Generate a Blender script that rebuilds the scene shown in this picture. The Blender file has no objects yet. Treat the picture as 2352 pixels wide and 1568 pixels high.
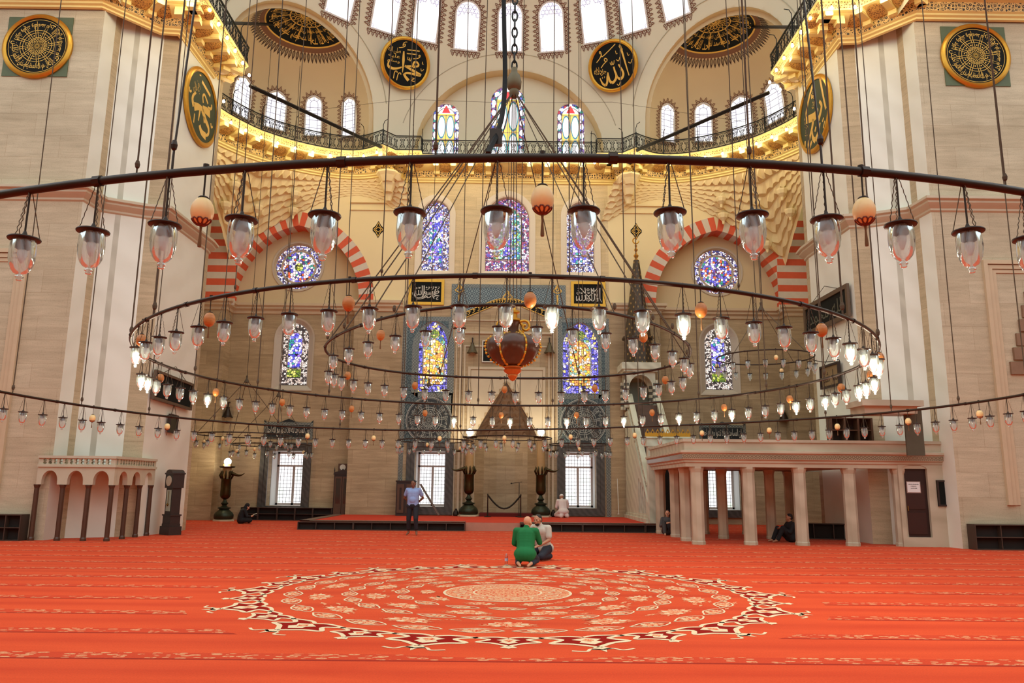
import bpy, bmesh, math, random
from math import sin, cos, tan, atan, pi, sqrt, radians, hypot, atan2
from mathutils import Vector, Matrix
from mathutils.geometry import tessellate_polygon
random.seed(7)
SC = bpy.context.scene
COL = SC.collection
# ------------------------------------------------------------------ camera
W, H, FPX = 2352.0, 1568.0, 1775.0
CAM = Vector((0.0, 0.0, 1.6))
PITCH = atan((1115 - 784) / FPX)
ROLL = 0.009875
YAW = radians(0.3723)
F0 = Vector((sin(YAW), cos(YAW), 0)); R0 = Vector((cos(YAW), -sin(YAW), 0)); ZZ = Vector((0, 0, 1))
FW = F0 * cos(PITCH) + ZZ * sin(PITCH)
U0 = ZZ * cos(PITCH) - F0 * sin(PITCH)
RT = R0 * cos(ROLL) + U0 * sin(ROLL)
UP = U0 * cos(ROLL) - R0 * sin(ROLL)
cd = bpy.data.cameras.new('camera'); cam = bpy.data.objects.new('camera', cd); COL.objects.link(cam)
cd.sensor_fit = 'HORIZONTAL'; cd.sensor_width = 36.0; cd.lens = 36.0 * FPX / W
cd.clip_start = 0.05; cd.clip_end = 300
m = Matrix.Identity(4)
for i in range(3):
    m[i][0] = RT[i]; m[i][1] = UP[i]; m[i][2] = -FW[i]; m[i][3] = CAM[i]
cam.matrix_world = m
SC.camera = cam
def ray(px, py): return FW + RT * ((px - W / 2) / FPX) + UP * ((H / 2 - py) / FPX)
def at_y(px, py, y): d = ray(px, py); return CAM + d * (y / d.y)
def at_z(px, py, z): d = ray(px, py); return CAM + d * ((z - 1.6) / d.z)
def at_plane(px, py, p, n):
    d = ray(px, py); return CAM + d * ((Vector(p) - CAM).dot(Vector(n)) / d.dot(Vector(n)))
def at_sphere(px, py, c, r):
    d = ray(px, py).normalized(); oc = CAM - Vector(c); b = oc.dot(d); k = oc.dot(oc) - r * r
    return CAM + d * (-b + sqrt(max(0, b * b - k)))
def proj(p):
    d = Vector(p) - CAM
    k = d.dot(FW)
    return (W / 2 + FPX * d.dot(RT) / k, H / 2 - FPX * d.dot(UP) / k)
# ------------------------------------------------------------------ mesh builder
class MB:
    def __init__(s): s.v = []; s.f = []; s.mi = []; s.m = 0
    def add(s, vs, fs):
        b = len(s.v); s.v += [tuple(v) for v in vs]
        for f in fs: s.f.append(tuple(b + i for i in f)); s.mi.append(s.m)
        return s
    def quad(s, a, b, c, d): return s.add([a, b, c, d], [(0, 1, 2, 3)])
    def box(s, x0, x1, y0, y1, z0, z1):
        v = [(x, y, z) for z in (z0, z1) for y in (y0, y1) for x in (x0, x1)]
        return s.add(v, [(0, 2, 3, 1), (4, 5, 7, 6), (0, 1, 5, 4), (2, 6, 7, 3), (0, 4, 6, 2), (1, 3, 7, 5)])
    def obox(s, c, ax, ay, az, hx, hy, hz):
        c = Vector(c); ax = Vector(ax) * hx; ay = Vector(ay) * hy; az = Vector(az) * hz
        v = [c + ax * i + ay * j + az * k for k in (-1, 1) for j in (-1, 1) for i in (-1, 1)]
        return s.add(v, [(0, 2, 3, 1), (4, 5, 7, 6), (0, 1, 5, 4), (2, 6, 7, 3), (0, 4, 6, 2), (1, 3, 7, 5)])
    def lathe(s, prof, n=16, c=(0, 0, 0), lob=None, a0=0.0):
        vs = []
        for r, z in prof:
            for i in range(n):
                a = 2 * pi * i / n + a0; rr = r * (lob(a, z) if lob else 1)
                vs.append((c[0] + rr * cos(a), c[1] + rr * sin(a), c[2] + z))
        fs = []
        for k in range(len(prof) - 1):
            for i in range(n):
                j = (i + 1) % n
                fs.append((k * n + i, k * n + j, (k + 1) * n + j, (k + 1) * n + i))
        return s.add(vs, fs)
    def disc(s, c, r, n=16, nrm=None):
        return s.add([(c[0] + r * cos(2 * pi * i / n), c[1] + r * sin(2 * pi * i / n), c[2]) for i in range(n)], [tuple(range(n))])
    def tube(s, pts, r, n=6, closed=False, cap=True):
        pts = [Vector(p) for p in pts]; N = len(pts); vs = []; up = None
        rr = r if isinstance(r, (list, tuple)) else [r] * N
        for i in range(N):
            a = pts[(i - 1) % N] if (closed or i > 0) else pts[i]
            b = pts[(i + 1) % N] if (closed or i < N - 1) else pts[i]
            t = (b - a)
            if t.length < 1e-9: t = Vector((0, 0, 1))
            t.normalize()
            if up is None:
                up = Vector((0, 0, 1)) if abs(t.z) < .9 else Vector((1, 0, 0))
            u = up - t * up.dot(t)
            if u.length < 1e-6: u = t.orthogonal()
            u.normalize(); w = t.cross(u); up = u
            for k in range(n):
                q = 2 * pi * k / n
                vs.append(pts[i] + (u * cos(q) + w * sin(q)) * rr[i])
        fs = []
        for i in range(N if closed else N - 1):
            j = (i + 1) % N
            for k in range(n):
                l = (k + 1) % n
                fs.append((i * n + k, i * n + l, j * n + l, j * n + k))
        if cap and not closed:
            fs.append(tuple(range(n))[::-1]); fs.append(tuple((N - 1) * n + k for k in range(n)))
        return s.add(vs, fs)
    def sphere(s, c, rx, ry=None, rz=None, n=12, m_=8):
        ry = ry or rx; rz = rz or rx
        vs = [(c[0], c[1], c[2] - rz)]
        for i in range(1, m_):
            a = -pi / 2 + pi * i / m_
            for k in range(n):
                q = 2 * pi * k / n
                vs.append((c[0] + rx * cos(a) * cos(q), c[1] + ry * cos(a) * sin(q), c[2] + rz * sin(a)))
        vs.append((c[0], c[1], c[2] + rz)); fs = []
        for k in range(n): fs.append((0, 1 + (k + 1) % n, 1 + k))
        for i in range(m_ - 2):
            for k in range(n):
                a = 1 + i * n + k; b = 1 + i * n + (k + 1) % n
                fs.append((a, b, b + n, a + n))
        L = len(vs) - 1; o = 1 + (m_ - 2) * n
        for k in range(n): fs.append((o + k, o + (k + 1) % n, L))
        return s.add(vs, fs)
    def poly(s, outer, holes=(), fn=lambda u, w: (u, 0, w), flip=False):
        loops = [list(outer)] + [list(h) for h in holes]
        tri = tessellate_polygon([[Vector((a, b, 0)) for a, b in lp] for lp in loops])
        fl = [p for lp in loops for p in lp]
        fs = []
        for t in tri:
            a, b, c = t
            ar = (fl[b][0] - fl[a][0]) * (fl[c][1] - fl[a][1]) - (fl[c][0] - fl[a][0]) * (fl[b][1] - fl[a][1])
            fs.append((a, b, c) if (ar > 0) != flip else (a, c, b))
        return s.add([fn(*p) for p in fl], fs)
    def prism(s, outer, fn, d0, d1, holes=()):
        """polygon (u,w) extruded between depths d0,d1; fn(u,w,d)->xyz"""
        s.poly(outer, holes, lambda u, w: fn(u, w, d0)); s.poly(outer, holes, lambda u, w: fn(u, w, d1), True)
        for lp in [outer] + list(holes):
            n = len(lp)
            vs = [fn(u, w, d) for d in (d0, d1) for u, w in lp]
            s.add(vs, [(i, (i + 1) % n, n + (i + 1) % n, n + i) for i in range(n)])
        return s
    def reveal(s, loop, fn, d0, d1):
        n = len(loop); vs = [fn(u, w, d) for d in (d0, d1) for u, w in loop]
        return s.add(vs, [(i, (i + 1) % n, n + (i + 1) % n, n + i) for i in range(n)])
    def ribbon(s, pts, ws, fn, d=0.0):
        """flat stroke in (u,w) plane"""
        n = len(pts); vs = []
        if not isinstance(ws, (list, tuple)): ws = [ws] * n
        for i in range(n):
            a = pts[max(0, i - 1)]; b = pts[min(n - 1, i + 1)]
            tx, ty = b[0] - a[0], b[1] - a[1]; L = hypot(tx, ty) or 1
            nx, ny = -ty / L, tx / L
            vs.append(fn(pts[i][0] + nx * ws[i] / 2, pts[i][1] + ny * ws[i] / 2, d))
            vs.append(fn(pts[i][0] - nx * ws[i] / 2, pts[i][1] - ny * ws[i] / 2, d))
        return s.add(vs, [(2 * i, 2 * i + 1, 2 * i + 3, 2 * i + 2) for i in range(n - 1)])
    def sweep(s, path, prof, closed=False):
        """path: (x,y) list; prof: (out,z) list; out is to the right-hand side of travel"""
        n = len(path); vs = []
        for i in range(n):
            p = Vector(path[i]).to_2d()
            a = Vector(path[i - 1]).to_2d() if (i > 0 or closed) else None
            b = Vector(path[(i + 1) % n]).to_2d() if (i < n - 1 or closed) else None
            d1 = (p - a).normalized() if a is not None else None
            d2 = (b - p).normalized() if b is not None else None
            if d1 is None: d1 = d2
            if d2 is None: d2 = d1
            n1 = Vector((d1.y, -d1.x)); n2 = Vector((d2.y, -d2.x)); nn = (n1 + n2)
            if nn.length < 1e-6: nn = n1
            nn.normalize(); k = 1 / max(.35, nn.dot(n1))
            for o, z in prof: vs.append((p.x + nn.x * o * k, p.y + nn.y * o * k, z))
        q = len(prof); fs = []
        for i in range(n if closed else n - 1):
            j = (i + 1) % n
            for k in range(q - 1): fs.append((i * q + k, j * q + k, j * q + k + 1, i * q + k + 1))
        return s.add(vs, fs)
    def xf(s, M):
        s.v = [tuple(M @ Vector(v)) for v in s.v]; return s
    def mirx(s):
        s.v = [(-x, y, z) for x, y, z in s.v]; s.f = [f[::-1] for f in s.f]; return s
    def build(s, name, mats, parent=None, smooth=False, merge=False, auto=None):
        me = bpy.data.meshes.new(name); me.from_pydata(s.v, [], s.f)
        if not isinstance(mats, (list, tuple)): mats = [mats]
        for q in mats: me.materials.append(q)
        if len(mats) > 1: me.polygons.foreach_set('material_index', s.mi)
        if merge or smooth or auto:
            b = bmesh.new(); b.from_mesh(me)
            bmesh.ops.remove_doubles(b, verts=b.verts, dist=1e-5)
            if merge: bmesh.ops.recalc_face_normals(b, faces=b.faces)
            b.to_mesh(me); b.free()
        if smooth or auto: me.polygons.foreach_set('use_smooth', [True] * len(me.polygons))
        if auto: me.set_sharp_from_angle(angle=radians(auto))
        me.update()
        o = bpy.data.objects.new(name, me); COL.objects.link(o)
        if parent is not None:
            o.parent = parent; o.matrix_parent_inverse = Matrix.Identity(4)
        return o
def tag(o, label, cat, group=None, kind=None):
    o['label'] = label; o['category'] = cat
    if group: o['group'] = group
    if kind: o['kind'] = kind
    return o
def empty(name, loc=(0, 0, 0), rz=0.0):
    o = bpy.data.objects.new(name, None); COL.objects.link(o); o.location = loc; o.rotation_euler = (0, 0, rz)
    o.empty_display_size = .2
    return o
def thing(name, label, cat, loc=(0, 0, 0), rz=0.0, group=None, kind=None):
    return tag(empty(name, loc, rz), label, cat, group, kind)
def copy_tree(o, parent=None):
    c = o.copy(); COL.objects.link(c)
    if parent is not None: c.parent = parent
    for ch in o.children: copy_tree(ch, c)
    return c
ORD = ['first', 'second', 'third', 'fourth', 'fifth', 'sixth', 'seventh', 'eighth', 'ninth', 'tenth', 'eleventh', 'twelfth', 'thirteenth', 'fourteenth', 'fifteenth', 'sixteenth', 'seventeenth', 'eighteenth', 'nineteenth']
TENS = {2: 'twenty', 3: 'thirty', 4: 'forty', 5: 'fifty', 6: 'sixty', 7: 'seventy', 8: 'eighty', 9: 'ninety'}
def ordw(i):
    """1 -> first"""
    if i <= 19: return ORD[i - 1]
    t, u = divmod(i, 10)
    return (TENS[t][:-1] + 'ieth') if u == 0 else TENS[t] + '-' + ORD[u - 1]
# ------------------------------------------------------------------ materials
def lin(c):
    return tuple((x / 12.92 if x <= .04045 else ((x + .055) / 1.055) ** 2.4) for x in (v / 255 for v in c)) + (1.0,)
class NT:
    def __init__(s, name):
        s.mat = bpy.data.materials.new(name); s.mat.use_nodes = True; s.t = s.mat.node_tree; s.t.nodes.clear()
        s.out = s.n('ShaderNodeOutputMaterial')
    def n(s, t, **k):
        o = s.t.nodes.new(t)
        for a, b in k.items(): setattr(o, a, b)
        return o
    def l(s, a, b): s.t.links.new(a, b); return s
    def val(s, node, **k):
        for a, b in k.items(): node.inputs[a.replace('_', ' ')].default_value = b
        return node
    def math(s, op, a, b=None, c=None, clamp=False):
        o = s.n('ShaderNodeMath', operation=op); o.use_clamp = clamp
        for i, x in enumerate((a, b, c)):
            if x is None: continue
            if hasattr(x, 'is_linked'): s.l(x, o.inputs[i])
            else: o.inputs[i].default_value = x
        return o.outputs[0]
    def mix(s, fac, a, b, blend='MIX'):
        o = s.n('ShaderNodeMix', data_type='RGBA', blend_type=blend)
        for i, x in ((0, fac), (6, a), (7, b)):
            if hasattr(x, 'is_linked'): s.l(x, o.inputs[i])
            else: o.inputs[i].default_value = x
        return o.outputs[2]
    def noise(s, vec=None, scale=5, detail=3, rough=.6, dist=0):
        o = s.n('ShaderNodeTexNoise'); s.val(o, Scale=scale, Detail=detail, Roughness=rough, Distortion=dist)
        if vec is not None: s.l(vec, o.inputs['Vector'])
        return o.outputs['Fac']
    def ramp(s, fac, stops):
        o = s.n('ShaderNodeValToRGB'); e = o.color_ramp.elements
        while len(e) < len(stops): e.new(.5)
        for q, (p, c) in zip(e, stops): q.position = p; q.color = c if len(c) == 4 else tuple(c) + (1,)
        s.l(fac, o.inputs[0]); return o.outputs[0]
    def pos(s): return s.n('ShaderNodeNewGeometry').outputs['Position']
    def obj(s): return s.n('ShaderNodeTexCoord').outputs['Object']
    def sep(s, v): o = s.n('ShaderNodeSeparateXYZ'); s.l(v, o.inputs[0]); return o.outputs
    def comb(s, x, y, z=0.0):
        o = s.n('ShaderNodeCombineXYZ')
        for i, q in enumerate((x, y, z)):
            if hasattr(q, 'is_linked'): s.l(q, o.inputs[i])
            else: o.inputs[i].default_value = q
        return o.outputs[0]
    def mapv(s, v, scale=(1, 1, 1), loc=(0, 0, 0), rot=(0, 0, 0)):
        o = s.n('ShaderNodeMapping'); s.l(v, o.inputs[0]); o.inputs['Scale'].default_value = scale; o.inputs['Location'].default_value = loc; o.inputs['Rotation'].default_value = rot
        return o.outputs[0]
    def bsdf(s, col, rough=.6, metal=0.0, bump=None, bstr=.2, bdist=.02, spec=.5, **k):
        o = s.n('ShaderNodeBsdfPrincipled')
        for nm, x in (('Base Color', col), ('Roughness', rough), ('Metallic', metal)):
            if hasattr(x, 'is_linked'): s.l(x, o.inputs[nm])
            else: o.inputs[nm].default_value = x
        o.inputs['Specular IOR Level'].default_value = spec
        for a, b in k.items(): o.inputs[a.replace('_', ' ')].default_value = b
        if bump is not None:
            q = s.n('ShaderNodeBump'); q.inputs['Strength'].default_value = bstr; q.inputs['Distance'].default_value = bdist
            s.l(bump, q.inputs['Height']); s.l(q.outputs[0], o.inputs['Normal'])
        s.l(o.outputs[0], s.out.inputs[0]); return o
def wall_uv(t):
    """(horizontal run, height) for any vertical wall"""
    g = t.n('ShaderNodeNewGeometry'); p = t.sep(g.outputs['Position']); nn = t.sep(g.outputs['True Normal'])
    ax = t.math('ABSOLUTE', nn[0]); ay = t.math('ABSOLUTE', nn[1])
    side = t.math('GREATER_THAN', ax, ay)
    u = t.math('ADD', t.math('MULTIPLY', p[0], t.math('SUBTRACT', 1.0, side)), t.math('MULTIPLY', p[1], side))
    return u, p[2]
def m_stone(name, c1, c2, mortar, bw=1.15, bh=.52, streak=.5, rough=.7, mo=.008):
    t = NT(name); u, z = wall_uv(t); v = t.comb(u, z)
    b = t.n('ShaderNodeTexBrick'); t.l(v, b.inputs['Vector'])
    t.val(b, Color1=lin(c1), Color2=lin(c2), Mortar=lin(mortar), Scale=1.0, Mortar_Size=mo, Mortar_Smooth=.3, Bias=0.0, Brick_Width=bw, Row_Height=bh)
    n1 = t.noise(t.mapv(v, (.35, 3.2, 1)), 2.2, 5, .65, .6)
    n2 = t.noise(v, .45, 3, .55)
    c = t.mix(streak, b.outputs['Color'], t.ramp(n1, [(.3, (.50, .46, .40)), (.7, (1.05, 1.03, 1.0))]), 'MULTIPLY')
    c = t.mix(.5, c, t.ramp(n2, [(.3, (.72, .68, .62)), (.65, (1.05, 1.04, 1.02))]), 'MULTIPLY')
    n3 = t.noise(v, 28, 2, .6)
    c = t.mix(.25, c, t.ramp(n3, [(.32, (.55, .5, .45)), (.48, (1, 1, 1))]), 'MULTIPLY')
    t.bsdf(c, rough, bump=b.outputs['Fac'], bstr=-.3, bdist=.01, spec=.3)
    return t.mat
def m_marble(name, c1, c2, scale=1.2, rough=.45, ang=.5):
    t = NT(name); p = t.pos()
    w = t.n('ShaderNodeTexWave'); t.val(w, Scale=scale, Distortion=5.0, Detail=3.0, Detail_Scale=1.2); w.wave_type = 'BANDS'
    t.l(t.mapv(p, (1, 1, 1.6), rot=(0, ang, ang)), w.inputs['Vector'])
    n = t.noise(p, .8, 4, .6)
    f = t.math('MULTIPLY', w.outputs['Fac'], n)
    t.bsdf(t.mix(f, lin(c1), lin(c2)), rough, spec=.4)
    return t.mat
def m_plain(name, c, rough=.6, metal=0.0, var=.12, scale=6, spec=.5, bump=False):
    t = NT(name); n = t.noise(t.obj(), scale, 4, .6)
    d = tuple(x * (1 - var * 2) for x in lin(c)[:3]) + (1,)
    t.bsdf(t.mix(n, d, lin(c)), rough, metal, spec=spec, bump=n if bump else None, bstr=.15)
    return t.mat
def m_emit(name, c, s, base=None):
    t = NT(name); b = t.bsdf(lin(base or c), .5)
    b.inputs['Emission Color'].default_value = lin(c); b.inputs['Emission Strength'].default_value = s
    return t.mat
GAL_E = 11.0; LAMP_E = 14.0; BAND0 = 7.70
# ================================================================== material library
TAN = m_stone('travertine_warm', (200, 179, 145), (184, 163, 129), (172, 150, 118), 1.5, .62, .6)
TANP = m_stone('travertine_pink', (214, 203, 176), (204, 191, 163), (194, 178, 150), 1.6, .7, .45)
TANU = m_stone('travertine_gold', (238, 220, 176), (230, 210, 164), (220, 198, 152), 1.5, .62, .4)
MARW = m_marble('marble_white', (236, 238, 224), (222, 222, 206), .35)
MARG = m_marble('marble_grey', (200, 198, 180), (176, 172, 154), .5)
MART = m_stone('travertine_strip', (212, 196, 164), (200, 184, 152), (190, 172, 140), 3.0, .7, .5)
MARL = m_marble('marble_loggia', (196, 184, 160), (164, 150, 126), .7, .5, 1.2)
MARD = m_marble('marble_dark_frame', (84, 82, 78), (52, 52, 50), 1.5, .4)
PLASTER = m_plain('plaster_cream', (224, 219, 194), .8, var=.03, scale=1.5, spec=.2)
PLASTERY = m_plain('plaster_yellow', (244, 226, 176), .8, var=.03, scale=1.5, spec=.2)
PLASTERT = m_plain('plaster_tan', (214, 194, 154), .85, var=.03, scale=1.2, spec=.2)
RED = m_plain('voussoir_red', (226, 96, 58), .7, var=.10, scale=5)
WHT = m_plain('voussoir_white', (222, 210, 190), .6, var=.08, scale=5)
MOLD = m_plain('stone_moulding', (214, 192, 158), .65, var=.10, scale=3)
MOLDY = m_plain('moulding_cream_gold', (248, 228, 152), .55, var=.05, scale=4)
GOLD = m_plain('gilding', (222, 166, 62), .35, .75, var=.12, scale=9)
GOLDP = m_plain('gold_paint', (236, 190, 84), .5, .15, var=.06, scale=9)
IRON = m_plain('black_iron', (34, 36, 34), .5, .5, var=.1, scale=20)
BRONZE = m_plain('dark_bronze', (58, 46, 38), .42, .6, var=.15, scale=14)
WOODD = m_plain('dark_walnut', (52, 36, 30), .5, var=.2, scale=8)
WOODM = m_plain('brown_wood', (96, 66, 46), .5, var=.2, scale=8)
BLACK = m_plain('black_panel', (20, 23, 20), .75, var=.1, spec=.2)
GREENP = m_plain('green_panel', (60, 70, 40), .75, var=.12, scale=4)
ROPE = m_plain('rope_dark', (92, 78, 60), .9, var=.2, scale=30)
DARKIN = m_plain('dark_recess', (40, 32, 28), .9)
def m_pattern(name, dark, lite, sc, thr=.09, rough=.5, metal=0.0, dist=.0, w=.05):
    """cells and curls of a painted arabesque"""
    t = NT(name); g = t.n('ShaderNodeNewGeometry'); p = t.mapv(g.outputs['Position'], (sc, sc, sc))
    v = t.n('ShaderNodeTexVoronoi', feature='DISTANCE_TO_EDGE'); t.val(v, Scale=1.0, Randomness=.55); t.l(p, v.inputs['Vector'])
    v2 = t.n('ShaderNodeTexVoronoi', feature='F1'); t.val(v2, Scale=1.0, Randomness=.55); t.l(p, v2.inputs['Vector'])
    s = t.math('SINE', t.math('MULTIPLY', v2.outputs['Distance'], 17.0))
    a = t.math('LESS_THAN', v.outputs['Distance'], thr)
    b = t.math('GREATER_THAN', s, .45)
    f = t.math('MAXIMUM', a, b)
    t.bsdf(t.mix(f, lin(dark), lin(lite)), rough, metal)
    return t.mat
FRIEZE = m_pattern('frieze_arabesque', (52, 44, 30), (240, 208, 130), 9.0)
FRET = m_pattern('gold_fret', (120, 92, 44), (250, 222, 140), 12.0)
COFFER = m_pattern('coffer_flowers', (112, 72, 34), (214, 166, 84), 14.0)
def m_tile(name, bw, sc, c0, c1, c2):
    """Iznik tile repeat: grid of rosettes in blue, white and turquoise"""
    t = NT(name); u, z = wall_uv(t)
    def fr(x): return t.math('SUBTRACT', t.math('FRACT', t.math('MULTIPLY', x, sc)), .5)
    a = fr(u); b = fr(z)
    r = t.math('SQRT', t.math('ADD', t.math('MULTIPLY', a, a), t.math('MULTIPLY', b, b)))
    th = t.math('ARCTAN2', b, a)
    pet = t.math('ADD', r, t.math('MULTIPLY', t.math('COSINE', t.math('MULTIPLY', th, 8.0)), .05))
    k = t.math('PINGPONG', t.math('MULTIPLY', pet, 1.0), .16)
    f1 = t.math('GREATER_THAN', k, .085)
    dm = t.math('ADD', t.math('ABSOLUTE', a), t.math('ABSOLUTE', b))
    f2 = t.math('LESS_THAN', t.math('ABSOLUTE', t.math('SUBTRACT', dm, .5)), .05)
    n = t.noise(t.comb(u, z), 1.2, 2)
    c = t.mix(f1, lin(c0), lin(c1)); c = t.mix(f2, c, lin(c2))
    c = t.mix(.35, c, t.ramp(n, [(.3, (.55, .6, .62)), (.7, (1.1, 1.1, 1.1))]), 'MULTIPLY')
    t.bsdf(c, .25, spec=.5); return t.mat
TILE = m_tile('iznik_tile_field', 0, 4.6, (48, 68, 78), (146, 162, 160), (36, 50, 60))
TILEB = m_tile('iznik_tile_border', 0, 7.5, (44, 58, 64), (164, 170, 158), (48, 60, 64))
TILEP = m_tile('iznik_tile_plain', 0, 3.1, (50, 68, 74), (92, 110, 110), (56, 72, 78))
TILED = m_plain('dark_blue_tile', (38, 46, 50), .3, var=.1)
OFFW = m_plain('white_lettering', (216, 212, 196), .5, var=.03)
def m_stained(name, cols, sc, edge=.05, e=.8, lead=(30, 26, 40), rnd=.8, warp=.5, ring=0.0):
    t = NT(name); u, z = wall_uv(t); p = t.comb(u, z)
    nz = t.n('ShaderNodeTexNoise'); t.val(nz, Scale=sc * .55, Detail=1.0); t.l(p, nz.inputs['Vector'])
    off = t.n('ShaderNodeVectorMath', operation='SCALE'); t.l(nz.outputs['Color'], off.inputs[0]); off.inputs['Scale'].default_value = warp / sc
    q = t.n('ShaderNodeVectorMath', operation='ADD'); t.l(p, q.inputs[0]); t.l(off.outputs[0], q.inputs[1])
    v = t.n('ShaderNodeTexVoronoi', feature='DISTANCE_TO_EDGE'); t.val(v, Scale=sc, Randomness=rnd); t.l(q.outputs[0], v.inputs['Vector'])
    f = t.n('ShaderNodeTexVoronoi', feature='F1'); t.val(f, Scale=sc, Randomness=rnd); t.l(q.outputs[0], f.inputs['Vector'])
    wn = t.n('ShaderNodeTexWhiteNoise', noise_dimensions='3D'); t.l(f.outputs['Position'], wn.inputs['Vector'])
    n = len(cols); r = t.ramp(wn.outputs['Value'], [(i / n, lin(c)) for i, c in enumerate(cols)])
    r.node.color_ramp.interpolation = 'CONSTANT'
    k = t.math('LESS_THAN', v.outputs['Distance'], edge)
    if ring:
        s = t.math('LESS_THAN', t.math('ABSOLUTE', t.math('SUBTRACT', f.outputs['Distance'], ring)), edge * .7); k = t.math('MAXIMUM', k, s)
    c = t.mix(k, r, lin(lead))
    b = t.bsdf(c, .3); t.l(c, b.inputs['Emission Color']); b.inputs['Emission Strength'].default_value = e
    return t.mat
ST_BLUE = m_stained('stained_blue', [(120, 120, 250), (200, 205, 255), (70, 70, 200), (245, 245, 255), (150, 110, 220), (60, 150, 150), (90, 90, 235), (225, 225, 255)], 8.5, .07)
ST_BORDER = m_stained('stained_border', [(235, 232, 245), (70, 60, 90), (200, 200, 225), (60, 60, 120), (240, 238, 240), (140, 90, 90), (110, 112, 200)], 15.0, .08, .75, (38, 34, 34))
ST_GREY = m_stained('stained_scroll', [(236, 232, 226), (80, 70, 66), (216, 208, 204), (60, 54, 56), (206, 190, 180)], 13.0, .09, .7, (34, 28, 28))
ST_GOLD = m_stained('stained_gold', [(255, 196, 70), (255, 244, 222), (236, 160, 80), (255, 214, 110), (130, 180, 170), (250, 214, 200), (228, 150, 84)], 9.0, .07, .72, (70, 44, 24))
ST_MIX = m_stained('stained_flowers', [(240, 238, 250), (214, 96, 60), (90, 90, 200), (60, 150, 130), (250, 220, 220), (70, 60, 120), (225, 226, 250), (120, 110, 210)], 9.5, .07, .7)
ST_GREEN = m_stained('stained_green', [(170, 190, 60), (120, 150, 50), (214, 220, 120), (90, 120, 60)], 9.0, .08, .6)
ST_TEAL = m_stained('stained_teal', [(120, 200, 180), (230, 240, 245), (80, 120, 190), (150, 170, 90), (200, 200, 240), (60, 130, 120)], 9.0, .07, .7)
ST_PURPLE = m_stained('stained_rose', [(160, 70, 110), (110, 90, 190), (235, 230, 240), (90, 70, 110), (190, 120, 150), (225, 220, 240)], 12.0, .08, .65)
DAY = m_emit('daylit_pane', (246, 248, 255), .64)
LEAD = m_plain('window_leading', (150, 150, 190), .5)
LEADD = m_plain('window_bars_dark', (70, 74, 80), .5)
RUSTP = m_plain('painted_rust', (112, 62, 46), .8, var=.05)
FRAMEW = m_plain('window_frame_wood', (196, 180, 172), .5, var=.05)
# outdoor view through the clear panes: bright sky with pale greenery low down
t = NT('daylit_garden_pane'); pp = t.pos(); n_ = t.noise(pp, 1.6, 4, .7)
zz = t.sep(pp)[2]
gm = t.math('MULTIPLY', t.math('SUBTRACT', 1.0, t.math('MULTIPLY', zz, .36), clamp=True), t.math('GREATER_THAN', n_, .56))
cc = t.mix(t.math('MULTIPLY', gm, .55), lin((252, 252, 255)), lin((170, 206, 150)))
b_ = t.bsdf(cc, .2); t.l(cc, b_.inputs['Emission Color']); b_.inputs['Emission Strength'].default_value = .8
DAYG = t.mat
# ================================================================== layout constants
YC, YS = 34.4, 35.2            # central / side back walls
PZ = .30                       # prayer platform height
YP = 28.35                     # platform front
RAILY = 33.25
Z0 = at_y(1165, 357, RAILY).z  # gallery floor edge
XC = 4.65                      # half width of central upper bay
ZS = 9.55                      # string course
XP0, XP1 = 12.77, 13.8         # corner pilaster
PIER = [(-27, 22.0), (-12.7, 22.0), (-12.62, 22.9), (-11.5, 23.5), (-10.96, 23.62), (-10.9, 26.9), (-10.95, 27.3), (-14.6, 27.4)]
RAIL = [(-27, 20.8), (-12.25, 20.8), (-11.0, 22.2), (-9.85, 22.3), (-9.85, 26.7), (-10.5, 27.3), (-11.9, 28.2), (-11.78, 28.85), (-11.4, 29.8), (-10.65, 31.0), (-9.6, 31.95), (-8.4, 32.65), (-7.3, 32.95), (-6.5, 32.8), (-5.65, 32.25), (-5.15, 32.85), (-4.0, 32.85), (-4.0, RAILY)]
def refine(pts, a, b, n):
    """Catmull-Rom refinement of pts[a..b]"""
    out = pts[:a]
    for i in range(a, b):
        p0, p1, p2, p3 = [Vector(pts[max(a, min(b, j))]) for j in (i - 1, i, i + 1, i + 2)]
        for k in range(n):
            t = k / n
            q = .5 * (2 * p1 + (p2 - p0) * t + (2 * p0 - 5 * p1 + 4 * p2 - p3) * t * t + (3 * p1 - p0 - 3 * p2 + p3) * t ** 3)
            out.append((q.x, q.y))
    return out + pts[b:]
RAILF = refine(RAIL, 7, 14, 4)
def mirpath(p): return [(-x, y) for x, y in p][::-1]
RAILALL = RAILF + mirpath(RAILF)
# ================================================================== walls
WN = [0]
def S(name, mb, mats, label, cat='wall', **k):
    o = mb.build(name, mats, **k); return tag(o, label, cat, kind='structure')
def arch_pts(xc, w, z0, zs, z1, n=10):
    """pointed-round arch outline, counter clockwise from bottom left; half width w, spring zs, apex z1"""
    h = z1 - zs; r = (w * w + h * h) / (2 * w) if h > w * 1.0001 else w
    right = []
    if h > w * 1.0001:
        cx = -(r - w); a1 = math.asin(min(1, h / r))
        for i in range(n + 1): a = a1 * i / n; right.append((xc + cx + r * cos(a), zs + r * sin(a)))
    else:
        for i in range(n + 1): a = pi / 2 * i / n; right.append((xc + w * cos(a), zs + h * sin(a)))
    left = [(2 * xc - x, z) for x, z in right[::-1]][1:]
    return [(xc - w, z0), (xc + w, z0)] + right[(0 if zs > z0 + 1e-6 else 1):] + left[:(None if zs > z0 + 1e-6 else -1)]
def rect_pts(x0, x1, z0, z1): return [(x0, z0), (x1, z0), (x1, z1), (x0, z1)]
def circ_pts(xc, zc, r, n=32): return [(xc + r * cos(2 * pi * i / n), zc + r * sin(2 * pi * i / n)) for i in range(n)]
def fr(Y): return lambda u, w, d=0.0: (u, Y + d, w)
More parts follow.
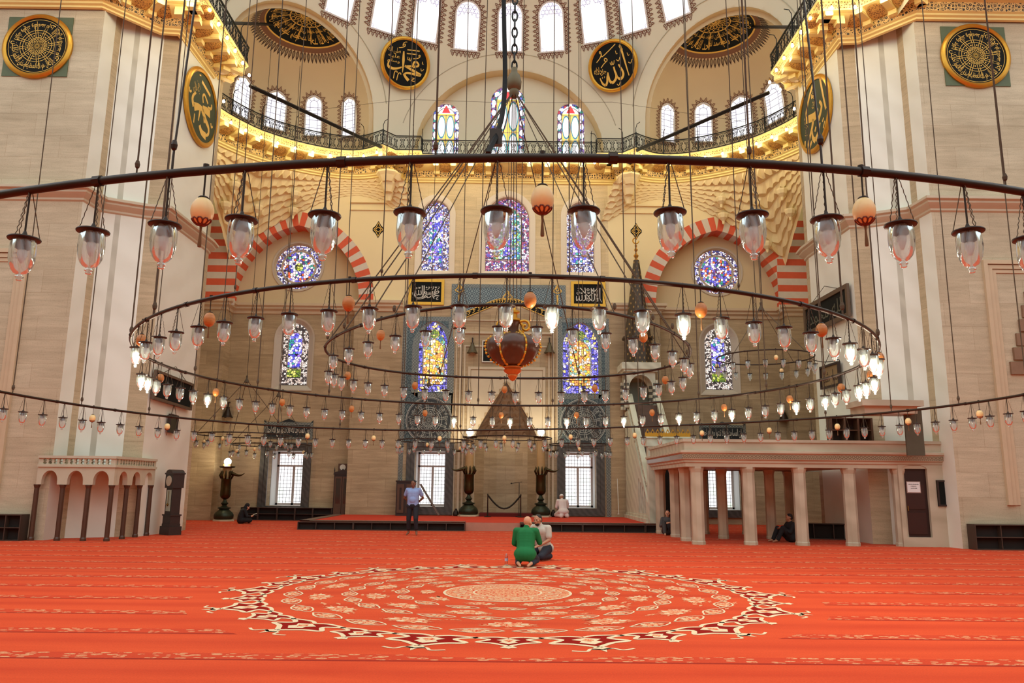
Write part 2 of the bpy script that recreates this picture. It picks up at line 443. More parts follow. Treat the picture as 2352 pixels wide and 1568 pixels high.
# openings
LW = [(-4.0, -2.66, .66, 3.07), (2.62, 3.98, .66, 3.1)]
SW = [(-10.65, -9.1, .62, 3.05), (9.1, 10.65, .62, 3.05)]
AW = [(-3.32, .93), (3.32, .93)]           # tiled arch windows xc, half width
SA = [(-9.82, .85), (9.82, .85)]           # side arch windows
ROUND = [(-9.87, 11.64), (9.87, 11.64)]
MW = [(-3.38, .64, 14.7), (-.04, 1.02, 14.92), (3.36, .64, 14.7)]
# central wall, lower
def aw_hole(xc, w): return arch_pts(xc, w, 5.68, 7.75, 8.96, 8)
mh = [(-1.36, PZ), (1.36, PZ), (1.36, 3.75)] + [(1.36 * (1 - (k / 9) ** 1.15), 3.75 + 2.4 * k / 9) for k in range(1, 9)] + [(0, 6.16)] + [(-1.36 * (1 - (k / 9) ** 1.15), 3.75 + 2.4 * k / 9) for k in range(8, 0, -1)] + [(-1.36, 3.75)]
mb = MB()
outer = [(-6.95, 0), (6.95, 0), (6.95, ZS), (-6.95, ZS)]
holes = [rect_pts(*q) for q in LW] + [aw_hole(*q) for q in AW] + [mh]
mb.poly(outer, holes, fr(YC))
for q in LW: mb.reveal(rect_pts(*q), fr(YC), 0, .55)
for q in AW: mb.reveal(aw_hole(*q), fr(YC), 0, .3)
mb.quad((-6.95, YC, 0), (-6.95, YC, ZS), (-6.95, YS, ZS), (-6.95, YS, 0)); mb.quad((6.95, YC, 0), (6.95, YS, 0), (6.95, YS, ZS), (6.95, YC, ZS))
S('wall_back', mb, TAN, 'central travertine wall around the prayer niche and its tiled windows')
# central wall, upper
mb = MB(); ZG = Z0 - .8
def mw_hole(xc, w, zt): return arch_pts(xc, w, 11.3, zt - w * 1.1, zt, 8)
mb.poly([(-XC, ZS), (XC, ZS), (XC, ZG + .3), (-XC, ZG + .3)], [mw_hole(*q) for q in MW], fr(YC))
for q in MW: mb.reveal(mw_hole(*q), fr(YC), 0, .35)
S('wall_back_upper', mb, TANU, 'golden stone wall with three stained windows below the gallery')
# side bays
ARC = dict(xc=9.72, w=2.93, zs=9.85, z1=13.38)
for s, nm in ((-1, 'left'), (1, 'right')):
    k = 0 if s < 0 else 1
    mb = MB()
    x0, x1 = sorted((s * 6.95, s * XP0))
    sa = arch_pts(SA[k][0], SA[k][1], 5.85, 8.2, 9.1, 8)
    mb.poly(rect_pts(x0, x1, 0, ZS), [rect_pts(*SW[k]), sa], fr(YS))
    mb.reveal(rect_pts(*SW[k]), fr(YS), 0, .55); mb.reveal(sa, fr(YS), 0, .25)
    # pilaster
    a, b = sorted((s * XP0, s * XP1))
    mb.poly(rect_pts(a, b, 0, ZS), (), fr(YC))
    mb.quad((s * XP0, YC, 0), (s * XP0, YS, 0), (s * XP0, YS, ZS), (s * XP0, YC, ZS))
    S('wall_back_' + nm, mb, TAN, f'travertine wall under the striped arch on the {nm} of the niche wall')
    mb = MB(); mb.quad((s * XP1, 27, 0), (s * XP1, YC, 0), (s * XP1, YC, 16), (s * XP1, 27, 16)); mb.quad((s * 27, 22, 0), (s * 27, 40, 0), (s * 27, 40, 17), (s * 27, 22, 17))
    S('wall_side_' + nm, mb, MART, f'side wall mostly hidden behind the {nm} pier')
    # tympanum
    mb = MB(); xa, xb = sorted((s * 6.2, s * 13.0))
    mb.poly(rect_pts(xa, xb, ZS - .1, 14.2), [circ_pts(ROUND[k][0], ROUND[k][1], 1.1)], fr(YS)); mb.reveal(circ_pts(ROUND[k][0], ROUND[k][1], 1.1), fr(YS), 0, .2)
    S('wall_tympanum_' + nm, mb, PLASTERT, f'tan plaster inside the {nm} striped arch around a round window')
    # arch face plane with opening
    mb = MB(); xa, xb = sorted((s * XC, s * XP1))
    ap = arch_pts(s * ARC['xc'], ARC['w'], ZS, ARC['zs'], ARC['z1'], 14)
    o2 = rect_pts(xa, xb, ZS, ZG + .3)
    loop = [p for p in o2]
    # outline with the opening cut from the bottom edge
    ol = [(xa, ZS), ap[0]] + ap[1:][::-1] + [(xb, ZS), (xb, ZG + .3), (xa, ZG + .3)]
    # ap = bl, br, arc(right->left); walk bl -> left side up -> apex -> right side down -> br
    ol = [(xa, ZS), ap[0]] + ap[2:][::-1] + [ap[1], (xb, ZS), (xb, ZG + .3), (xa, ZG + .3)]
    mb.poly(ol, (), fr(YC))
    S('wall_arch_' + nm, mb, PLASTERY, f'cream plaster wall above the {nm} striped arch')
    # voussoirs: a ring of alternating blocks with the soffit
    mb = MB(); w = ARC['w']; h = ARC['z1'] - ARC['zs']; r = (w * w + h * h) / (2 * w); th = .66; nb = 19
    for side in (-1, 1):
        a1 = math.asin(h / r)
        cx = s * ARC['xc'] - side * (r - w)
        for i in range(nb):
            t0, t1 = a1 * i / nb, a1 * (i + 1) / nb
            mb.m = 0 if i % 2 == 0 else 1
            def P(rr, a, y): return (cx + side * rr * cos(a), y, ARC['zs'] + rr * sin(a))
            yy = YC - .03
            v = [P(r, t0, yy), P(r + th, t0, yy), P(r + th, t1, yy), P(r, t1, yy), P(r, t0, YS), P(r, t1, YS), P(r + th, t0, YC), P(r + th, t1, YC)]
            mb.add(v, [(0, 1, 2, 3), (0, 3, 5, 4), (1, 6, 7, 2)])
    zz = ZS; i = 0
    for side in (-1, 1):                                    # stilts down to the string course
        mb.m = 1; xx = s * ARC['xc'] + side * w
        mb.box(min(xx, xx + side * th), max(xx, xx + side * th), YC - .03, YS, ZS, ARC['zs'])
    S('trim_' + ('1' if s < 0 else '2'), mb, [RED, WHT], f'red and white voussoirs of the {nm} arch over its round window', 'arch')
    # banded springing of the lateral arch beside the corner
    mb = MB(); nb = 14; z1_ = 13.9
    for i in range(nb):
        za = ZS + (z1_ - ZS) * i / nb; zb = ZS + (z1_ - ZS) * (i + 1) / nb; mb.m = 1 if i % 2 == 0 else 0
        cut = 0.0 if za < 11.6 else (za - 11.6) * .28
        xa, xb = s * (XP1 + .6), s * (12.42 + cut)
        mb.quad((xa, YC - .04, za), (xb, YC - .04, za), (xb, YC - .04, zb), (xa, YC - .04, zb))
    S('trim_' + ('3' if s < 0 else '4'), mb, [RED, WHT], f'red and white banded springer beside the {nm} pier', 'arch')
# string course
prof = [(0, ZS - .22), (.06, ZS - .2), (.08, ZS - .08), (.2, ZS), (.2, ZS + .08), (.3, ZS + .14), (.3, ZS + .26), (0, ZS + .3)]
for s, nm, q in ((-1, 'left', '5'), (1, 'right', '6')):
    p = [(-XP1 - .2, YC), (-XP0, YC), (-XP0, YS), (-6.95, YS), (-6.95, YC), (-4.75, YC)]
    mb = MB(); mb.sweep(p, prof)
    if s > 0: mb.mirx()
    S('trim_' + q, mb, MOLD, f'moulded string course under the {nm} striped arch', 'moulding')
# ================================================================== floor
# (carpet material is made in its own section)
# ================================================================== piers
for s, nm in ((-1, 'left'), (1, 'right')):
    segs = [((-27, 22.0), (-12.7, 22.0), TANP), ((-12.7, 22.0), (-12.65, 22.6), MARW), ((-12.65, 22.6), (-12.62, 22.9), MART), ((-12.62, 22.9), (-12.27, 23.09), MARW), ((-12.27, 23.09), (-12.13, 23.16), MARG), ((-12.13, 23.16), (-11.5, 23.5), MARW), ((-11.5, 23.5), (-10.96, 23.62), MART), ((-10.96, 23.62), (-10.9, 26.9), MARW), ((-10.9, 26.9), (-10.95, 27.3), MART), ((-10.95, 27.3), (-14.6, 27.4), MART)]
    mats = [TANP, MARW, MART, MARG]; mb = MB()
    for a, b, q in segs:
        mb.m = mats.index(q); mb.quad((a[0], a[1], 0), (b[0], b[1], 0), (b[0], b[1], Z0 + 1.2), (a[0], a[1], Z0 + 1.2))
    if s > 0: mb.mirx()
    S(f'wall_{nm}', mb, mats, f'huge {nm} pier with pale marble strips at its stepped corner')
    zc = 10.1
    pr = [(0, zc - .3), (.05, zc - .26), (.05, zc - .2), (.14, zc - .12), (.2, zc - .06), (.2, zc), (.28, zc + .04), (.28, zc + .12), (.1, zc + .18), (0, zc + .22)]
    mb = MB(); mb.sweep(PIER, pr)
    if s > 0: mb.mirx()
    S('trim_' + ('7' if s < 0 else '8'), mb, m_plain('pier_cornice_' + nm, (206, 192, 164), .6, var=.08, scale=3), f'moulded cornice wrapping the {nm} pier at mid height', 'moulding')
    # framed niche at the far side of the pier front
    mb = MB(); xn = -14.05
    for k, (d, wd) in enumerate(((.10, .12), (.06, .12), (.03, .1))):
        x = xn - .14 * k
        mb.box(x - wd, x, 22 - d, 22.01, 1.2, 8.3 - .14 * k); mb.box(-27, x - wd, 22 - d, 22.01, 8.3 - .14 * k - wd, 8.3 - .14 * k)
    if s > 0: mb.mirx()
    S('trim_' + ('9' if s < 0 else '10'), mb, MOLD, f'stone frame mouldings at the outer edge of the {nm} pier', 'moulding')
# muqarnas hood of the niche on the right pier
mb = MB()
for k in range(7):
    z = 4.9 + k * .42; x = 14.55 + k * .13
    for j in range(6):
        mb.box(x + j * .5, x + j * .5 + .46, 21.93 - .02 * (k % 2), 22.02, z - .1 * (j % 2), z + .36)
S('trim_11', mb, m_plain('carved_brown_stone', (150, 118, 92), .8, var=.15), 'stepped muqarnas carving at the outer edge of the right pier', 'carving')
# ================================================================== gallery
def offset_path(path, o):
    n = len(path); out = []
    for i in range(n):
        p = Vector(path[i]); a = Vector(path[i - 1]) if i else None; b = Vector(path[i + 1]) if i < n - 1 else None
        d1 = (p - a).normalized() if a is not None else (b - p).normalized(); d2 = (b - p).normalized() if b is not None else d1
        n1 = Vector((d1.y, -d1.x)); n2 = Vector((d2.y, -d2.x)); nn = (n1 + n2)
        if nn.length < 1e-6: nn = n1
        nn.normalize(); k = min(1.6, 1 / max(.3, nn.dot(n1)))
        out.append((p.x + nn.x * o * k, p.y + nn.y * o * k))
    return out
OV = 1.15
z = Z0
UPZ = .55
def gz(y): return Z0 + (UPZ if y <= 27.45 else 0)
PIERR = RAILF[:6] + [(-11.6, 27.4)]
mb = MB()
for pth, z in ((PIERR, Z0 + UPZ), (mirpath(PIERR), Z0 + UPZ), (RAILF[6:] + mirpath(RAILF[6:]), Z0)):
    mb.m = 0; mb.sweep(pth, [(-OV, z - .92), (-OV + .08, z - .90), (-OV + .08, z - .84), (-OV + .15, z - .80), (-OV + .15, z - .74), (-OV + .22, z - .70)])
    mb.m = 1; mb.sweep(pth, [(-OV + .22, z - .70), (-OV + .28, z - .44)])
    mb.m = 0; mb.sweep(pth, [(-OV + .28, z - .44), (-.3, z - .30), (-.12, z - .30), (-.12, z - .24)])
    mb.m = 2; mb.sweep(pth, [(-.12, z - .24), (-.03, z - .05)])
    mb.m = 0; mb.sweep(pth, [(-.03, z - .05), (.03, z - .05), (.03, z), (-OV - .5, z)])
S('trim_12', mb, [MOLDY, FRIEZE, FRET], 'gilded gallery cornice with pierced frieze running under the semi-domes', 'cornice')
# points at equal steps along the rail
def walk(path, step, start=.3):
    out = []; acc = start
    for i in range(len(path) - 1):
        a = Vector(path[i]); b = Vector(path[i + 1]); L = (b - a).length
        if L < 1e-6: continue
        d = (b - a) / L
        while acc <= L:
            out.append((a + d * acc, d)); acc += step
        acc -= L
    return out
VIS = [i for i in RAILALL]
half = [p for p in RAILF if p[0] > -13.2]
half = [(-13.2, 20.8)] + half + [(0, RAILY)]
brk = [q for q in walk(half, .8, .4)]
brk = [(p, d) for p, d in brk if p.x < -.2]
cof = MB(); nb = 0
for p, d in brk:
    for s in (-1, 1):
        P = Vector((p.x * -s, p.y, 0)); D = Vector((d.x * -s, d.y, 0)); N = Vector((d.y, -d.x, 0)); N.x *= -s
        mbb = MB(); zg = gz(p.y)
        c = P - N * .55; c.z = zg - .40
        mbb.obox(c + Vector((0, 0, -.0)), N, D, ZZ, .42, .11, .07)
        c2 = P - N * .84; c2.z = zg - .53; mbb.obox(c2, N, D, ZZ, .13, .13, .09)
        c3 = P - N * .28; c3.z = zg - .35; mbb.obox(c3, N, D, ZZ, .14, .13, .09)
        o = mbb.build('trim_13', MOLDY); nb += 1
        tag(o, f'small cream bracket under the gilded gallery, {ordw(nb)} counted from the pier towards the middle', 'bracket', 'gallery brackets', 'structure')
        # coffer of carved flowers beside each bracket
        c = P + D * .4 - N * .52; n = 14
        vs = [c + D * (.24 * cos(2 * pi * i / n)) + N * (.30 * sin(2 * pi * i / n)) + ZZ * (zg - .40 + .09 * sin(2 * pi * i / n)) for i in range(n)]
        cof.add(vs, [tuple(range(n))])
o = cof.build('trim_14', COFFER); tag(o, 'oval coffers of gilded carved flowers between the gallery brackets', 'carving', kind='structure')
# bulbs along the gallery edge
BULB = m_emit('warm_bulb', (255, 244, 214), 30.0)
BRASS = m_plain('brass_socket', (150, 116, 60), .4, .8)
def lamp_light(p, e, col=(1.0, .84, .46), r=.12, name='bulb_light'):
    l = bpy.data.lights.new(name, 'POINT'); l.energy = e; l.color = col; l.shadow_soft_size = r
    o = bpy.data.objects.new(name, l); COL.objects.link(o); o.location = p; return o
gb = None; k = 0
for i, (p, d) in enumerate(brk):
    for s in (-1, 1):
        N = Vector((d.y * 1.0, -d.x, 0)); N.x *= -s
        P = Vector((p.x * -s, p.y, 0)) + N * .1; P.z = gz(p.y) - .34
        if gb is None:
            gb = thing('gallery_bulb', 'x', 'light bulb')
            mbb = MB(); mbb.lathe([(0, -.085), (.03, -.075), (.05, -.04), (.045, -.005), (.025, .03), (.02, .05)], 10); mbb.build('glass', BULB, gb, smooth=True)
            mbb = MB(); mbb.lathe([(.024, .04), (.024, .11), (0, .11)], 8); mbb.build('socket', BRASS, gb)
            o = gb
        else: o = copy_tree(gb)
        o.location = P; k += 1
        side = 'left' if s > 0 else 'right'
        tag(o, f'glowing bare bulb under the {side} half of the gallery edge, {ordw(i + 1)} from its pier', 'light bulb', 'bulbs along the gallery edge')
        if i % 2 == 0: lamp_light(P + N * .12 - ZZ * .12, GAL_E)
# ------------------------------------------------------------------ iron railing
RH = .70
def spiral(cx, cz, r, turns, a0, sgn, n=11):
    return [(cx + r * (1 - .86 * i / n) * cos(a0 + sgn * 2 * pi * turns * i / n), cz + r * (1 - .86 * i / n) * sin(a0 + sgn * 2 * pi * turns * i / n)) for i in range(n + 1)]
UNIT = []
u0 = .15
for sx in (-1, 1):
    for sz in (-1, 1):
        UNIT.append(spiral(sx * .072, RH * .5 + sz * .155, .075, 1.4, pi / 2 * (1 if sz > 0 else -1) , sx * sz))
UNIT.append([(.072 * cos(a), RH * .5 + .075 * sin(a)) for a in [2 * pi * i / 10 for i in range(11)]])
for sx in (-1, 1): UNIT.append([(sx * .15, .06), (sx * .02, RH * .5), (sx * .15, RH - .06)])
def railing(path, label, closed_posts=True):
    r = thing('iron_railing', label, 'railing')
    bars = MB(); scr = MB(); Z0 = gz(path[len(path) // 2][1])
    P3 = [(x, y, Z0 + RH) for x, y in path]
    bars.tube(P3, .028, 5); bars.tube([(x, y, Z0 + .05) for x, y in path], .022, 5); bars.tube([(x, y, Z0 + RH - .07) for x, y in path], .014, 4)
    for p, d in walk(path, .31, .155):
        for st in UNIT:
            scr.tube([(p.x + d.x * u, p.y + d.y * u, Z0 + w) for u, w in st], .0125, 3, cap=False)
    for p, d in walk(path, 1.55, .02):
        posts = MB(); posts.box(p.x - .025, p.x + .025, p.y - .025, p.y + .025, Z0, Z0 + RH + .05)
        n = Vector((d.y, -d.x))
        posts.tube([(p.x, p.y, Z0), (p.x, p.y, Z0 + .95), (p.x + n.x * .08, p.y + n.y * .08, Z0 + 1.1), (p.x + n.x * .26, p.y + n.y * .26, Z0 + 1.13)], .016, 5); posts.build('post', IRON, r)
    bars.build('rails', IRON, r); scr.build('scrollwork', IRON, r)
    return r
RL = RAILF
ia = 7; ib = len(RAILF) - 4
secs = [(RL[:6], 'along the {} pier'), (RL[6:ib + 1], 'curving round the {} corner'), (RL[ib:], 'beside the {} end of the niche bay')]
secs[0] = ([(-13.5, 20.8)] + RL[1:6], secs[0][1])
Z0_ = Z0
for pth, lb in secs:
    for s, nm in ((-1, 'left'), (1, 'right')):
        pp = pth if s < 0 else mirpath(pth)
        railing(pp, 'black scrolled iron railing on the gallery ' + lb.format(nm))
railing([(-4.0, RAILY), (4.0, RAILY)], 'straight black scrolled iron railing before the three tympanum windows')
# ------------------------------------------------------------------ muqarnas under the corner galleries
WALLL = offset_path(RAILF, -OV)
for s, nm in ((-1, 'left'), (1, 'right')):
    c0 = Vector((-7.4, 28.6)); NT_ = 7; na = 96
    a0, a1 = radians(62), radians(184)
    def plan(a):
        d = Vector((cos(a), sin(a)))
        ra = 5.3
        # true wall line under the gallery
        best = None
        for i in range(len(WALLL) - 1):
            p, q = Vector(WALLL[i]), Vector(WALLL[i + 1]); e = q - p
            den = d.x * e.y - d.y * e.x
            if abs(den) < 1e-9: continue
            w = p - c0; t_ = (w.x * e.y - w.y * e.x) / den; u_ = (w.x * d.y - w.y * d.x) / den
            if 0 <= u_ <= 1 and t_ > 3.2: best = t_ if best is None else min(best, t_)
        if best: ra = best
        rx = (XP0 - 7.4) / abs(d.x) if d.x < -1e-6 else 99
        ry = (YC - 28.6) / d.y if d.y > 1e-6 else 99
        rc = min(rx, ry)
        return d, min(ra, rc - .02), rc
    mb = MB(); rows = []
    for k in range(NT_ + 1):
        for half_ in (0, 1):
            row = []
            for i in range(na + 1):
                a = a0 + (a1 - a0) * i / na
                d, ra, rc = plan(a); ov = rc - ra
                f = k / NT_
                sc = abs(sin(i * pi / 3 + (k % 2) * pi / 2))
                fr_ = min(1.0, max(0, (f + (.1 * sc if half_ else 0))))
                rr = ra + ov * (fr_ ** .8) + (.06 if k == NT_ and half_ else 0)
                zt = Z0 - .92
                zz = zt - (.35 + 1.28 * ov) * (k + half_ * .72) / (NT_ + .72) - (.12 * sc * (half_) * min(1, ov))
                row.append((c0.x + d.x * rr, c0.y + d.y * rr, zz))
            rows.append(row)
    vs = [p for r_ in rows for p in r_]; n = na + 1; fs = []
    for k in range(len(rows) - 1):
        for i in range(na): fs.append((k * n + i, k * n + i + 1, (k + 1) * n + i + 1, (k + 1) * n + i))
    mb.add(vs, fs)
    # hanging pendants
    for a in (115, 130, 143, 157):
        d, ra, rc = plan(radians(a)); ov = rc - ra
        for f in (.45, .8):
            rr = ra + ov * f - .12; zz = Z0 - .92 - (.35 + 1.28 * ov) * (f + .08)
            mb.lathe([(.0, -.34), (.05, -.3), (.07, -.16), (.2, -.02), (.24, .12), (.24, .2)], 8, (c0.x + d.x * rr, c0.y + d.y * rr, zz))
    if s > 0: mb.mirx()
    S('trim_15', mb, PLASTERY, f'tiered muqarnas vaulting under the {nm} corner gallery', 'muqarnas')
    mb = MB()
    for q, (dx, zz) in enumerate(((0, -1.0), (0, -1.4), (0, -1.75))):
        w = .55 - .16 * q
        mb.lathe([(0, -.3), (w * .5, -.26), (w * .8, 0), (w, .12), (w, .2), (0, .2)], 8, (-5.55, 33.55 + .2 * q, Z0 + zz))
    mb.box(-7.4, -5.0, 34.3, YC, Z0 - 1.95, Z0 - 1.87); mb.box(-7.4, -5.0, 34.33, YC, Z0 - 2.3, Z0 - 2.24)
    if s > 0: mb.mirx()
    S('trim_16', mb, PLASTERY, f'cream corbel and fillets below the gallery corner on the {nm}', 'moulding')
# ================================================================== vaults
DC = Vector((0, 22.3, 17.9)); DR = 12.35          # main semi-dome
TA, TZ = 4.42, 16.85                              # tympanum arch half width / centre height
EC = Vector((-8.3, 29.9, 0)); EA, EZ = 3.62, 18.1  # corner arch centre on its plane, half width, spring
ED = Vector((.7071, .7071, 0)); EN = Vector((-.7071, .7071, 0))
E2 = EC + EN * .75; ER = 3.42
def in_cut(p):
    """<0 inside one of the three arch openings; returns (value, which)"""
    best = (9, None)
    if p.y > DC.y:
        r = hypot(p.x, p.z - TZ) if p.z > TZ else abs(p.x)
        best = (r - TA, 'T')
    for s in (-1, 1):
        q = Vector((p.x * -s, p.y, 0)) - EC
        q.x = (p.x if s < 0 else -p.x) - EC.x
        if q.dot(EN) < -2.5: continue
        u = q.dot(ED); w = p.z - EZ
        r = hypot(u, w) if w > 0 else abs(u)
        if r - EA < best[0]: best = (r - EA, 'E' if s < 0 else 'F')
    return best
bm = bmesh.new(); NA, NE = 300, 150
grid = []
for j in range(NE + 1):
    zz = Z0 - .1; el0 = math.asin((zz - DC.z) / DR); el = el0 + (radians(62) - el0) * j / NE
    row = []
    for i in range(NA + 1):
        az = radians(-100 + 200 * i / NA)
        row.append(bm.verts.new((DC.x + DR * cos(el) * sin(az), DC.y + DR * cos(el) * cos(az), DC.z + DR * sin(el))))
    grid.append(row)
val = {v: in_cut(v.co) for r_ in grid for v in r_}
for j in range(NE):
    for i in range(NA):
        q = [grid[j][i], grid[j][i + 1], grid[j + 1][i + 1], grid[j + 1][i]]
        if min(val[v][0] for v in q) > -.12 and sum(val[v][0] > 0 for v in q) >= 1 and max(val[v][0] for v in q) > 0.0: bm.faces.new(q)
bmesh.ops.delete(bm, geom=[v for v in bm.verts if not v.link_faces], context='VERTS')
for v in bm.verts:
    f, w = in_cut(v.co)
    if f < 0.0 or (v.is_boundary and f < .16):
        if w == 'T':
            if v.co.z > TZ:
                d = Vector((v.co.x, v.co.z - TZ)).normalized() * TA; v.co.x = d.x; v.co.z = TZ + d.y
            else: v.co.x = math.copysign(TA, v.co.x)
        elif w:
            s = -1 if w == 'E' else 1
            q = Vector((v.co.x * -s, v.co.y, 0)); q = Vector((v.co.x if s < 0 else -v.co.x, v.co.y, 0)) - EC
            u = q.dot(ED); n_ = q.dot(EN); h = v.co.z - EZ
            if h > 0:
                k = EA / hypot(u, h); u *= k; h *= k
            else: u = math.copysign(EA, u)
            p = EC + ED * u + EN * n_
            v.co = Vector((p.x if s < 0 else -p.x, p.y, EZ + h))
me = bpy.data.meshes.new('ceiling'); bm.to_mesh(me); bm.free(); me.materials.append(PLASTER)
me.polygons.foreach_set('use_smooth', [True] * len(me.polygons))
o = bpy.data.objects.new('ceiling', me); COL.objects.link(o); tag(o, 'cream plaster semi-dome over the prayer niche', 'ceiling', kind='structure')
def sph_y(x, z):   # y of the main semi-dome at x,z
    return DC.y + sqrt(max(0, DR * DR - x * x - (z - DC.z) ** 2))
# tympanum arch soffit, archivolt line, wall and windows
YT = 34.75
ang = [pi * i / 48 for i in range(49)]
mb = MB()
loop = [(TA, Z0 - .2)] + [(TA * cos(a), TZ + TA * sin(a)) for a in ang] + [(-TA, Z0 - .2)]
for (xa, za), (xb, zb) in zip(loop[:-1], loop[1:]):
    mb.quad((xa, sph_y(xa, za), za), (xb, sph_y(xb, zb), zb), (xb, YT, zb), (xa, YT, za))
S('ceiling_niche_arch', mb, PLASTERT, 'tan soffit of the broad arch above the niche bay', 'arch', smooth=False)
mb = MB(); mb.tube([((TA + .72) * cos(a), sph_y((TA + .72) * cos(a), TZ + (TA + .72) * sin(a)) + .0, TZ + (TA + .72) * sin(a)) for a in ang[4:-4]], .022, 4)
S('trim_17', mb, m_plain('painted_grey_line', (190, 184, 160), .8), 'thin grey line painted around the niche bay arch', 'painted line')
TW = [(-3.02, .70, 19.0), (.03, .92, 20.15), (3.02, .70, 18.95)]
mb = MB(); TW_ = []
for px, py, wpx in ((1025, 236, 60), (1167, 196, 78), (1311, 236, 62)):
    p = at_y(px, py, YT); TW_.append((p.x, wpx / 2 / FPX * 38.2 * .98, p.z))
TW = TW_
def tw_hole(xc, w, zt): return arch_pts(xc, w, Z0 + .05, zt - w, zt, 10)
wl = [(-TA - .1, Z0 - .2), (TA + .1, Z0 - .2)] + [((TA + .1) * cos(a), TZ + (TA + .1) * sin(a)) for a in ang[1:-1]]
mb.poly(wl, [tw_hole(*q) for q in TW], fr(YT))
for q in TW: mb.reveal(tw_hole(*q), fr(YT), 0, .18)
S('wall_back_lunette', mb, PLASTER, 'cream lunette wall with three stained windows above the railing')
# corner semi-domes
def ew(p, s):  # local point to world
    return (p.x if s < 0 else -p.x, p.y, p.z)
for s, nm in ((-1, 'left'), (1, 'right')):
    # soffit from the main semi-dome back to the corner dome plane
    mb = MB(); st = []
    for i in range(49):
        a = pi * i / 48; u = EA * cos(a); h = EA * sin(a)
        st.append((u, EZ + h))
    st = [(EA, Z0 - .3)] + st + [(-EA, Z0 - .3)]
    fpts = []
    for u, zz in st:
        b = EC + ED * u; b.z = zz
        # march along EN to the main sphere
        oc = b - DC; bb = oc.dot(EN); cc_ = oc.dot(oc) - DR * DR
        t_ = -bb + sqrt(max(0, bb * bb - cc_))
        fpts.append(b + EN * t_)
    bpts = [E2 + ED * (u * (ER / EA)) + Vector((0, 0, zz - E2.z if zz < EZ else EZ + (zz - EZ) * (ER / EA) - E2.z)) for u, zz in st]
    mpts = [E2 + ED * u + Vector((0, 0, zz - E2.z)) for u, zz in st]
    for i in range(len(st) - 1):
        mb.add([ew(fpts[i], s), ew(fpts[i + 1], s), ew(mpts[i + 1], s), ew(mpts[i], s)], [(0, 1, 2, 3)])
        mb.add([ew(mpts[i], s), ew(mpts[i + 1], s), ew(bpts[i + 1], s), ew(bpts[i], s)], [(0, 1, 2, 3)])
    S('ceiling_arch_' + nm, mb, PLASTERT, f'tan soffit of the {nm} corner semi-dome arch', 'arch')
    mb = MB(); ra = EA + .62; pts = []
    for i in range(3, 46):
        a = pi * i / 48; b = EC + ED * (ra * cos(a)); b.z = EZ + ra * sin(a)
        oc = b - DC; bb = oc.dot(EN); t_ = -bb + sqrt(max(0, bb * bb - oc.dot(oc) + DR * DR)); pts.append(ew(b + EN * (t_ - .01), s))
    mb.tube(pts, .022, 4)
    S('trim_18', mb, bpy.data.materials['painted_grey_line'], f'thin grey line painted around the {nm} corner arch', 'painted line')
    mb = MB(); rows = []; n = 40
    base = atan2(EN.y, EN.x)
    prof = [(ER, Z0 - .2)] + [(ER * cos(pi / 2 * k / 20), EZ + ER * sin(pi / 2 * k / 20)) for k in range(21)]
    for r_, zz in prof:
        rows.append([ew(Vector((E2.x + r_ * cos(base - pi / 2 + pi * i / n), E2.y + r_ * sin(base - pi / 2 + pi * i / n), zz)), s) for i in range(n + 1)])
    vs = [p for r_ in rows for p in r_]; fs = []
    for k in range(len(rows) - 1):
        for i in range(n): fs.append((k * (n + 1) + i, k * (n + 1) + i + 1, (k + 1) * (n + 1) + i + 1, (k + 1) * (n + 1) + i))
    mb.add(vs, fs)
    S('ceiling_' + nm, mb, PLASTERT, f'tan plaster corner semi-dome on the {nm} with four small windows', 'ceiling', smooth=True)
def hit(px, py, inside, t0=18.0, t1=60.0):
    """first point along the pixel ray where inside() turns false"""
    d = ray(px, py); t = t0; st = .05
    while t < t1 and inside(CAM + d * t): t += st
    a, b = t - st, t
    for _ in range(25):
        m_ = (a + b) / 2
        if inside(CAM + d * m_): a = m_
        else: b = m_
    return CAM + d * a
def in_main(p): return (p - DC).length < DR
def in_ex(s):
    def f(p):
        q = Vector(((p.x if s < 0 else -p.x), p.y, p.z)); h = Vector((q.x - E2.x, q.y - E2.y))
        if q.z < EZ: return h.length < ER or h.dot(EN.to_2d()) < 0
        return Vector((h.x, h.y, q.z - EZ)).length < ER or h.dot(EN.to_2d()) < 0
    return f
def frame_at(p, c):
    """tangent frame on a dome: right, up, towards the room"""
    n = (Vector(c) - p).normalized()
    up = ZZ - n * ZZ.dot(n); up.normalize(); r = up.cross(n); return r, up, n
PICK = dict(main=in_main)
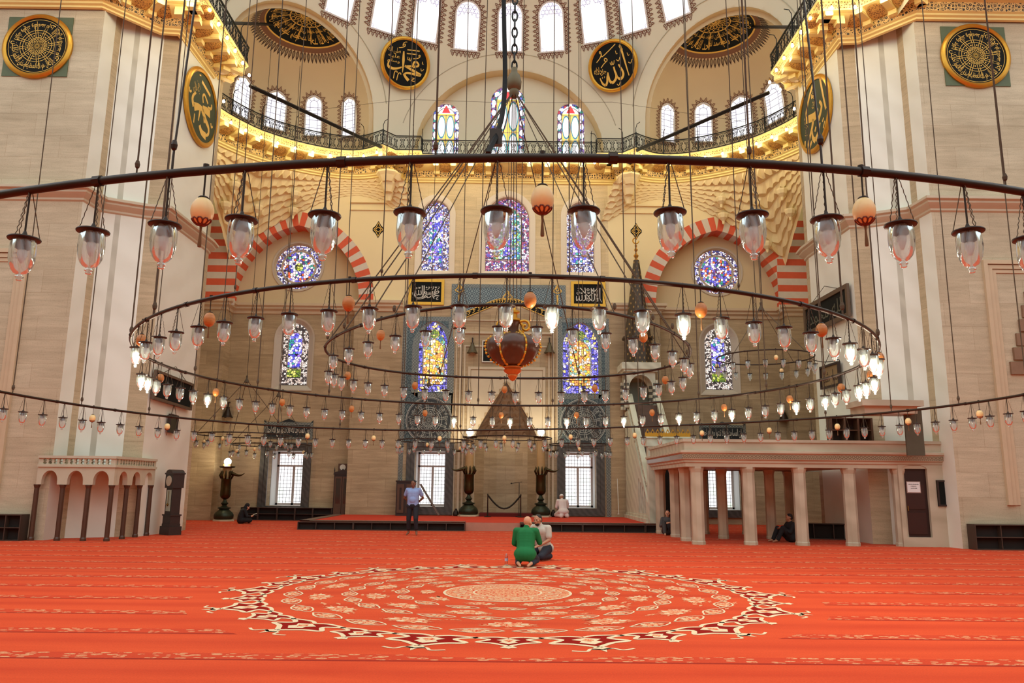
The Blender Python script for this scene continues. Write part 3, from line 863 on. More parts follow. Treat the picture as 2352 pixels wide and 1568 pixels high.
# ================================================================== lettering
_F = {'ا': 0xFE8D, 'ب': 0xFE8F, 'ت': 0xFE95, 'ج': 0xFE9D, 'ح': 0xFEA1, 'خ': 0xFEA5, 'د': 0xFEA9, 'ر': 0xFEAD, 'س': 0xFEB1, 'ش': 0xFEB5, 'ص': 0xFEB9, 'ض': 0xFEBD, 'ط': 0xFEC1, 'ع': 0xFEC9, 'غ': 0xFECD, 'ف': 0xFED1, 'ق': 0xFED5, 'ك': 0xFED9, 'ل': 0xFEDD, 'م': 0xFEE1, 'ن': 0xFEE5, 'ه': 0xFEE9, 'و': 0xFEED, 'ي': 0xFEF1, 'ى': 0xFEEF}
_R = set('ادروى')
def shape(t):
    out = []
    t = t.replace('لا', 'Λ')
    for i, ch in enumerate(t):
        if ch == ' ': out.append(' '); continue
        pv = t[i - 1] if i else ' '; nx = t[i + 1] if i + 1 < len(t) else ' '
        j0 = pv != ' ' and pv not in _R and pv != 'Λ'
        if ch == 'Λ': out.append(chr(0xFEFC if j0 else 0xFEFB)); continue
        b = _F[ch]; j1 = nx != ' ' and ch not in _R
        if ch in _R: out.append(chr(b + (1 if j0 else 0)))
        else: out.append(chr(b + (3 if j0 and j1 else 2 if j1 else 1 if j0 else 0)))
    return ''.join(out[::-1])
_TC = {}
def text_shape(t, latin=False):
    """outline of a line of lettering as (verts, faces, width), letter size 1"""
    k = (t, latin)
    if k not in _TC:
        cu = bpy.data.curves.new('lettering', 'FONT'); cu.body = t if latin else shape(t); cu.resolution_u = 2; cu.fill_mode = 'FRONT'
        o = bpy.data.objects.new('lettering', cu); COL.objects.link(o)
        me = bpy.data.meshes.new_from_object(o.evaluated_get(bpy.context.evaluated_depsgraph_get()))
        v = [(q.co.x, q.co.y) for q in me.vertices]; f = [tuple(p.vertices) for p in me.polygons]
        bpy.data.objects.remove(o); bpy.data.curves.remove(cu); bpy.data.meshes.remove(me)
        if v:
            x0 = min(a for a, b in v); x1 = max(a for a, b in v); y0 = min(b for a, b in v); y1 = max(b for a, b in v)
            v = [((a - (x0 + x1) / 2), (b - (y0 + y1) / 2)) for a, b in v]
        else: x0 = x1 = y0 = y1 = 0
        _TC[k] = (v, f, x1 - x0, y1 - y0)
    return _TC[k]
def put_text(mb, t, fn, cx, cy, w=None, h=None, rot=0.0, d=0.0, latin=False):
    v, f, tw, th = text_shape(t, latin)
    if not v: return
    sx = (w / tw) if w else h / th; sy = (h / th) if h else sx
    c, s = cos(rot), sin(rot)
    mb.add([fn(cx + a * sx * c - b * sy * s, cy + a * sx * s + b * sy * c, d) for a, b in v], f)
def put_arc_text(mb, t, fn, r, a_mid, w, h, d=0.0, outward=True):
    """lettering along a circle, read from the rim (outward) or from the centre"""
    v, f, tw, th = text_shape(t); sx = w / tw; sy = h / th; P = []
    for a, b in v:
        ang_ = a_mid - (a * sx) / r if outward else a_mid + (a * sx) / r
        rr = r + b * sy if outward else r - b * sy
        P.append(fn(rr * cos(ang_), rr * sin(ang_), d))
    mb.add(P, f)
def spline(pts, n=6):
    out = []
    for i in range(len(pts) - 1):
        p0, p1, p2, p3 = [pts[max(0, min(len(pts) - 1, j))] for j in (i - 1, i, i + 1, i + 2)]
        for k in range(n):
            t = k / n
            out.append(tuple(.5 * (2 * b + (c - a) * t + (2 * a - 5 * b + 4 * c - d_) * t * t + (3 * b - a - 3 * c + d_) * t ** 3) for a, b, c, d_ in zip(p0, p1, p2, p3)))
    out.append(tuple(pts[-1])); return out
def pen(mb, pts, fn, d=0.0, sc=1.0):
    """calligraphic stroke: (u, w, width) control points"""
    q = spline(pts, 6); mb.ribbon([(a, b) for a, b, c in q], [max(.004, c) * sc for a, b, c in q], fn, d)
def plane_fn(c, r, up, n):
    c = Vector(c)
    return lambda u, w, d=0.0: tuple(c + r * u + up * w + n * d)
def ring(mb, fn, r0, r1, d, n=48, a0=0, a1=2 * pi, cx=0, cy=0):
    vs = []
    for i in range(n + 1):
        a = a0 + (a1 - a0) * i / n
        vs += [fn(cx + r0 * cos(a), cy + r0 * sin(a), d), fn(cx + r1 * cos(a), cy + r1 * sin(a), d)]
    mb.add(vs, [(2 * i, 2 * i + 1, 2 * i + 3, 2 * i + 2) for i in range(n)])
def disc_panel(name, label, fn, R, board, trim, draw, ink, fw=.11, cat='roundel', thick=.06, square=None):
    root = thing(name, label, cat, tuple(fn(0, 0, 0)))
    off = Vector(fn(0, 0, 0))
    lf = lambda u, w, d=0.0: tuple(Vector(fn(u, w, d)) - off)
    if square:
        mb = MB(); mb.prism(rect_pts(-square, square, -square, square), lf, 0, .03); mb.build('square_board', square_mat, root)
    mb = MB(); mb.prism(circ_pts(0, 0, R, 40), lf, 0, thick); mb.build('board', board, root)
    mb = MB(); prof = [(R - .01, 0), (R - .01, thick + .03), (R + fw * .35, thick + .07), (R + fw * .7, thick + .05), (R + fw, thick + .01), (R + fw, 0)]
    n = 56; vs = [lf(r * cos(2 * pi * i / n), r * sin(2 * pi * i / n), d) for i in range(n) for r, d in prof]; q = len(prof)
    mb.add(vs, [(i * q + k, ((i + 1) % n) * q + k, ((i + 1) % n) * q + k + 1, i * q + k + 1) for i in range(n) for k in range(q - 1)])
    mb.build('gilt_rim', trim, root, auto=40)
    mb = MB(); draw(mb, lambda u, w, d=0.0: lf(u * R, w * R, thick + .004 + d)); mb.build('lettering', ink, root)
    return root
square_mat = m_plain('verdigris_board', (98, 112, 78), .6, var=.2, scale=3)
def crop_strokes(strokes, cx, cy, rx, ry, mb, fn, wk=1.0):
    for st in strokes:
        wd = st[0]; pts = st[1]
        n = len(pts); P = []
        for i, p in enumerate(pts):
            ww = wd if not isinstance(wd, (tuple, list)) else wd[0] + (wd[1] - wd[0]) * i / max(1, n - 1)
            P.append(((p[0] - cx) / rx, -(p[1] - cy) / ry, ww / rx * wk))
        pen(mb, P, fn)
MUH = [((46, 40), [(915, 880), (880, 810), (895, 735), (950, 715), (1005, 765), (985, 820), (880, 845), (760, 870), (690, 900)]), ((46, 66), [(680, 880), (800, 920), (950, 970), (1100, 1025)]), ((60, 40), [(1080, 1030), (950, 1035), (820, 1035), (740, 1050), (690, 1095)]), ((50, 72), [(680, 1080), (730, 1150), (815, 1225)]),
       ((30, 62), [(612, 525), (618, 620), (630, 750)]), ((62, 14), [(630, 750), (640, 900), (645, 1060)]), ((30, 70), [(610, 930), (520, 985), (420, 1015), (330, 1010)]), ((70, 16), [(330, 1010), (285, 970), (285, 890), (330, 790)]),
       (24, [(690, 468), (840, 445), (990, 428)]), (24, [(690, 562), (810, 545), (935, 525)]), (18, [(860, 655), (950, 625), (1010, 580), (1015, 530), (985, 535), (1000, 580)]), (15, [(725, 640), (732, 705), (760, 705), (768, 650), (775, 715), (800, 720), (812, 640)]),
       (20, [(520, 1100), (510, 1065), (475, 1065), (455, 1120), (450, 1260)]), (20, [(612, 1125), (605, 1090), (570, 1090), (545, 1140), (530, 1285)]), (16, [(890, 1140), (950, 1140), (900, 1185), (905, 1215), (975, 1212)]), (14, [(1100, 670), (1092, 725), (1125, 728)]), (14, [(1075, 850), (1100, 910), (1150, 855)]),
       (18, [(485, 468), (570, 435), (625, 395), (622, 345), (590, 355), (600, 395)]), (14, [(570, 395), (580, 330), (620, 290), (662, 280)])]
ALL = [((58, 20), [(980, 430), (1010, 540), (1050, 760), (1090, 1000), (1128, 1205)]), (26, [(972, 405), (1000, 470), (1035, 540)]), ((34, 64), [(905, 880), (940, 955), (985, 1060), (995, 1150), (960, 1225), (915, 1245)]), ((64, 24), [(915, 1245), (865, 1215), (835, 1130)]), ((36, 66), [(785, 910), (800, 1020), (825, 1130), (805, 1220), (745, 1290), (700, 1300)]), ((66, 26), [(700, 1300), (655, 1240), (638, 1130), (632, 1025)]), ((24, 58), [(632, 1020), (605, 1130), (590, 1260), (545, 1345)]), ((58, 18), [(545, 1345), (480, 1280), (445, 1190), (428, 1125)]),
       (20, [(385, 722), (470, 640), (515, 560), (510, 480), (485, 470), (488, 515), (520, 535), (535, 605), (700, 500), (882, 362)]), (20, [(480, 878), (560, 790), (635, 735), (645, 695), (600, 660), (578, 700), (600, 740), (640, 742)]), (15, [(708, 790), (725, 850), (748, 850), (752, 770), (768, 850), (795, 840), (812, 760)]), (16, [(865, 750), (915, 795), (955, 705)]), (16, [(1145, 875), (1195, 910), (1240, 820)]), (16, [(820, 1355), (860, 1400), (905, 1315)]), (13, [(865, 530), (880, 612), (908, 600)]), (13, [(1135, 640), (1155, 712), (1182, 695)]), (40, [(480, 1130), (492, 1132)]), (40, [(534, 1120), (546, 1122)])]
UMR = [(22, [(330, 325), (400, 360), (472, 398)]), (16, [(445, 585), (405, 520), (380, 500), (360, 560), (375, 665)]), ((60, 40), [(490, 712), (430, 735), (375, 765)]), ((30, 55), [(370, 785), (310, 825), (248, 905)]), ((40, 10), [(245, 905), (218, 820), (228, 720), (262, 640)]), ((46, 16), [(372, 800), (425, 900), (482, 985), (490, 1090), (455, 1175)]), ((30, 50), [(350, 1110), (385, 1190), (455, 1190)]), ((22, 12), [(338, 840), (325, 1060)]), ((40, 12), [(410, 880), (413, 990)]), (18, [(502, 520), (505, 580), (485, 625), (450, 642)]), (14, [(160, 670), (172, 735), (195, 695)]), (14, [(515, 855), (528, 920), (548, 880)]), (26, [(297, 245), (300, 268)]), (13, [(265, 1010), (262, 1180)])]
EBU = [((28, 22), [(378, 195), (310, 340), (255, 520), (215, 690)]), ((50, 66), [(215, 700), (290, 755), (370, 815), (410, 800)]), (22, [(410, 810), (425, 770), (412, 730)]), ((34, 22), [(350, 840), (320, 980), (265, 1130), (225, 1280)]), (20, [(228, 1270), (205, 1310), (188, 1230), (195, 1080)]), ((18, 42), [(318, 1030), (325, 1180), (360, 1270)]), ((42, 18), [(360, 1270), (410, 1190), (450, 1040)]), (22, [(488, 195), (510, 480), (530, 720), (548, 910)]), ((22, 36), [(460, 640), (488, 760), (465, 870), (425, 960)]), (34, [(365, 1050), (378, 1080)]), (30, [(490, 1030), (500, 1060)]), (12, [(240, 1350), (270, 1260), (300, 1200)]), (12, [(260, 1340), (290, 1260), (305, 1230)]), (14, [(350, 350), (345, 420), (375, 410)]), (14, [(520, 1100), (490, 1200)])]
MRA = [(24, [(770, 485), (785, 440), (830, 408), (852, 440), (815, 478), (770, 487), (715, 515)]), ((24, 30), [(712, 512), (790, 528), (865, 545)]), ((28, 20), [(862, 552), (780, 548), (725, 575)]), ((20, 30), [(715, 570), (735, 625)]), ((26, 16), [(768, 358), (745, 450), (705, 545), (715, 600)]), ((24, 16), [(700, 415), (692, 480), (676, 545)]), (18, [(690, 500), (664, 494), (655, 440), (648, 502), (618, 504), (608, 450), (598, 508), (560, 505)]), ((20, 26), [(562, 500), (515, 485), (503, 448), (535, 438), (552, 480), (500, 565), (420, 600)]), ((26, 20), [(548, 570), (480, 612), (390, 640), (288, 642)]), ((26, 22), [(480, 262), (482, 400), (475, 520), (430, 585)]), ((24, 30), [(430, 585), (360, 610), (290, 600), (260, 560), (262, 530)]), ((24, 14), [(432, 262), (436, 400), (438, 535)]), (20, [(402, 405), (412, 500), (382, 526), (356, 500), (346, 395)]), (22, [(348, 500), (320, 532), (290, 515), (268, 425)]), (18, [(265, 400), (252, 490), (232, 542), (206, 520), (200, 462)]), ((22, 30), [(560, 545), (566, 600), (620, 592), (668, 552)]), (14, [(525, 330), (540, 300), (556, 325), (535, 338)]), (14, [(522, 388), (575, 370), (620, 320), (600, 300), (592, 320)]), (14, [(655, 320), (668, 295), (680, 325)]), (14, [(665, 375), (705, 350), (722, 300), (700, 300)]), (14, [(800, 372), (845, 340), (860, 300), (838, 300)]), (14, [(345, 305), (350, 350), (368, 310), (372, 350), (390, 305)]), (12, [(755, 290), (762, 335), (778, 295), (785, 335), (800, 290)]), (14, [(265, 355), (300, 355), (300, 320), (278, 330)]), (16, [(800, 590), (832, 592), (790, 625), (812, 655), (845, 640)]), (24, [(210, 600), (222, 628)])]
LII = [((26, 16), [(862, 268), (862, 420), (864, 575)]), ((24, 18), [(790, 278), (790, 450), (792, 590), (830, 625), (768, 638)]), ((24, 20), [(640, 285), (740, 450), (838, 600)]), ((20, 26), [(782, 300), (680, 410), (568, 502)]), ((24, 28), [(702, 275), (716, 450), (718, 570), (690, 625), (645, 618), (622, 575), (600, 610)]), ((24, 18), [(636, 275), (645, 450), (655, 590)]), ((26, 20), [(352, 272), (450, 390), (560, 505), (588, 560), (545, 580), (540, 540)]), ((24, 14), [(472, 265), (492, 430), (512, 630)]), (24, [(470, 465), (484, 570), (445, 622), (402, 595), (395, 468)]), (24, [(396, 590), (355, 626), (325, 590), (322, 488)]), (20, [(320, 488), (292, 590), (258, 626), (246, 590), (250, 500)]), (15, [(365, 385), (370, 440), (388, 400), (395, 440), (415, 385)]), (15, [(545, 382), (550, 436), (568, 395), (575, 436), (600, 380)]), (13, [(520, 318), (536, 290), (568, 290), (586, 318), (568, 348), (536, 348), (520, 318)]), (14, [(540, 318), (566, 318)]), (16, [(290, 340), (322, 392), (300, 450), (262, 430), (270, 390)]), (12, [(280, 285), (320, 292), (300, 270)]), (20, [(545, 600), (560, 645), (590, 610)]), (14, [(900, 660), (880, 600), (865, 575)])]
# ------------------------------------------------------------------ round panels on the semi-dome
for px, py, wpx, st, cc, tx, lb in ((926, 148, 113, MUH, (690, 812, 530, 588), [('صلى الله', 390, 560, 300, 170), ('عليه', 400, 700, 280, 110), ('وسلم', 400, 830, 290, 110)], 'black and gold calligraphy roundel on the left of the semi-dome'), (1413, 154, 113, ALL, (768, 885, 528, 580), [('جل', 520, 990, 150, 150), ('جلاله', 400, 960, 200, 230)], 'black and gold calligraphy roundel on the right of the semi-dome')):
    p = hit(px, py, in_main); h = Vector((DC.x - p.x, DC.y - p.y, 0)).normalized()
    n = (h * cos(radians(20)) - ZZ * sin(radians(20))); r = ZZ.cross(n).normalized(); r = Vector((r.x, r.y, 0)).normalized(); up = n.cross(r)
    if up.z < 0: up = -up
    r = up.cross(n)
    depth = (p - CAM).dot(FW); R = wpx / 2 / FPX * depth * 1.0
    fn = plane_fn(p + n * .35, r, up, n)
    def dr(mb, f, st=st, cc=cc, tx=tx):
        crop_strokes(st, *cc, mb, f)
        for t, x, y, w, hh in tx: put_text(mb, t, f, (x - cc[0]) / cc[2], -(y - cc[1]) / cc[3], w / cc[2], hh / cc[3])
    disc_panel('calligraphy_roundel', lb, fn, R * .90, BLACK, GOLD, dr, GOLDP, R * .13)
# green ovals on the inner pier faces
for s, px, py, st, cc, lb in ((-1, 459, 247, UMR, (365, 765, 225, 600), 'dark green and gold roundel on the left pier'), (1, 1875, 263, EBU, (365, 770, 235, 625), 'dark green and gold roundel on the right pier')):
    a = Vector((-10.96, 23.62)); b = Vector((-10.9, 26.9)); d = (b - a).normalized()
    r = Vector((d.x, d.y, 0)) if s < 0 else Vector((d.x, -d.y, 0)); n = Vector((d.y, -d.x, 0)) if s < 0 else Vector((-d.y, -d.x, 0))
    p = at_plane(px, py, (a.x if s < 0 else -a.x, a.y, 0), n)
    fn = plane_fn(p + n * .02, r, ZZ, n)
    def dr(mb, f, st=st, cc=cc, s=s):
        crop_strokes(st, *cc, mb, f)
        if s < 0: put_text(mb, 'رضي الله عنه', f, -.45, .35, .5, .42, .9)
        else: put_text(mb, 'رضي', f, -.6, -.22, .3, .3, .9); put_text(mb, 'الله عنه', f, .0, .45, .5, .22, 1.2)
    disc_panel('calligraphy_roundel', lb, fn, 1.22, GREENP, GOLD, dr, GOLDP, .16)
SURA = ['قل هو الله', 'احد الله', 'الصمد لم', 'يلد ولم', 'يولد ولم', 'يكن له', 'كفوا احد', 'صدق الله', 'العظيم']
_F['ظ'] = 0xFEC5; _F['ز'] = 0xFEAF; _R.add('ز')
def wheel(mb, f, nsec=12, th=.016):
    for r in (.30, .47, .56): ring(mb, f, r - th / 2, r + th / 2, 0)
    ring(mb, f, .93, .945, 0)
    for i in range(nsec):
        a = 2 * pi * i / nsec + .1
        for q in (-.035, .035):
            mb.ribbon([(.30 * cos(a) - q * sin(a), .30 * sin(a) + q * cos(a)), (.72 * cos(a + .05) - q * sin(a), .72 * sin(a + .05) + q * cos(a))], th, f)
        b = a + pi / nsec
        put_arc_text(mb, SURA[i % len(SURA)], f, .75, b, .40, .28, outward=False)
        mb.ribbon([(.38 * cos(b) - .02, .38 * sin(b)), (.38 * cos(b) + .02, .38 * sin(b))], .04, f)
    for k in range(16):                       # centre rosette of crossing circles
        a = 2 * pi * k / 16
        ring(mb, f, .108, .12, 0, 14, cx=.155 * cos(a), cy=.155 * sin(a))
    ring(mb, f, .03, .05, 0, 12)
for s, px, py, lb in ((-1, 88, 108, 'gilded wheel of calligraphy on a green square on the left pier'), (1, 2239, 130, 'gilded wheel of calligraphy on a green square on the right pier')):
    p = at_y(px, py, 22.0); n = Vector((0, -1, 0)); k = (p - CAM).dot(FW) / FPX
    disc_panel('calligraphy_roundel', lb, plane_fn(p, Vector((1, 0, 0)), ZZ, n), 70 * k, BLACK, GOLD, wheel, GOLDP, 10 * k, square=74 * k)
# ------------------------------------------------------------------ painted apex panels in the corner semi-domes
for s, nm in ((-1, 'left'), (1, 'right')):
    base = atan2(EN.y, EN.x)
    def cap(u, w, d=0.0, s=s):
        """u,w: metres along the dome away from its apex; w towards the wall"""
        r = hypot(u, w); a = atan2(w, u); th = r / ER; R_ = ER - .012 - d
        ang_ = base - pi / 2 + a
        return ew(Vector((E2.x + R_ * sin(th) * cos(ang_), E2.y + R_ * sin(th) * sin(ang_), EZ + R_ * cos(th))), s)
    sgn = -1 if s < 0 else 1
    root = thing('painted_dome_panel', f'half-round black and gold calligraphy painted in the {nm} corner semi-dome', 'calligraphy panel', (0, 0, 0))
    RR = 1.75
    mb = MB(); n = 60
    def fan(r0, r1, d, m_=5, nn=60):
        rows = []
        for j in range(m_ + 1):
            r = r0 + (r1 - r0) * j / m_
            rows.append([cap(r * cos(pi * i / nn), r * sin(pi * i / nn), d) for i in range(nn + 1)])
        vs = [p for q in rows for p in q]; k = nn + 1
        mb.add(vs, [(a * k + b, a * k + b + 1, (a + 1) * k + b + 1, (a + 1) * k + b) for a in range(m_) for b in range(nn)])
    fan(.02, RR, 0); mb.build('ground', BLACK, root)
    mb = MB(); fan(RR, RR + .07, .004, 1); fan(.70, .73, .004, 1, 30)
    mb.build('gold_border', GOLDP, root)
    mb = MB(); fan(RR + .07, RR + .30, 0, 1)
    for i in range(40):
        a = pi * (i + .5) / 40; r0 = RR + .28; r1 = RR + .72; dw = .052
        def pt(r, k): return cap(r * cos(a + k), r * sin(a + k), .002)
        mb.add([pt(r0, -dw * .5), pt(r0 + .1, -.004), pt(r0 + .1, .004), pt(r0, dw * .5)], [(0, 1, 2, 3)])
    mb.build('brown_band', m_plain('brown_painted_band', (128, 88, 62), .8, var=.1, scale=20), root)
    mb = MB()
    for i in range(40):
        a = pi * (i + .5) / 40; r0 = RR + .30; r1 = RR + .80
        pts = []
        for k in range(9):
            q = k / 8; wv = .072 * sin(pi * min(1, q * 1.0) ** .75)
            pts.append((r0 + (r1 - r0) * q, wv))
        for sg in (-1, 1):
            vs = []
            for r, wv in pts: vs += [cap(r * cos(a + sg * wv / r * 1.0), r * sin(a + sg * wv / r), .002), cap(r * cos(a + sg * max(0, wv - .034) / r), r * sin(a + sg * max(0, wv - .034) / r), .002)]
            mb.add(vs, [(2 * j, 2 * j + 1, 2 * j + 3, 2 * j + 2) for j in range(8)])
        mb.ribbon([((r0 + .05) * cos(a), (r0 + .05) * sin(a)), ((r1 - .1) * cos(a), (r1 - .1) * sin(a))], .02, lambda u, w, d=0: cap(u, w, .003))
    mb.build('leaf_fringe', m_plain('painted_dark_leaf', (70, 50, 40), .8), root)
    mb = MB(); f2 = lambda u, w, d=0.0: cap(u, w, .006)
    for i in range(7):
        a = pi * (i + .5) / 7
        put_arc_text(mb, SURA[i], f2, 1.38, a, .66, .5, outward=False)
        put_arc_text(mb, SURA[(i + 3) % 8], f2, .98, a, .42, .3, outward=False)
        for q in (-.02, .02):
            mb.ribbon([(.74 * cos(a + .2 + q), .74 * sin(a + .2 + q)), (1.5 * cos(a + .2 + q), 1.5 * sin(a + .2 + q))], .022, f2)
    for i in range(9):
        for j in range(3):
            a = pi * (i + .5) / 9; r = .16 + .22 * j
            if r < .7: ring(mb, f2, .085, .105, 0, 10, cx=r * cos(a), cy=r * sin(a))
    mb.build('lettering', GOLDP, root)
# ================================================================== windows of the vaults
def fringe(mb, loop, fn, L, hgt, th=.03, d=0.0):
    """leaf fringe along a closed outline, points outward"""
    per = []; n = len(loop); tot = 0
    for i in range(n):
        a, b = loop[i], loop[(i + 1) % n]; l_ = hypot(b[0] - a[0], b[1] - a[1]); per.append((tot, l_)); tot += l_
    cnt = int(tot / L); stp = tot / cnt
    def at(s_):
        s_ %= tot
        for i in range(n):
            t0, l_ = per[i]
            if s_ <= t0 + l_ or i == n - 1:
                a, b = loop[i], loop[(i + 1) % n]; k = (s_ - t0) / max(l_, 1e-6)
                return (a[0] + (b[0] - a[0]) * k, a[1] + (b[1] - a[1]) * k), ((b[0] - a[0]) / max(l_, 1e-6), (b[1] - a[1]) / max(l_, 1e-6))
    for i in range(cnt):
        p, t = at(i * stp); nx, ny = t[1], -t[0]
        def q(u, v): return (p[0] + t[0] * u * stp + nx * v * hgt, p[1] + t[1] * u * stp + ny * v * hgt)
        mb.ribbon([q(-.5, .12), q(-.42, .45), q(-.12, .55), q(-.22, .78), q(0, 1.12), q(.22, .78), q(.12, .55), q(.42, .45), q(.5, .12)], th, fn, d)
        mb.ribbon([q(-.5, .12), q(-.2, .02), q(0, .35), q(.2, .02), q(.5, .12)], th, fn, d)
WNO = 0
def window_root(label, loc=(0, 0, 0)):
    global WNO; WNO += 1
    return thing(f'window_{WNO}', label, 'window', loc, kind='structure')
RIMW = m_plain('window_plaster_rim', (222, 218, 212), .7, var=.02)
upper = [(787, -22, 66, 104, -28), (888, 18, 62, 92, -15), (980, 36, 58, 98, -9), (1073, 60, 56, 92, -4), (1172, 63, 56, 92, 0), (1267, 62, 56, 94, 3), (1364, 38, 58, 98, 9), (1453, 18, 60, 92, 15), (1546, -20, 64, 104, 26)]
for i, (px, py, wpx, hpx, rot) in enumerate(upper):
    p = hit(px, py, in_main); r, up, n = frame_at(p, DC); k = (p - CAM).dot(FW) / FPX
    w = wpx / 2 * k * .94; hh = hpx * k * .5 * 1.12
    def fn(u, v, d=0.0, p=p, r=r, up=up):
        q = p + r * u + up * v; c = q - DC; return tuple(DC + c * ((DR - .02 - d) / c.length))
    ap = arch_pts(0, w, -hh, hh - w, hh, 8)
    root = window_root(f'round-topped dome window of white roundels, {ordw(i + 1)} from the left')
    mb = MB(); mb.poly(ap, (), fn); mb.build('pane', DAY, root)
    mb = MB(); mb.m = 0; rr = w * .2
    j = 0; v = -hh + rr * .6
    while v < hh - rr * .5:
        for q in range(-4, 5):
            u = q * rr * 1.75 + (rr * .875 if j % 2 else 0)
            lim = w - rr * .3 if v < hh - w else sqrt(max(0, w * w - (v - hh + w) ** 2)) - rr * .3
            if abs(u) < lim: ring(mb, fn, rr * .74, rr * .90, .012, 10, cx=u, cy=v)
        v += rr * 1.55; j += 1
    mb.build('lattice', m_plain('pale_blue_lead', (168, 168, 226), .5) if 'pale_blue_lead' not in bpy.data.materials else bpy.data.materials['pale_blue_lead'], root)
    mb = MB(); big = arch_pts(0, w + .07, -hh - .07, hh - w, hh + .07, 8)
    m_ = len(ap); vs = [fn(*q, .02) for q in ap] + [fn(*q, .02) for q in big]; mb.add(vs, [(a, (a + 1) % m_, m_ + (a + 1) % m_, m_ + a) for a in range(m_)])
    mb.build('rim', RIMW, root)
    mb = MB(); fringe(mb, big, fn, .20, .25, .036, .004); mb.build('painted_border', RUSTP, root)
small = [(553, 222, 42, 84), (632, 254, 40, 80), (721, 268, 38, 84), (804, 270, 36, 82), (1531, 283, 36, 80), (1615, 283, 40, 82), (1704, 268, 42, 84), (1781, 235, 40, 82)]
for i, (px, py, wpx, hpx) in enumerate(small):
    s = -1 if i < 4 else 1
    p = hit(px, py, in_ex(s)); e = Vector((E2.x if s < 0 else -E2.x, E2.y, 0)); k = (p - CAM).dot(FW) / FPX
    hor = Vector((e.x - p.x, e.y - p.y, 0)).normalized(); r = ZZ.cross(hor) * -1; r = Vector((-hor.y, hor.x, 0)) * 1
    r = ZZ.cross(hor)  # to the right when facing the wall
    az0 = atan2(p.y - e.y, p.x - e.x); zc = p.z
    def fn(u, v, d=0.0, e=e, az0=az0, zc=zc):
        rr_ = ER - .015 - d; z_ = zc + v
        a = az0 - u / ER
        if z_ < EZ: return (e.x + rr_ * cos(a), e.y + rr_ * sin(a), z_)
        th = (z_ - EZ) / ER
        return (e.x + rr_ * cos(th) * cos(a), e.y + rr_ * cos(th) * sin(a), EZ + rr_ * sin(th))
    w = wpx / 2 * k / max(.5, abs(hor.y)) * .92 ; w = min(w, .5); hh = hpx * k * .5 * 1.08
    ap = arch_pts(0, w, -hh, hh - w, hh, 8)
    root = window_root(f'small round-topped window in the {"left" if s < 0 else "right"} corner semi-dome, {ordw(i % 4 + 1)} of four from the left')
    mb = MB(); mb.poly(ap, (), fn)
    # finer pane so that it follows the dome
    mb = MB(); rows = []
    for j in range(13):
        v = -hh + 2 * hh * j / 12; lim = w if v < hh - w else sqrt(max(0, w * w - (v - hh + w) ** 2))
        rows.append([fn(lim * (q / 3 - 1), v) for q in range(7)])
    vs = [q for r_ in rows for q in r_]; mb.add(vs, [(a * 7 + b, a * 7 + b + 1, a * 7 + b + 8, a * 7 + b + 7) for a in range(12) for b in range(6)])
    mb.build('pane', DAY, root)
    mb = MB(); th = .022
    inn = arch_pts(0, w * .52, -hh + .05, hh - w, hh - w * .48, 6); mb.ribbon(inn + [inn[0]], th, fn, .012)
    for v in (-.62, -.2, .15, .45): mb.ribbon([(-w, v * hh), (w, v * hh)], th, fn, .012)
    for v in (-.8, -.45, 0, .3): 
        for sg in (-1, 1): mb.ribbon([(sg * w * .52, v * hh), (sg * w, v * hh)], th, fn, .012)
    for a in (.25, .5, .75): mb.ribbon([(w * .52 * cos(pi * a), hh - w + w * .52 * sin(pi * a)), (w * cos(pi * a), hh - w + w * sin(pi * a))], th, fn, .012)
    mb.build('lattice', LEAD, root)
    mb = MB(); big = arch_pts(0, w + .06, -hh - .06, hh - w, hh + .06, 8); m_ = len(ap)
    vs = [fn(*q, .02) for q in ap] + [fn(*q, .02) for q in big]; mb.add(vs, [(a, (a + 1) % m_, m_ + (a + 1) % m_, m_ + a) for a in range(m_)])
    mb.build('rim', RIMW, root)
    mb = MB(); fringe(mb, big, fn, .17, .21, .03, .004); mb.build('painted_border', RUSTP, root)
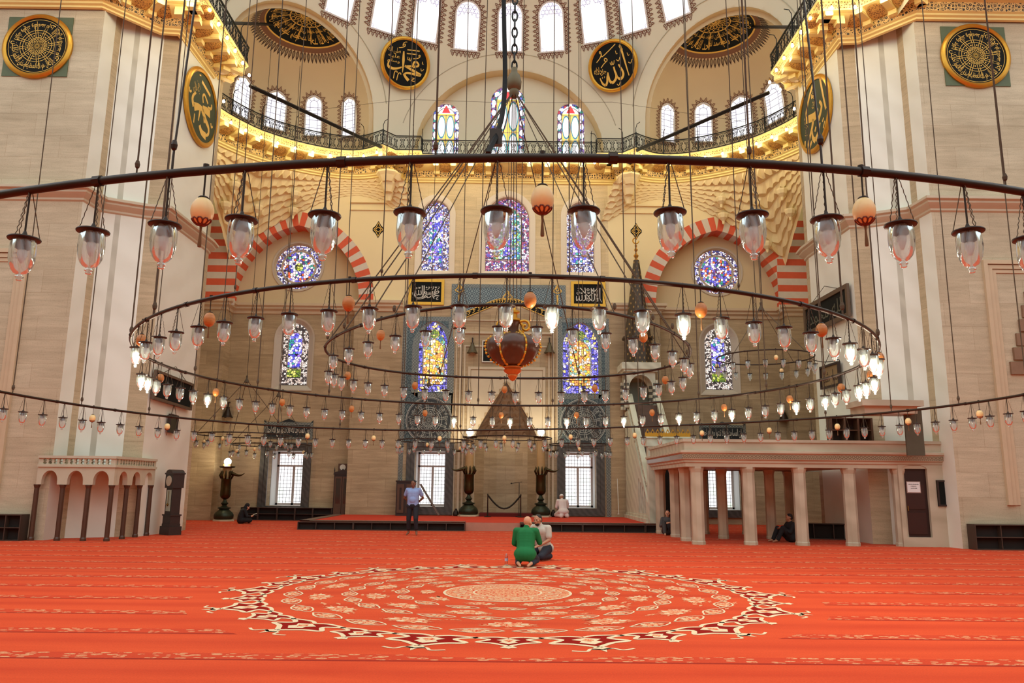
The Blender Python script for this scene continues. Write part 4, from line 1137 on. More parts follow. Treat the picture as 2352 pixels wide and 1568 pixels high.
# ================================================================== stained windows
def hoop(mb, loop, fn, wd, d): mb.ribbon(list(loop) + [loop[0], loop[1]], wd, fn, d)
STRIP = m_plain('pale_came', (196, 188, 180), .6)
OVALB = m_emit('oval_rim_blue', (84, 96, 190), .6)
OVALG = m_emit('oval_rim_teal', (60, 150, 130), .6)
YEL = m_emit('amber_glass', (244, 206, 96), .7); PUR = m_stained('jewel_border', [(120, 90, 150), (90, 100, 190), (170, 60, 80), (60, 150, 140), (230, 228, 240), (110, 70, 120)], 7.5, .08, .65)
REDG = m_emit('red_glass', (206, 56, 60), .9)
def oval(mb, fn, u, v, a, b, d, n=18): mb.poly([(u + a * cos(2 * pi * i / n), v + b * sin(2 * pi * i / n)) for i in range(n)], (), lambda x, z, q=0: fn(x, z, d))
for i, (xc, w, zt) in enumerate(TW):
    root = window_root(['left stained lunette window with four white ovals', 'tall middle stained lunette window behind the hanging chains', 'right stained lunette window with four white ovals'][i])
    fn = lambda u, z, d=0.0: (u, YT + .15 - d, z)
    ap = tw_hole(xc, w, zt); mb = MB(); mb.poly(ap, (), fn); mb.build('jewel_border', PUR, root)
    z0 = Z0 + .05; ww = w * .66
    inn = arch_pts(xc, ww, z0 + .2, zt - w, zt - w * .34, 8)
    mb = MB(); mb.poly(inn, (), lambda u, z, d=0: fn(u, z, .01)); mb.build('amber_field', YEL, root)
    mw, mo, mg, mr = MB(), MB(), MB(), MB()
    zt2 = zt - w * .9; rows = 2; hgt = (zt2 - z0 - .25) / rows
    for q in range(rows):
        for sg in (-1, 1):
            u, v = xc + sg * ww * .5, z0 + .25 + hgt * (q + .5)
            oval(mo, fn, u, v, ww * .47, hgt * .49, .014); oval(mg, fn, u, v, ww * .44, hgt * .46, .017); oval(mw, fn, u, v, ww * .38, hgt * .42, .02)
    cr = [(xc + ww * .9 * cos(a), zt2 + .06 + ww * 1.0 * sin(a)) for a in [pi * k / 12 for k in range(13)]]
    mw.poly(cr, (), lambda u, z, d=0: fn(u, z, .016))
    mr.poly([(xc - ww * .5, zt2 + .1), (xc + ww * .5, zt2 + .1), (xc + ww * .25, zt2 + .32), (xc, zt2 + .5), (xc - ww * .25, zt2 + .32)], (), lambda u, z, d=0: fn(u, z, .02))
    nn = 6 if i != 1 else 7
    for q in range(nn):
        for sg in (-1, 1):
            v = z0 + .1 + (zt - w - z0) * (q + .4) / nn * 1.05
            oval(mw, fn, xc + sg * w * .83, v, w * .13, .16, .015, 12)
    for a in (.22, .5, .78): oval(mw, fn, xc + w * .83 * cos(pi * a), zt - w + w * .83 * sin(pi * a), w * .14, w * .14, .015, 12)
    mw.build('white_ovals', DAY, root); mo.build('oval_rims', OVALB, root); mg.build('oval_inner_rims', OVALG, root); mr.build('red_flower', REDG, root)
    mb = MB(); hoop(mb, inn, fn, .035, .024); mb.ribbon([(xc, z0 + .2), (xc, zt2)], .03, fn, .024)
    for q in range(3): mb.ribbon([(xc - ww, z0 + .22 + hgt * q), (xc + ww, z0 + .22 + hgt * q)], .03, fn, .024)
    mb.build('came', STRIP, root)
def stained(root, fn, ap, layers, came=.03):
    """outline pane plus inner fields (outline, material), with came strips"""
    mb = MB(); mb.poly(ap, (), fn); mb.build('outer_pane', layers[0], root)
    cm = MB(); hoop(cm, ap, fn, came, .02)
    for q, (lp, mt) in enumerate(layers[1:]):
        mb = MB(); mb.poly(lp, (), lambda u, z, d=0, q=q: fn(u, z, .006 + .003 * q)); mb.build('pane_field', mt, root)
        hoop(cm, lp, fn, came, .02)
    return cm
for i, (xc, w, zt) in enumerate(MW):
    root = window_root(['left blue stained window above the calligraphy plaque', 'wide middle stained window over the tiled niche', 'right blue stained window above the calligraphy plaque'][i])
    fn = lambda u, z, d=0.0: (u, YC + .3 - d, z)
    ap = mw_hole(xc, w, zt)
    if i == 1:
        cm = stained(root, fn, ap, [ST_PURPLE, (arch_pts(xc, w * .62, 11.95, zt - w * 1.1, zt - .42, 8), ST_TEAL), (arch_pts(xc, w * .2, 12.1, zt - w * 1.3, zt - 1.0, 6), ST_BLUE)])
        for z_ in (11.9, 12.6, 13.3, 14.0): cm.ribbon([(xc - w, z_), (xc + w, z_)], .03, fn, .02)
    else:
        cm = stained(root, fn, ap, [ST_BORDER, (arch_pts(xc, w * .52, 12.2, zt - w * 1.1, zt - .5, 8), ST_BLUE), (rect_pts(xc - w * .52, xc + w * .52, 11.75, 12.1), OVALB if False else ST_BLUE)])
        for z_ in (11.7, 12.15, 13.2, 13.8): 
            for sg in (-1, 1): cm.ribbon([(xc + sg * w * .52, z_), (xc + sg * w, z_)], .03, fn, .02)
    cm.build('came', STRIP, root)
    f2 = fr(YC); big = arch_pts(xc, w + .28, 11.05, zt - w * 1.1, zt + .28, 8); mid = arch_pts(xc, w + .06, 11.24, zt - w * 1.1, zt + .06, 8)
    mb = MB(); m_ = len(big)
    for A, B, da, db in ((mid, big, -.03, -.06), (ap, mid, .0, -.03)):
        vs = [f2(*q, da) for q in A] + [f2(*q, db) for q in B]; mb.add(vs, [(a, (a + 1) % m_, m_ + (a + 1) % m_, m_ + a) for a in range(m_)])
    mb.reveal(big, f2, -.06, 0); mb.build('frame', m_plain('cream_window_frame', (240, 228, 200), .6, var=.03) if 'cream_window_frame' not in bpy.data.materials else bpy.data.materials['cream_window_frame'], root)
CWF = bpy.data.materials['cream_window_frame']
for i, (xc, w) in enumerate(AW):
    nm = ('left', 'right')[i]
    root = window_root(f'gold and blue stained window in the tiled panel {nm} of the prayer niche')
    fn = lambda u, z, d=0.0: (u, YC + .27 - d, z)
    ap = aw_hole(xc, w)
    ib = w * .5
    cm = stained(root, fn, ap, [ST_BORDER if False else m_stained('stained_blue_border_' + nm, [(120, 116, 235), (206, 206, 250), (70, 66, 170), (235, 210, 140), (150, 140, 240), (90, 86, 200)], 8.5, .08, .75), (arch_pts(xc, ib * 1.08, 6.3, 8.0, 8.35, 6), ST_TEAL), (arch_pts(xc, ib, 6.3, 7.5, 8.15, 6), ST_GOLD), (rect_pts(xc - ib, xc + ib, 6.05, 6.3), ST_GOLD), ([(xc + .24 * cos(a), 8.38 + .22 * sin(a)) for a in [2 * pi * k / 12 for k in range(12)]], ST_GREEN)])
    for z_ in (6.3, 7.05, 7.8):
        for sg in (-1, 1): cm.ribbon([(xc + sg * ib, z_), (xc + sg * w, z_)], .03, fn, .02)
    cm.build('came', STRIP, root)
for i, (xc, w) in enumerate(SA):
    nm = ('left', 'right')[i]
    root = window_root(f'narrow blue stained window with white scroll border below the {nm} striped arch')
    fn = lambda u, z, d=0.0: (u, YS + .2 - d, z)
    wi = .62; ap = arch_pts(xc, wi, 6.05, 8.25, 8.95, 8)
    cm = stained(root, fn, ap, [ST_GREY, (arch_pts(xc, wi * .52, 6.85, 8.15, 8.5, 6), ST_BLUE), (rect_pts(xc - wi * .52, xc + wi * .52, 6.4, 6.8), ST_GREEN)], .035)
    cm.build('came', STRIP, root)
    f2 = fr(YS); hole = arch_pts(xc, SA[i][1], 5.85, 8.2, 9.1, 8); mb = MB(); m_ = len(hole)
    vs = [f2(*q, .2) for q in ap] + [f2(*q, -.01) for q in hole]; mb.add(vs, [(a, (a + 1) % m_, m_ + (a + 1) % m_, m_ + a) for a in range(m_)])
    big = arch_pts(xc, SA[i][1] + .08, 5.77, 8.2, 9.18, 8); vs = [f2(*q, -.01) for q in hole] + [f2(*q, -.04) for q in big]; mb.add(vs, [(a, (a + 1) % m_, m_ + (a + 1) % m_, m_ + a) for a in range(m_)])
    mb.build('frame', m_plain('grey_window_frame', (200, 188, 168), .6, var=.04) if 'grey_window_frame' not in bpy.data.materials else bpy.data.materials['grey_window_frame'], root)
for i, (xc, zc) in enumerate(ROUND):
    nm = ('left', 'right')[i]
    root = window_root(f'round stained rosette window inside the {nm} striped arch')
    fn = lambda u, z, d=0.0: (u, YS + .15 - d, z)
    mb = MB(); mb.poly(circ_pts(xc, zc, 1.1), (), fn); mb.build('outer_pane', ST_BORDER, root)
    mb = MB(); mb.poly(circ_pts(xc, zc, .76), (), lambda u, z, d=0: fn(u, z, .006)); mb.build('rosette', ST_MIX, root)
    mb = MB(); mb.poly(circ_pts(xc, zc, .2, 16), (), lambda u, z, d=0: fn(u, z, .012)); mb.build('centre', ST_GREEN if i == 0 else ST_PURPLE, root)
    mb = MB(); ring(mb, fn, .74, .84, .02, cx=xc, cy=zc); ring(mb, fn, 1.06, 1.16, .03, cx=xc, cy=zc); ring(mb, fn, 1.12, 1.22, .19, cx=xc, cy=zc)
    for k in range(8): a = 2 * pi * k / 8 + .2; mb.ribbon([(xc + .8 * cos(a), zc + .8 * sin(a)), (xc + 1.1 * cos(a), zc + 1.1 * sin(a))], .05, fn, .02)
    mb.build('tracery', bpy.data.materials['grey_window_frame'], root)
# ================================================================== clear windows at floor level
def clear_window(x0, x1, z0, z1, Y, label, dep=1.5):
    root = window_root(label)
    mb = MB(); fn = fr(Y)
    mb.reveal(rect_pts(x0, x1, z0, z1), fn, .5, dep + .05); mb.build('reveal', m_plain('white_reveal', (226, 226, 222), .5, var=.03) if 'white_reveal' not in bpy.data.materials else bpy.data.materials['white_reveal'], root)
    mb = MB(); mb.quad(*[(x, Y + dep, z) for x, z in rect_pts(x0, x1, z0, z1)]); mb.build('pane', DAYG, root)
    mb = MB(); y0, y1 = Y + dep - .09, Y + dep - .01; t = .09
    for a, b, c, d in ((x0, x0 + t, z0, z1), (x1 - t, x1, z0, z1), (x0, x1, z0, z0 + t), (x0, x1, z1 - t, z1), (x0, x1, z0 + (z1 - z0) * .72, z0 + (z1 - z0) * .72 + .08), ((x0 + x1) / 2 - .05, (x0 + x1) / 2 + .05, z0, z0 + (z1 - z0) * .72)): mb.box(a, b, y0, y1, c, d)
    mb.build('sash', FRAMEW, root)
    mb = MB()
    nx = 10; nz = 15
    for i in range(1, nx): x = x0 + (x1 - x0) * i / nx; mb.box(x - .008, x + .008, Y + dep - .006, Y + dep - .002, z0, z1)
    for i in range(1, nz): z = z0 + (z1 - z0) * i / nz; mb.box(x0, x1, Y + dep - .006, Y + dep - .002, z - .008, z + .008)
    mb.build('lattice', LEADD, root)
    mb = MB(); F = .3
    mb.prism(rect_pts(x0 - F, x1 + F, z0 - F * .9, z1 + F), lambda u, w, d: (u, Y + d, w), -.06, 0, [rect_pts(x0, x1, z0, z1)])
    mb.prism(rect_pts(x0 - F - .06, x1 + F + .06, z0 - F * .9 - .06, z1 + F + .06), lambda u, w, d: (u, Y + d, w), -.1, 0, [rect_pts(x0 - F * .6, x1 + F * .6, z0 - F * .6, z1 + F * .6)])
    mb.build('surround', MARD, root)
clear_window(*LW[0], YC, 'tall clear window behind the man in blue, left of the prayer niche')
clear_window(*LW[1], YC, 'tall clear window behind the kneeling man in white, right of the prayer niche')
clear_window(*SW[0], YS, 'tall clear window above the low shelves at the left wall')
clear_window(*SW[1], YS, 'clear window seen between the columns of the marble loggia')
# ================================================================== tiled panels
def decal(mb, fn, pts, d): mb.poly(pts, (), lambda u, w, q=0: fn(u, w, d))
for s, nm in ((-1, 'left'), (1, 'right')):
    xa, xb = (-4.72, -2.46) if s < 0 else (2.3, 4.62)
    xc, w = AW[0 if s < 0 else 1]
    root = thing('trim_19', f'tall blue Iznik tile panel with a round inscription on the {nm} of the prayer niche', 'tile panel', kind='structure')
    mb = MB(); win = aw_hole(xc, w)
    mb.poly(rect_pts(xa, xb, 3.42, 9.12), [win], lambda u, w_, d=0: (u, YC - .012, w_)); mb.build('field', TILEP, root)
    mb = MB(); bw = .20
    for a, b, c, d in ((xa, xa + bw, PZ, 9.12 - bw), (xb - bw, xb, PZ if s > 0 else 3.42, 9.12 - bw), (xa, xb, 9.12 - bw, 9.12)): mb.quad(*[(x, YC - .018, z) for x, z in rect_pts(a, b, c, d)])
    if s > 0: mb = MB(); [mb.quad(*[(x, YC - .018, z) for x, z in rect_pts(*q)]) for q in ((xa, xa + bw, 3.42, 9.12 - bw), (xb - bw, xb, PZ, 9.12 - bw), (xa, xb, 9.12 - bw, 9.12))]
    xo, xi = min(w + .26, xb - bw - xc - .02 if s < 0 else 9, xc - xa - bw - .02), w + .06
    o2 = arch_pts(xc, xo, 5.42, 7.75, 9.22 - .32, 10); i2 = arch_pts(xc, xi - .04, 5.64, 7.75, 8.98 - .1, 10); m_ = min(len(o2), len(i2))
    mb.add([(u, YC - .022, z) for u, z in i2[:m_]] + [(u, YC - .022, z) for u, z in o2[:m_]], [(a, (a + 1) % m_, m_ + (a + 1) % m_, m_ + a) for a in range(m_)])
    mb.build('border_bands', TILEB, root)
    mb = MB(); cx, cz, R = (-3.43 if s < 0 else 3.43), 4.42, 1.03
    f = lambda u, v, d=0.0: (cx + u * R, YC - .03 - d, cz + v * R)
    mb.poly(circ_pts(0, 0, 1, 40), (), f); ob = mb.build('inscribed_disc', TILED, root)
    mb = MB(); f2 = lambda u, v, d=0.0: f(u, v, .006); wheel(mb, f2, 12, .02); ring(mb, f2, .97, 1.0, 0); mb.build('lettering', m_plain('tile_white_' + nm, (176, 180, 170), .4), root)
# wide tile field above the niche with its arched lettered edge
root = thing('trim_20', 'wide blue Iznik tile field with a gilded edge above the prayer niche', 'tile panel', kind='structure')
pts = [(-2.52, 9.15), (-1.75, 9.3), (-1.1, 9.62), (-.5, 9.86), (0, 9.92), (.5, 9.86), (1.1, 9.62), (1.75, 9.3), (2.62, 9.15), (2.62, 10.62), (-2.52, 10.62)]
mb = MB(); mb.poly(pts, (), lambda u, w, d=0: (u, YC - .02, w)); mb.build('field', TILE, root)
mb = MB(); f = lambda u, w, d=0.0: (u, YC - .03 - d, w)
for a, b, c, d in ((-2.56, -2.42, 9.1, 10.5), (2.5, 2.66, 9.1, 10.5), (-2.56, 2.66, 10.5, 10.66)): mb.quad(*[f(x, z) for x, z in rect_pts(a, b, c, d)])
mb.build('border_bands', TILEB, root)
mb = MB(); crv = spline([(-1.9, 9.22), (-1.1, 9.58), (-.5, 9.82), (0, 9.88), (.5, 9.82), (1.1, 9.58), (1.95, 9.22)], 8)
mb.ribbon(crv, .26, f, .004); mb.build('dark_band', BLACK, root)
mb = MB()
for off in (-.13, .13): mb.ribbon([(a, b + off) for a, b in crv], .035, f, .01)
for i in range(0, len(crv) - 3, 2):
    a, b = crv[i]; mb.ribbon(spline([(a - .05, b - .08), (a + .03, b), (a - .02, b + .08), (a + .08, b + .07)], 3), .03, f, .01)
for x, z, h in ((.0, 10.15, .34), (-2.2, 10.45, .3), (2.28, 10.45, .3)):
    mb.ribbon(spline([(x, z - h * .6), (x - h * .6, z - h * .3), (x - h * .3, z + h * .15), (x, z + h * .6), (x + h * .3, z + h * .15), (x + h * .6, z - h * .3), (x, z - h * .6)], 4), .05, f, .012)
    mb.ribbon(spline([(x, z - h * .3), (x - h * .2, z), (x, z + h * .3), (x + h * .2, z), (x, z - h * .3)], 4), .04, f, .012)
for x in (-2.2, 2.28): mb.quad(*[f(a, b, .012) for a, b in rect_pts(x - .04, x + .04, 9.3, 10.2)])
mb.build('gilt_lettering', GOLDP, root)
# small inscribed tile panels over the side windows
for s, nm in ((-1, 'left'), (1, 'right')):
    xa, xb, za, zb = (-10.95, -8.74, 3.55, 4.32) if s < 0 else (8.78, 10.88, 3.6, 4.4)
    root = thing('inscription_panel', f'dark tile panel with white inscription over the clear window on the {nm}', 'inscription panel', ((xa + xb) / 2, YS, za))
    cx = (xa + xb) / 2; f = lambda u, w, d=0.0: (u - cx, -d, w - za)
    crest = [(xa, za), (xb, za), (xb, zb + .1), (xb - .12, zb)] + [(xb - .12 - (xb - xa - .24) * i / 12, zb + .16 * math.exp(-((i - 6) / 1.5) ** 2)) for i in range(1, 12)] + [(xa + .12, zb), (xa, zb + .1)]
    mb = MB(); mb.prism(crest, f, 0, .04); mb.build('board', TILED, root)
    mb = MB()
    for a, b, c, d in ((xa, xb, za, za + .1), (xa, xb, zb - .12, zb), (xa, xa + .12, za + .1, zb - .12), (xb - .12, xb, za + .1, zb - .12)): mb.quad(*[f(x, z, .046) for x, z in rect_pts(a, b, c, d)])
    mb.build('border', TILEB, root)
    mb = MB(); put_text(mb, 'وان المساجد لله فلا تدعوا مع الله احدا', f, cx, (za + zb) / 2 - .01, xb - xa - .3, .5, d=.05); mb.build('lettering', OFFW, root)
# plaques beside the tile field
for s, nm, t, xa, xb, za, zb in ((-1, 'left', 'محمد رسول الله', -4.52, -2.9, 9.66, 10.86), (1, 'right', 'لا اله الا الله', 2.9, 4.48, 9.66, 10.84)):
    cx, cz = (xa + xb) / 2, (za + zb) / 2
    root = thing('calligraphy_plaque', f'gold-framed black plaque of white calligraphy on the {nm} of the tile field', 'plaque', (cx, YC, za))
    f = lambda u, w, d=0.0: (u - cx, -d, w - za)
    mb = MB(); mb.prism(rect_pts(xa + .1, xb - .1, za + .1, zb - .1), f, 0, .05); mb.build('board', BLACK, root)
    mb = MB(); mb.prism(rect_pts(xa, xb, za, zb), f, 0, .09, [rect_pts(xa + .13, xb - .13, za + .13, zb - .13)]); mb.build('gilt_frame', GOLD, root)
    mb = MB(); hw_, hh_ = (xb - xa) / 2 - .13, (zb - za) / 2 - .13
    crop_strokes(*((MRA, 542, 445, 372, 280) if s < 0 else (LII, 557, 440, 377, 270)), mb, lambda u, w, d=0.0: f(cx + u * hw_, cz + w * hh_, .056 + d))
    mb.build('lettering', OFFW, root)
# painted cartouches on the cream walls
for px, py, lb in ((869, 527, 'black and gold painted cartouche left of the upper stained windows'), (1461, 531, 'black and gold painted cartouche above the pulpit spire')):
    p = at_y(px, py, YC); root = thing('painted_cartouche', lb, 'cartouche', (p.x, YC, p.z)); f = lambda u, w, d=0.0: (u, -.008 - d, w)
    mb = MB(); mb.poly([(0, -.42), (.12, -.2), (.26, -.06), (.26, .06), (.12, .2), (0, .42), (-.12, .2), (-.26, .06), (-.26, -.06), (-.12, -.2)], (), f); mb.build('ground', BLACK, root)
    mb = MB()
    for sg in (-1, 1): mb.ribbon(spline([(0, -.34), (sg * .1, -.12), (sg * .2, 0), (sg * .1, .12), (0, .34)], 4), .03, f, .004); mb.ribbon(spline([(0, -.12), (sg * .12, 0), (0, .12)], 4), .03, f, .004)
    mb.build('scrolls', GOLDP, root)
# ================================================================== chandeliers
t = NT('lamp_glass'); lw_ = t.n('ShaderNodeLayerWeight'); lw_.inputs[0].default_value = .35
tr = t.n('ShaderNodeBsdfTransparent'); tr.inputs[0].default_value = (.93, .92, .90, 1)
gl = t.n('ShaderNodeBsdfGlossy'); gl.inputs['Roughness'].default_value = .12; gl.inputs[0].default_value = (.86, .97, 1, 1)
df = t.n('ShaderNodeBsdfTranslucent'); df.inputs[0].default_value = (.78, .97, 1, 1); d2 = t.n('ShaderNodeBsdfDiffuse'); d2.inputs[0].default_value = (.78, .97, 1, 1)
wv = t.n('ShaderNodeTexWave'); t.val(wv, Scale=9.0, Distortion=1.5); t.l(t.mapv(t.obj(), (1, 1, .55), rot=(.5, .4, 0)), wv.inputs['Vector'])
bp = t.n('ShaderNodeBump'); bp.inputs['Strength'].default_value = .5; bp.inputs['Distance'].default_value = .01; t.l(wv.outputs['Fac'], bp.inputs['Height']); t.l(bp.outputs[0], gl.inputs['Normal'])
m1 = t.n('ShaderNodeMixShader'); m2 = t.n('ShaderNodeMixShader'); m3 = t.n('ShaderNodeMixShader')
m3.inputs[0].default_value = .5; t.l(df.outputs[0], m3.inputs[1]); t.l(d2.outputs[0], m3.inputs[2])
t.l(t.math('ADD', t.math('MULTIPLY', lw_.outputs['Facing'], -.08), t.math('MULTIPLY_ADD', wv.outputs['Fac'], .26, .20)), m1.inputs[0]); t.l(tr.outputs[0], m1.inputs[1]); t.l(m3.outputs[0], m1.inputs[2])
t.l(t.math('MULTIPLY', lw_.outputs['Fresnel'], .8), m2.inputs[0]); t.l(m1.outputs[0], m2.inputs[1]); t.l(gl.outputs[0], m2.inputs[2])
t.l(m2.outputs[0], t.out.inputs[0]); GLASS = t.mat
FROST = m_plain('frosted_bulb', (206, 226, 232), .3, var=.0)
LIT = m_emit('lit_bulb', (255, 242, 214), 16.0)
t = NT('ostrich_egg_cream'); zo = t.sep(t.obj())[2]; n_ = t.noise(t.obj(), 14, 3)
t.bsdf(t.mix(t.math('MULTIPLY', n_, .5), lin((250, 220, 158)), lin((226, 176, 104))), .35); EGGC = t.mat
t = NT('egg_orange_wood'); n_ = t.noise(t.mapv(t.obj(), (1, 1, 6)), 9, 4, .6, 1.0); t.bsdf(t.mix(n_, lin((150, 84, 36)), lin((224, 150, 78))), .4); EGGO = t.mat
NETR = m_plain('dark_red_net', (116, 46, 26), .6)
TASS = m_plain('brown_tassel', (120, 88, 54), .9)
CHAIN = m_plain('lamp_chain', (92, 78, 58), .6, .3)
def lamp_parts(root, lit, detail):
    mb = MB(); mb.lathe([(.0, .022), (.012, .02), (.016, 0), (.009, -.02), (.006, -.028)], 8); mb.tube([(0, 0, -.02), (0, 0, -.272)], .0055, 5); mb.lathe([(.006, -.235), (.012, -.25), (.018, -.268), (0, -.268)], 8); mb.build('rod', BRONZE, root, auto=50)
    nl = 20 if detail else 10
    mb = MB(); mb.lathe([(0, -.266), (.03, -.268), (.06, -.274), (.08, -.276), (.083, -.282), (.08, -.288), (.059, -.292), (.056, -.312), (.045, -.332), (.02, -.345), (0, -.346)], nl); mb.build('cap', BRONZE, root, auto=40)
    pr = [(.060, -.292), (.064, -.32), (.0655, -.36), (.064, -.395), (.058, -.428), (.047, -.455), (.032, -.473), (.018, -.480), (.014, -.485), (.021, -.491), (.022, -.497), (.013, -.503), (.017, -.510), (.012, -.516), (0, -.517)]
    mb = MB(); mb.lathe(pr, nl if detail else 10, lob=(lambda a, z: 1 + .012 * cos(8 * a + z * 60)) if detail else None); mb.build('glass', GLASS, root, smooth=True)
    if detail or lit:
        mb = MB(); mb.lathe([(.012, -.318), (.016, -.33), (.024, -.35), (.025, -.37), (.016, -.40), (.006, -.418), (0, -.42)], 10); mb.build('bulb', LIT if lit else FROST, root, smooth=True)
    if detail:
        for k in range(3):
            a = 2 * pi * k / 3 + .5; mb = MB(); n = 14
            P = [(.01 + (.072 - .01) * i / n, -.012 - (.262) * i / n) for i in range(n + 1)]
            mb.tube([(x * cos(a) + .0035 * sin(a) * (-1) ** i, x * sin(a) - .0035 * cos(a) * (-1) ** i, z) for i, (x, z) in enumerate(P)], .0028, 3); mb.build('chain', CHAIN, root)
    else:
        mb = MB()
        for k in range(3):
            a = 2 * pi * k / 3 + .5; mb.tube([(.01 * cos(a), .01 * sin(a), -.012), (.072 * cos(a), .072 * sin(a), -.274)], .0028, 3)
        mb.build('chains', CHAIN, root)
def egg_parts(root, col, net):
    mb = MB(); mb.lathe([(0, .035), (.016, .034), (.016, .018), (.008, .012)], 8); mb.tube([(0, 0, .02), (0, 0, -.15)], .005, 5); mb.lathe([(0, -.138), (.022, -.143), (.028, -.15)], 10); mb.build('rod', BRONZE, root)
    mb = MB(); mb.sphere((0, 0, -.222), .058, .058, .076, 16, 12); mb.build('egg', col, root, smooth=True)
    mb = MB(); mb.tube([(0, 0, -.296), (0, 0, -.33), (0, 0, -.40), (0, 0, -.412)], [.008, .005, .010, .009], 7); mb.build('tassel', TASS, root)
    if net:
        mb = MB()
        for k in range(9):
            a = 2 * pi * k / 9
            ring_ = []
            for i in range(11):
                q = 2 * pi * i / 10; th = -pi / 2 + .62 + .34 * sin(q); az = a + .36 * cos(q)
                ring_.append((.0592 * cos(th) * cos(az), .0592 * cos(th) * sin(az), -.222 + .0772 * sin(th)))
            mb.tube(ring_, .0042, 4)
        mb.sphere((0, 0, -.291), .022, .022, .012, 10, 6); mb.build('net', NETR, root)
PROTO = {}
def proto(kind):
    o = empty('hanging_lamp' if kind[0] == 'lamp' else 'hanging_egg')
    if kind[0] == 'lamp': lamp_parts(o, kind[1], kind[2])
    else: egg_parts(o, kind[1], kind[2])
    return o
def place(kind, loc, rz, label, group):
    if kind not in PROTO: PROTO[kind] = o = proto(kind)
    else: o = copy_tree(PROTO[kind])
    o.location = loc; o.rotation_euler = (0, 0, rz)
    return tag(o, label, 'glass lamp' if kind[0] == 'lamp' else 'ostrich egg', group)
def rope(name, pts, label, r=.010, group=None, knob=None, mat=None, cat='rope'):
    b = Vector(pts[-1]); mb = MB(); mb.tube([Vector(p) - b for p in pts], r, 4, cap=False)
    if knob:
        for z, k in knob: mb.lathe([(0, z + 1.6 * k), (.6 * k, z + 1.4 * k), (k, z), (.8 * k, z - 1.2 * k), (.3 * k, z - 1.8 * k), (0, z - 1.8 * k)], 8)
    o = mb.build(name, mat or ROPE); o.location = b
    return tag(o, label, cat, group)
RC = Vector((0, 12.4, 0))
def ringA(th):
    c = RA_; z = c[0]
    for k in (1, 2, 3): z += c[2 * k - 1] * cos(k * th) + c[2 * k] * sin(k * th)
    return Vector((8.75 * cos(th), 12.4 + 8.75 * sin(th), z))
RA_ = [3.158, 0.0781, -0.0827, 0.0025, 0.0092, -0.0378, -0.0189]
def wob(v, dz, th):
    r = v[2] + v[3] * cos(2 * th) + v[4] * sin(2 * th) + v[5] * cos(3 * th) + v[6] * sin(3 * th)
    return Vector((v[0] + r * cos(th), v[1] + r * sin(th), 1.6 + dz + v[7] * cos(th) + v[8] * sin(th)))
def ringB(th): return wob((-.0483, 12.2445, 5.4574, -.0201, -.0438, -.014, .0361, -.013, -.0266), 1.83, th)
def ringC(th): return wob((.0368, 12.3035, 2.8848, .0623, -.0411, -.0231, .1715, -.0106, -.0696), 2.13, th)
def th_of(fn, px, near):
    """angle on the ring whose image column is px, on its near or far half"""
    best = None; ph = {'ringA': .78, 'ringB': .462, 'ringC': .237}[fn.__name__]
    for i in range(2881):
        th = (-pi + ph + (pi - 2 * ph) * i / 2880) if near else (-ph + (pi + 2 * ph) * i / 2880)
        p = fn(th)
        if (p - CAM).dot(FW) < .3: continue
        e = abs(proj(p)[0] - px)
        if best is None or e < best[0]: best = (e, th)
    return best[1]
def ring_thing(name, label, fn, rad, joints=24):
    mb = MB(); pts = [fn(2 * pi * i / 160) for i in range(160)]; c = sum(pts, Vector()) / 160
    root = thing(name, label, 'chandelier ring', tuple(c))
    mb.tube([p - c for p in pts], rad, 8, closed=True); mb.build('hoop', BRONZE, root, smooth=True)
    for i in range(joints):
        mb = MB(); th = 2 * pi * i / joints + .06; a, b = fn(th - .004) - c, fn(th + .004) - c; d = (b - a).normalized() * .022; m_ = (a + b) / 2
        mb.tube([m_ - d, m_ + d], rad * 1.28, 8); mb.build('collar', BRONZE, root)
    return root
ring_thing('chandelier_ring', 'largest dark iron lamp ring, sweeping across the whole hall', ringA, .024, 40)
ring_thing('chandelier_ring', 'middle dark iron lamp ring hung inside the largest ring', ringB, .023, 30)
ring_thing('chandelier_ring', 'inner dark iron lamp ring around the brown lobed lantern', ringC, .022, 20)
NEARA = [71, 226, 391, 565, 752, 946, 1144, 1341, 1536, 1722, 1891, 2058, 2212, 2350]
FARA = [12, 58, 103, 148, 193, 236, 280, 323, 366, 409, 449, 490, 530, 571, 608, 647, 687, 726, 765, 802, 841, 879, 916, 954, 992, 1029, 1066, 1104, 1140, 1178, 1216, 1252, 1290, 1327, 1364, 1402, 1440, 1477, 1515, 1553, 1592, 1631, 1668, 1707, 1745, 1785, 1823, 1863, 1902, 1942, 1983, 2023, 2063, 2103, 2145, 2187, 2229, 2270, 2312, 2351]
EFARA = [215, 386, 707, 859, 1010, 1159, 1310, 1458, 1612, 1766, 1922, 2084, 2248]
NEARB = [320, 341, 371, 410, 462, 521, 592, 669, 759, 852, 951, 1057, 1164, 1268, 1375, 1474, 1567, 1653, 1728, 1797, 1858, 1910, 1948, 1979, 2000, 2012]
FARB = [330, 345, 364, 389, 418, 448, 481, 517, 553, 590, 628, 668, 706, 748, 788, 831, 873, 917, 960, 1001, 1043, 1087, 1131, 1172, 1217, 1259, 1302, 1346, 1390, 1432, 1475, 1517, 1558, 1599, 1639, 1679, 1717, 1756, 1791, 1826, 1858, 1892, 1915, 1940, 1969, 1985, 2004]
EFARB = [371, 498, 650, 809, 977, 1151, 1324, 1497, 1662, 1812, 1930, 1998]
NEARC = [768, 804, 848, 910, 980, 1057, 1146, 1233, 1315, 1390, 1453, 1503, 1543, 1570, 1582]
FARC = [757, 770, 787, 814, 847, 885, 929, 977, 1025, 1077, 1130, 1184, 1237, 1289, 1342, 1390, 1436, 1477, 1512, 1541, 1567]
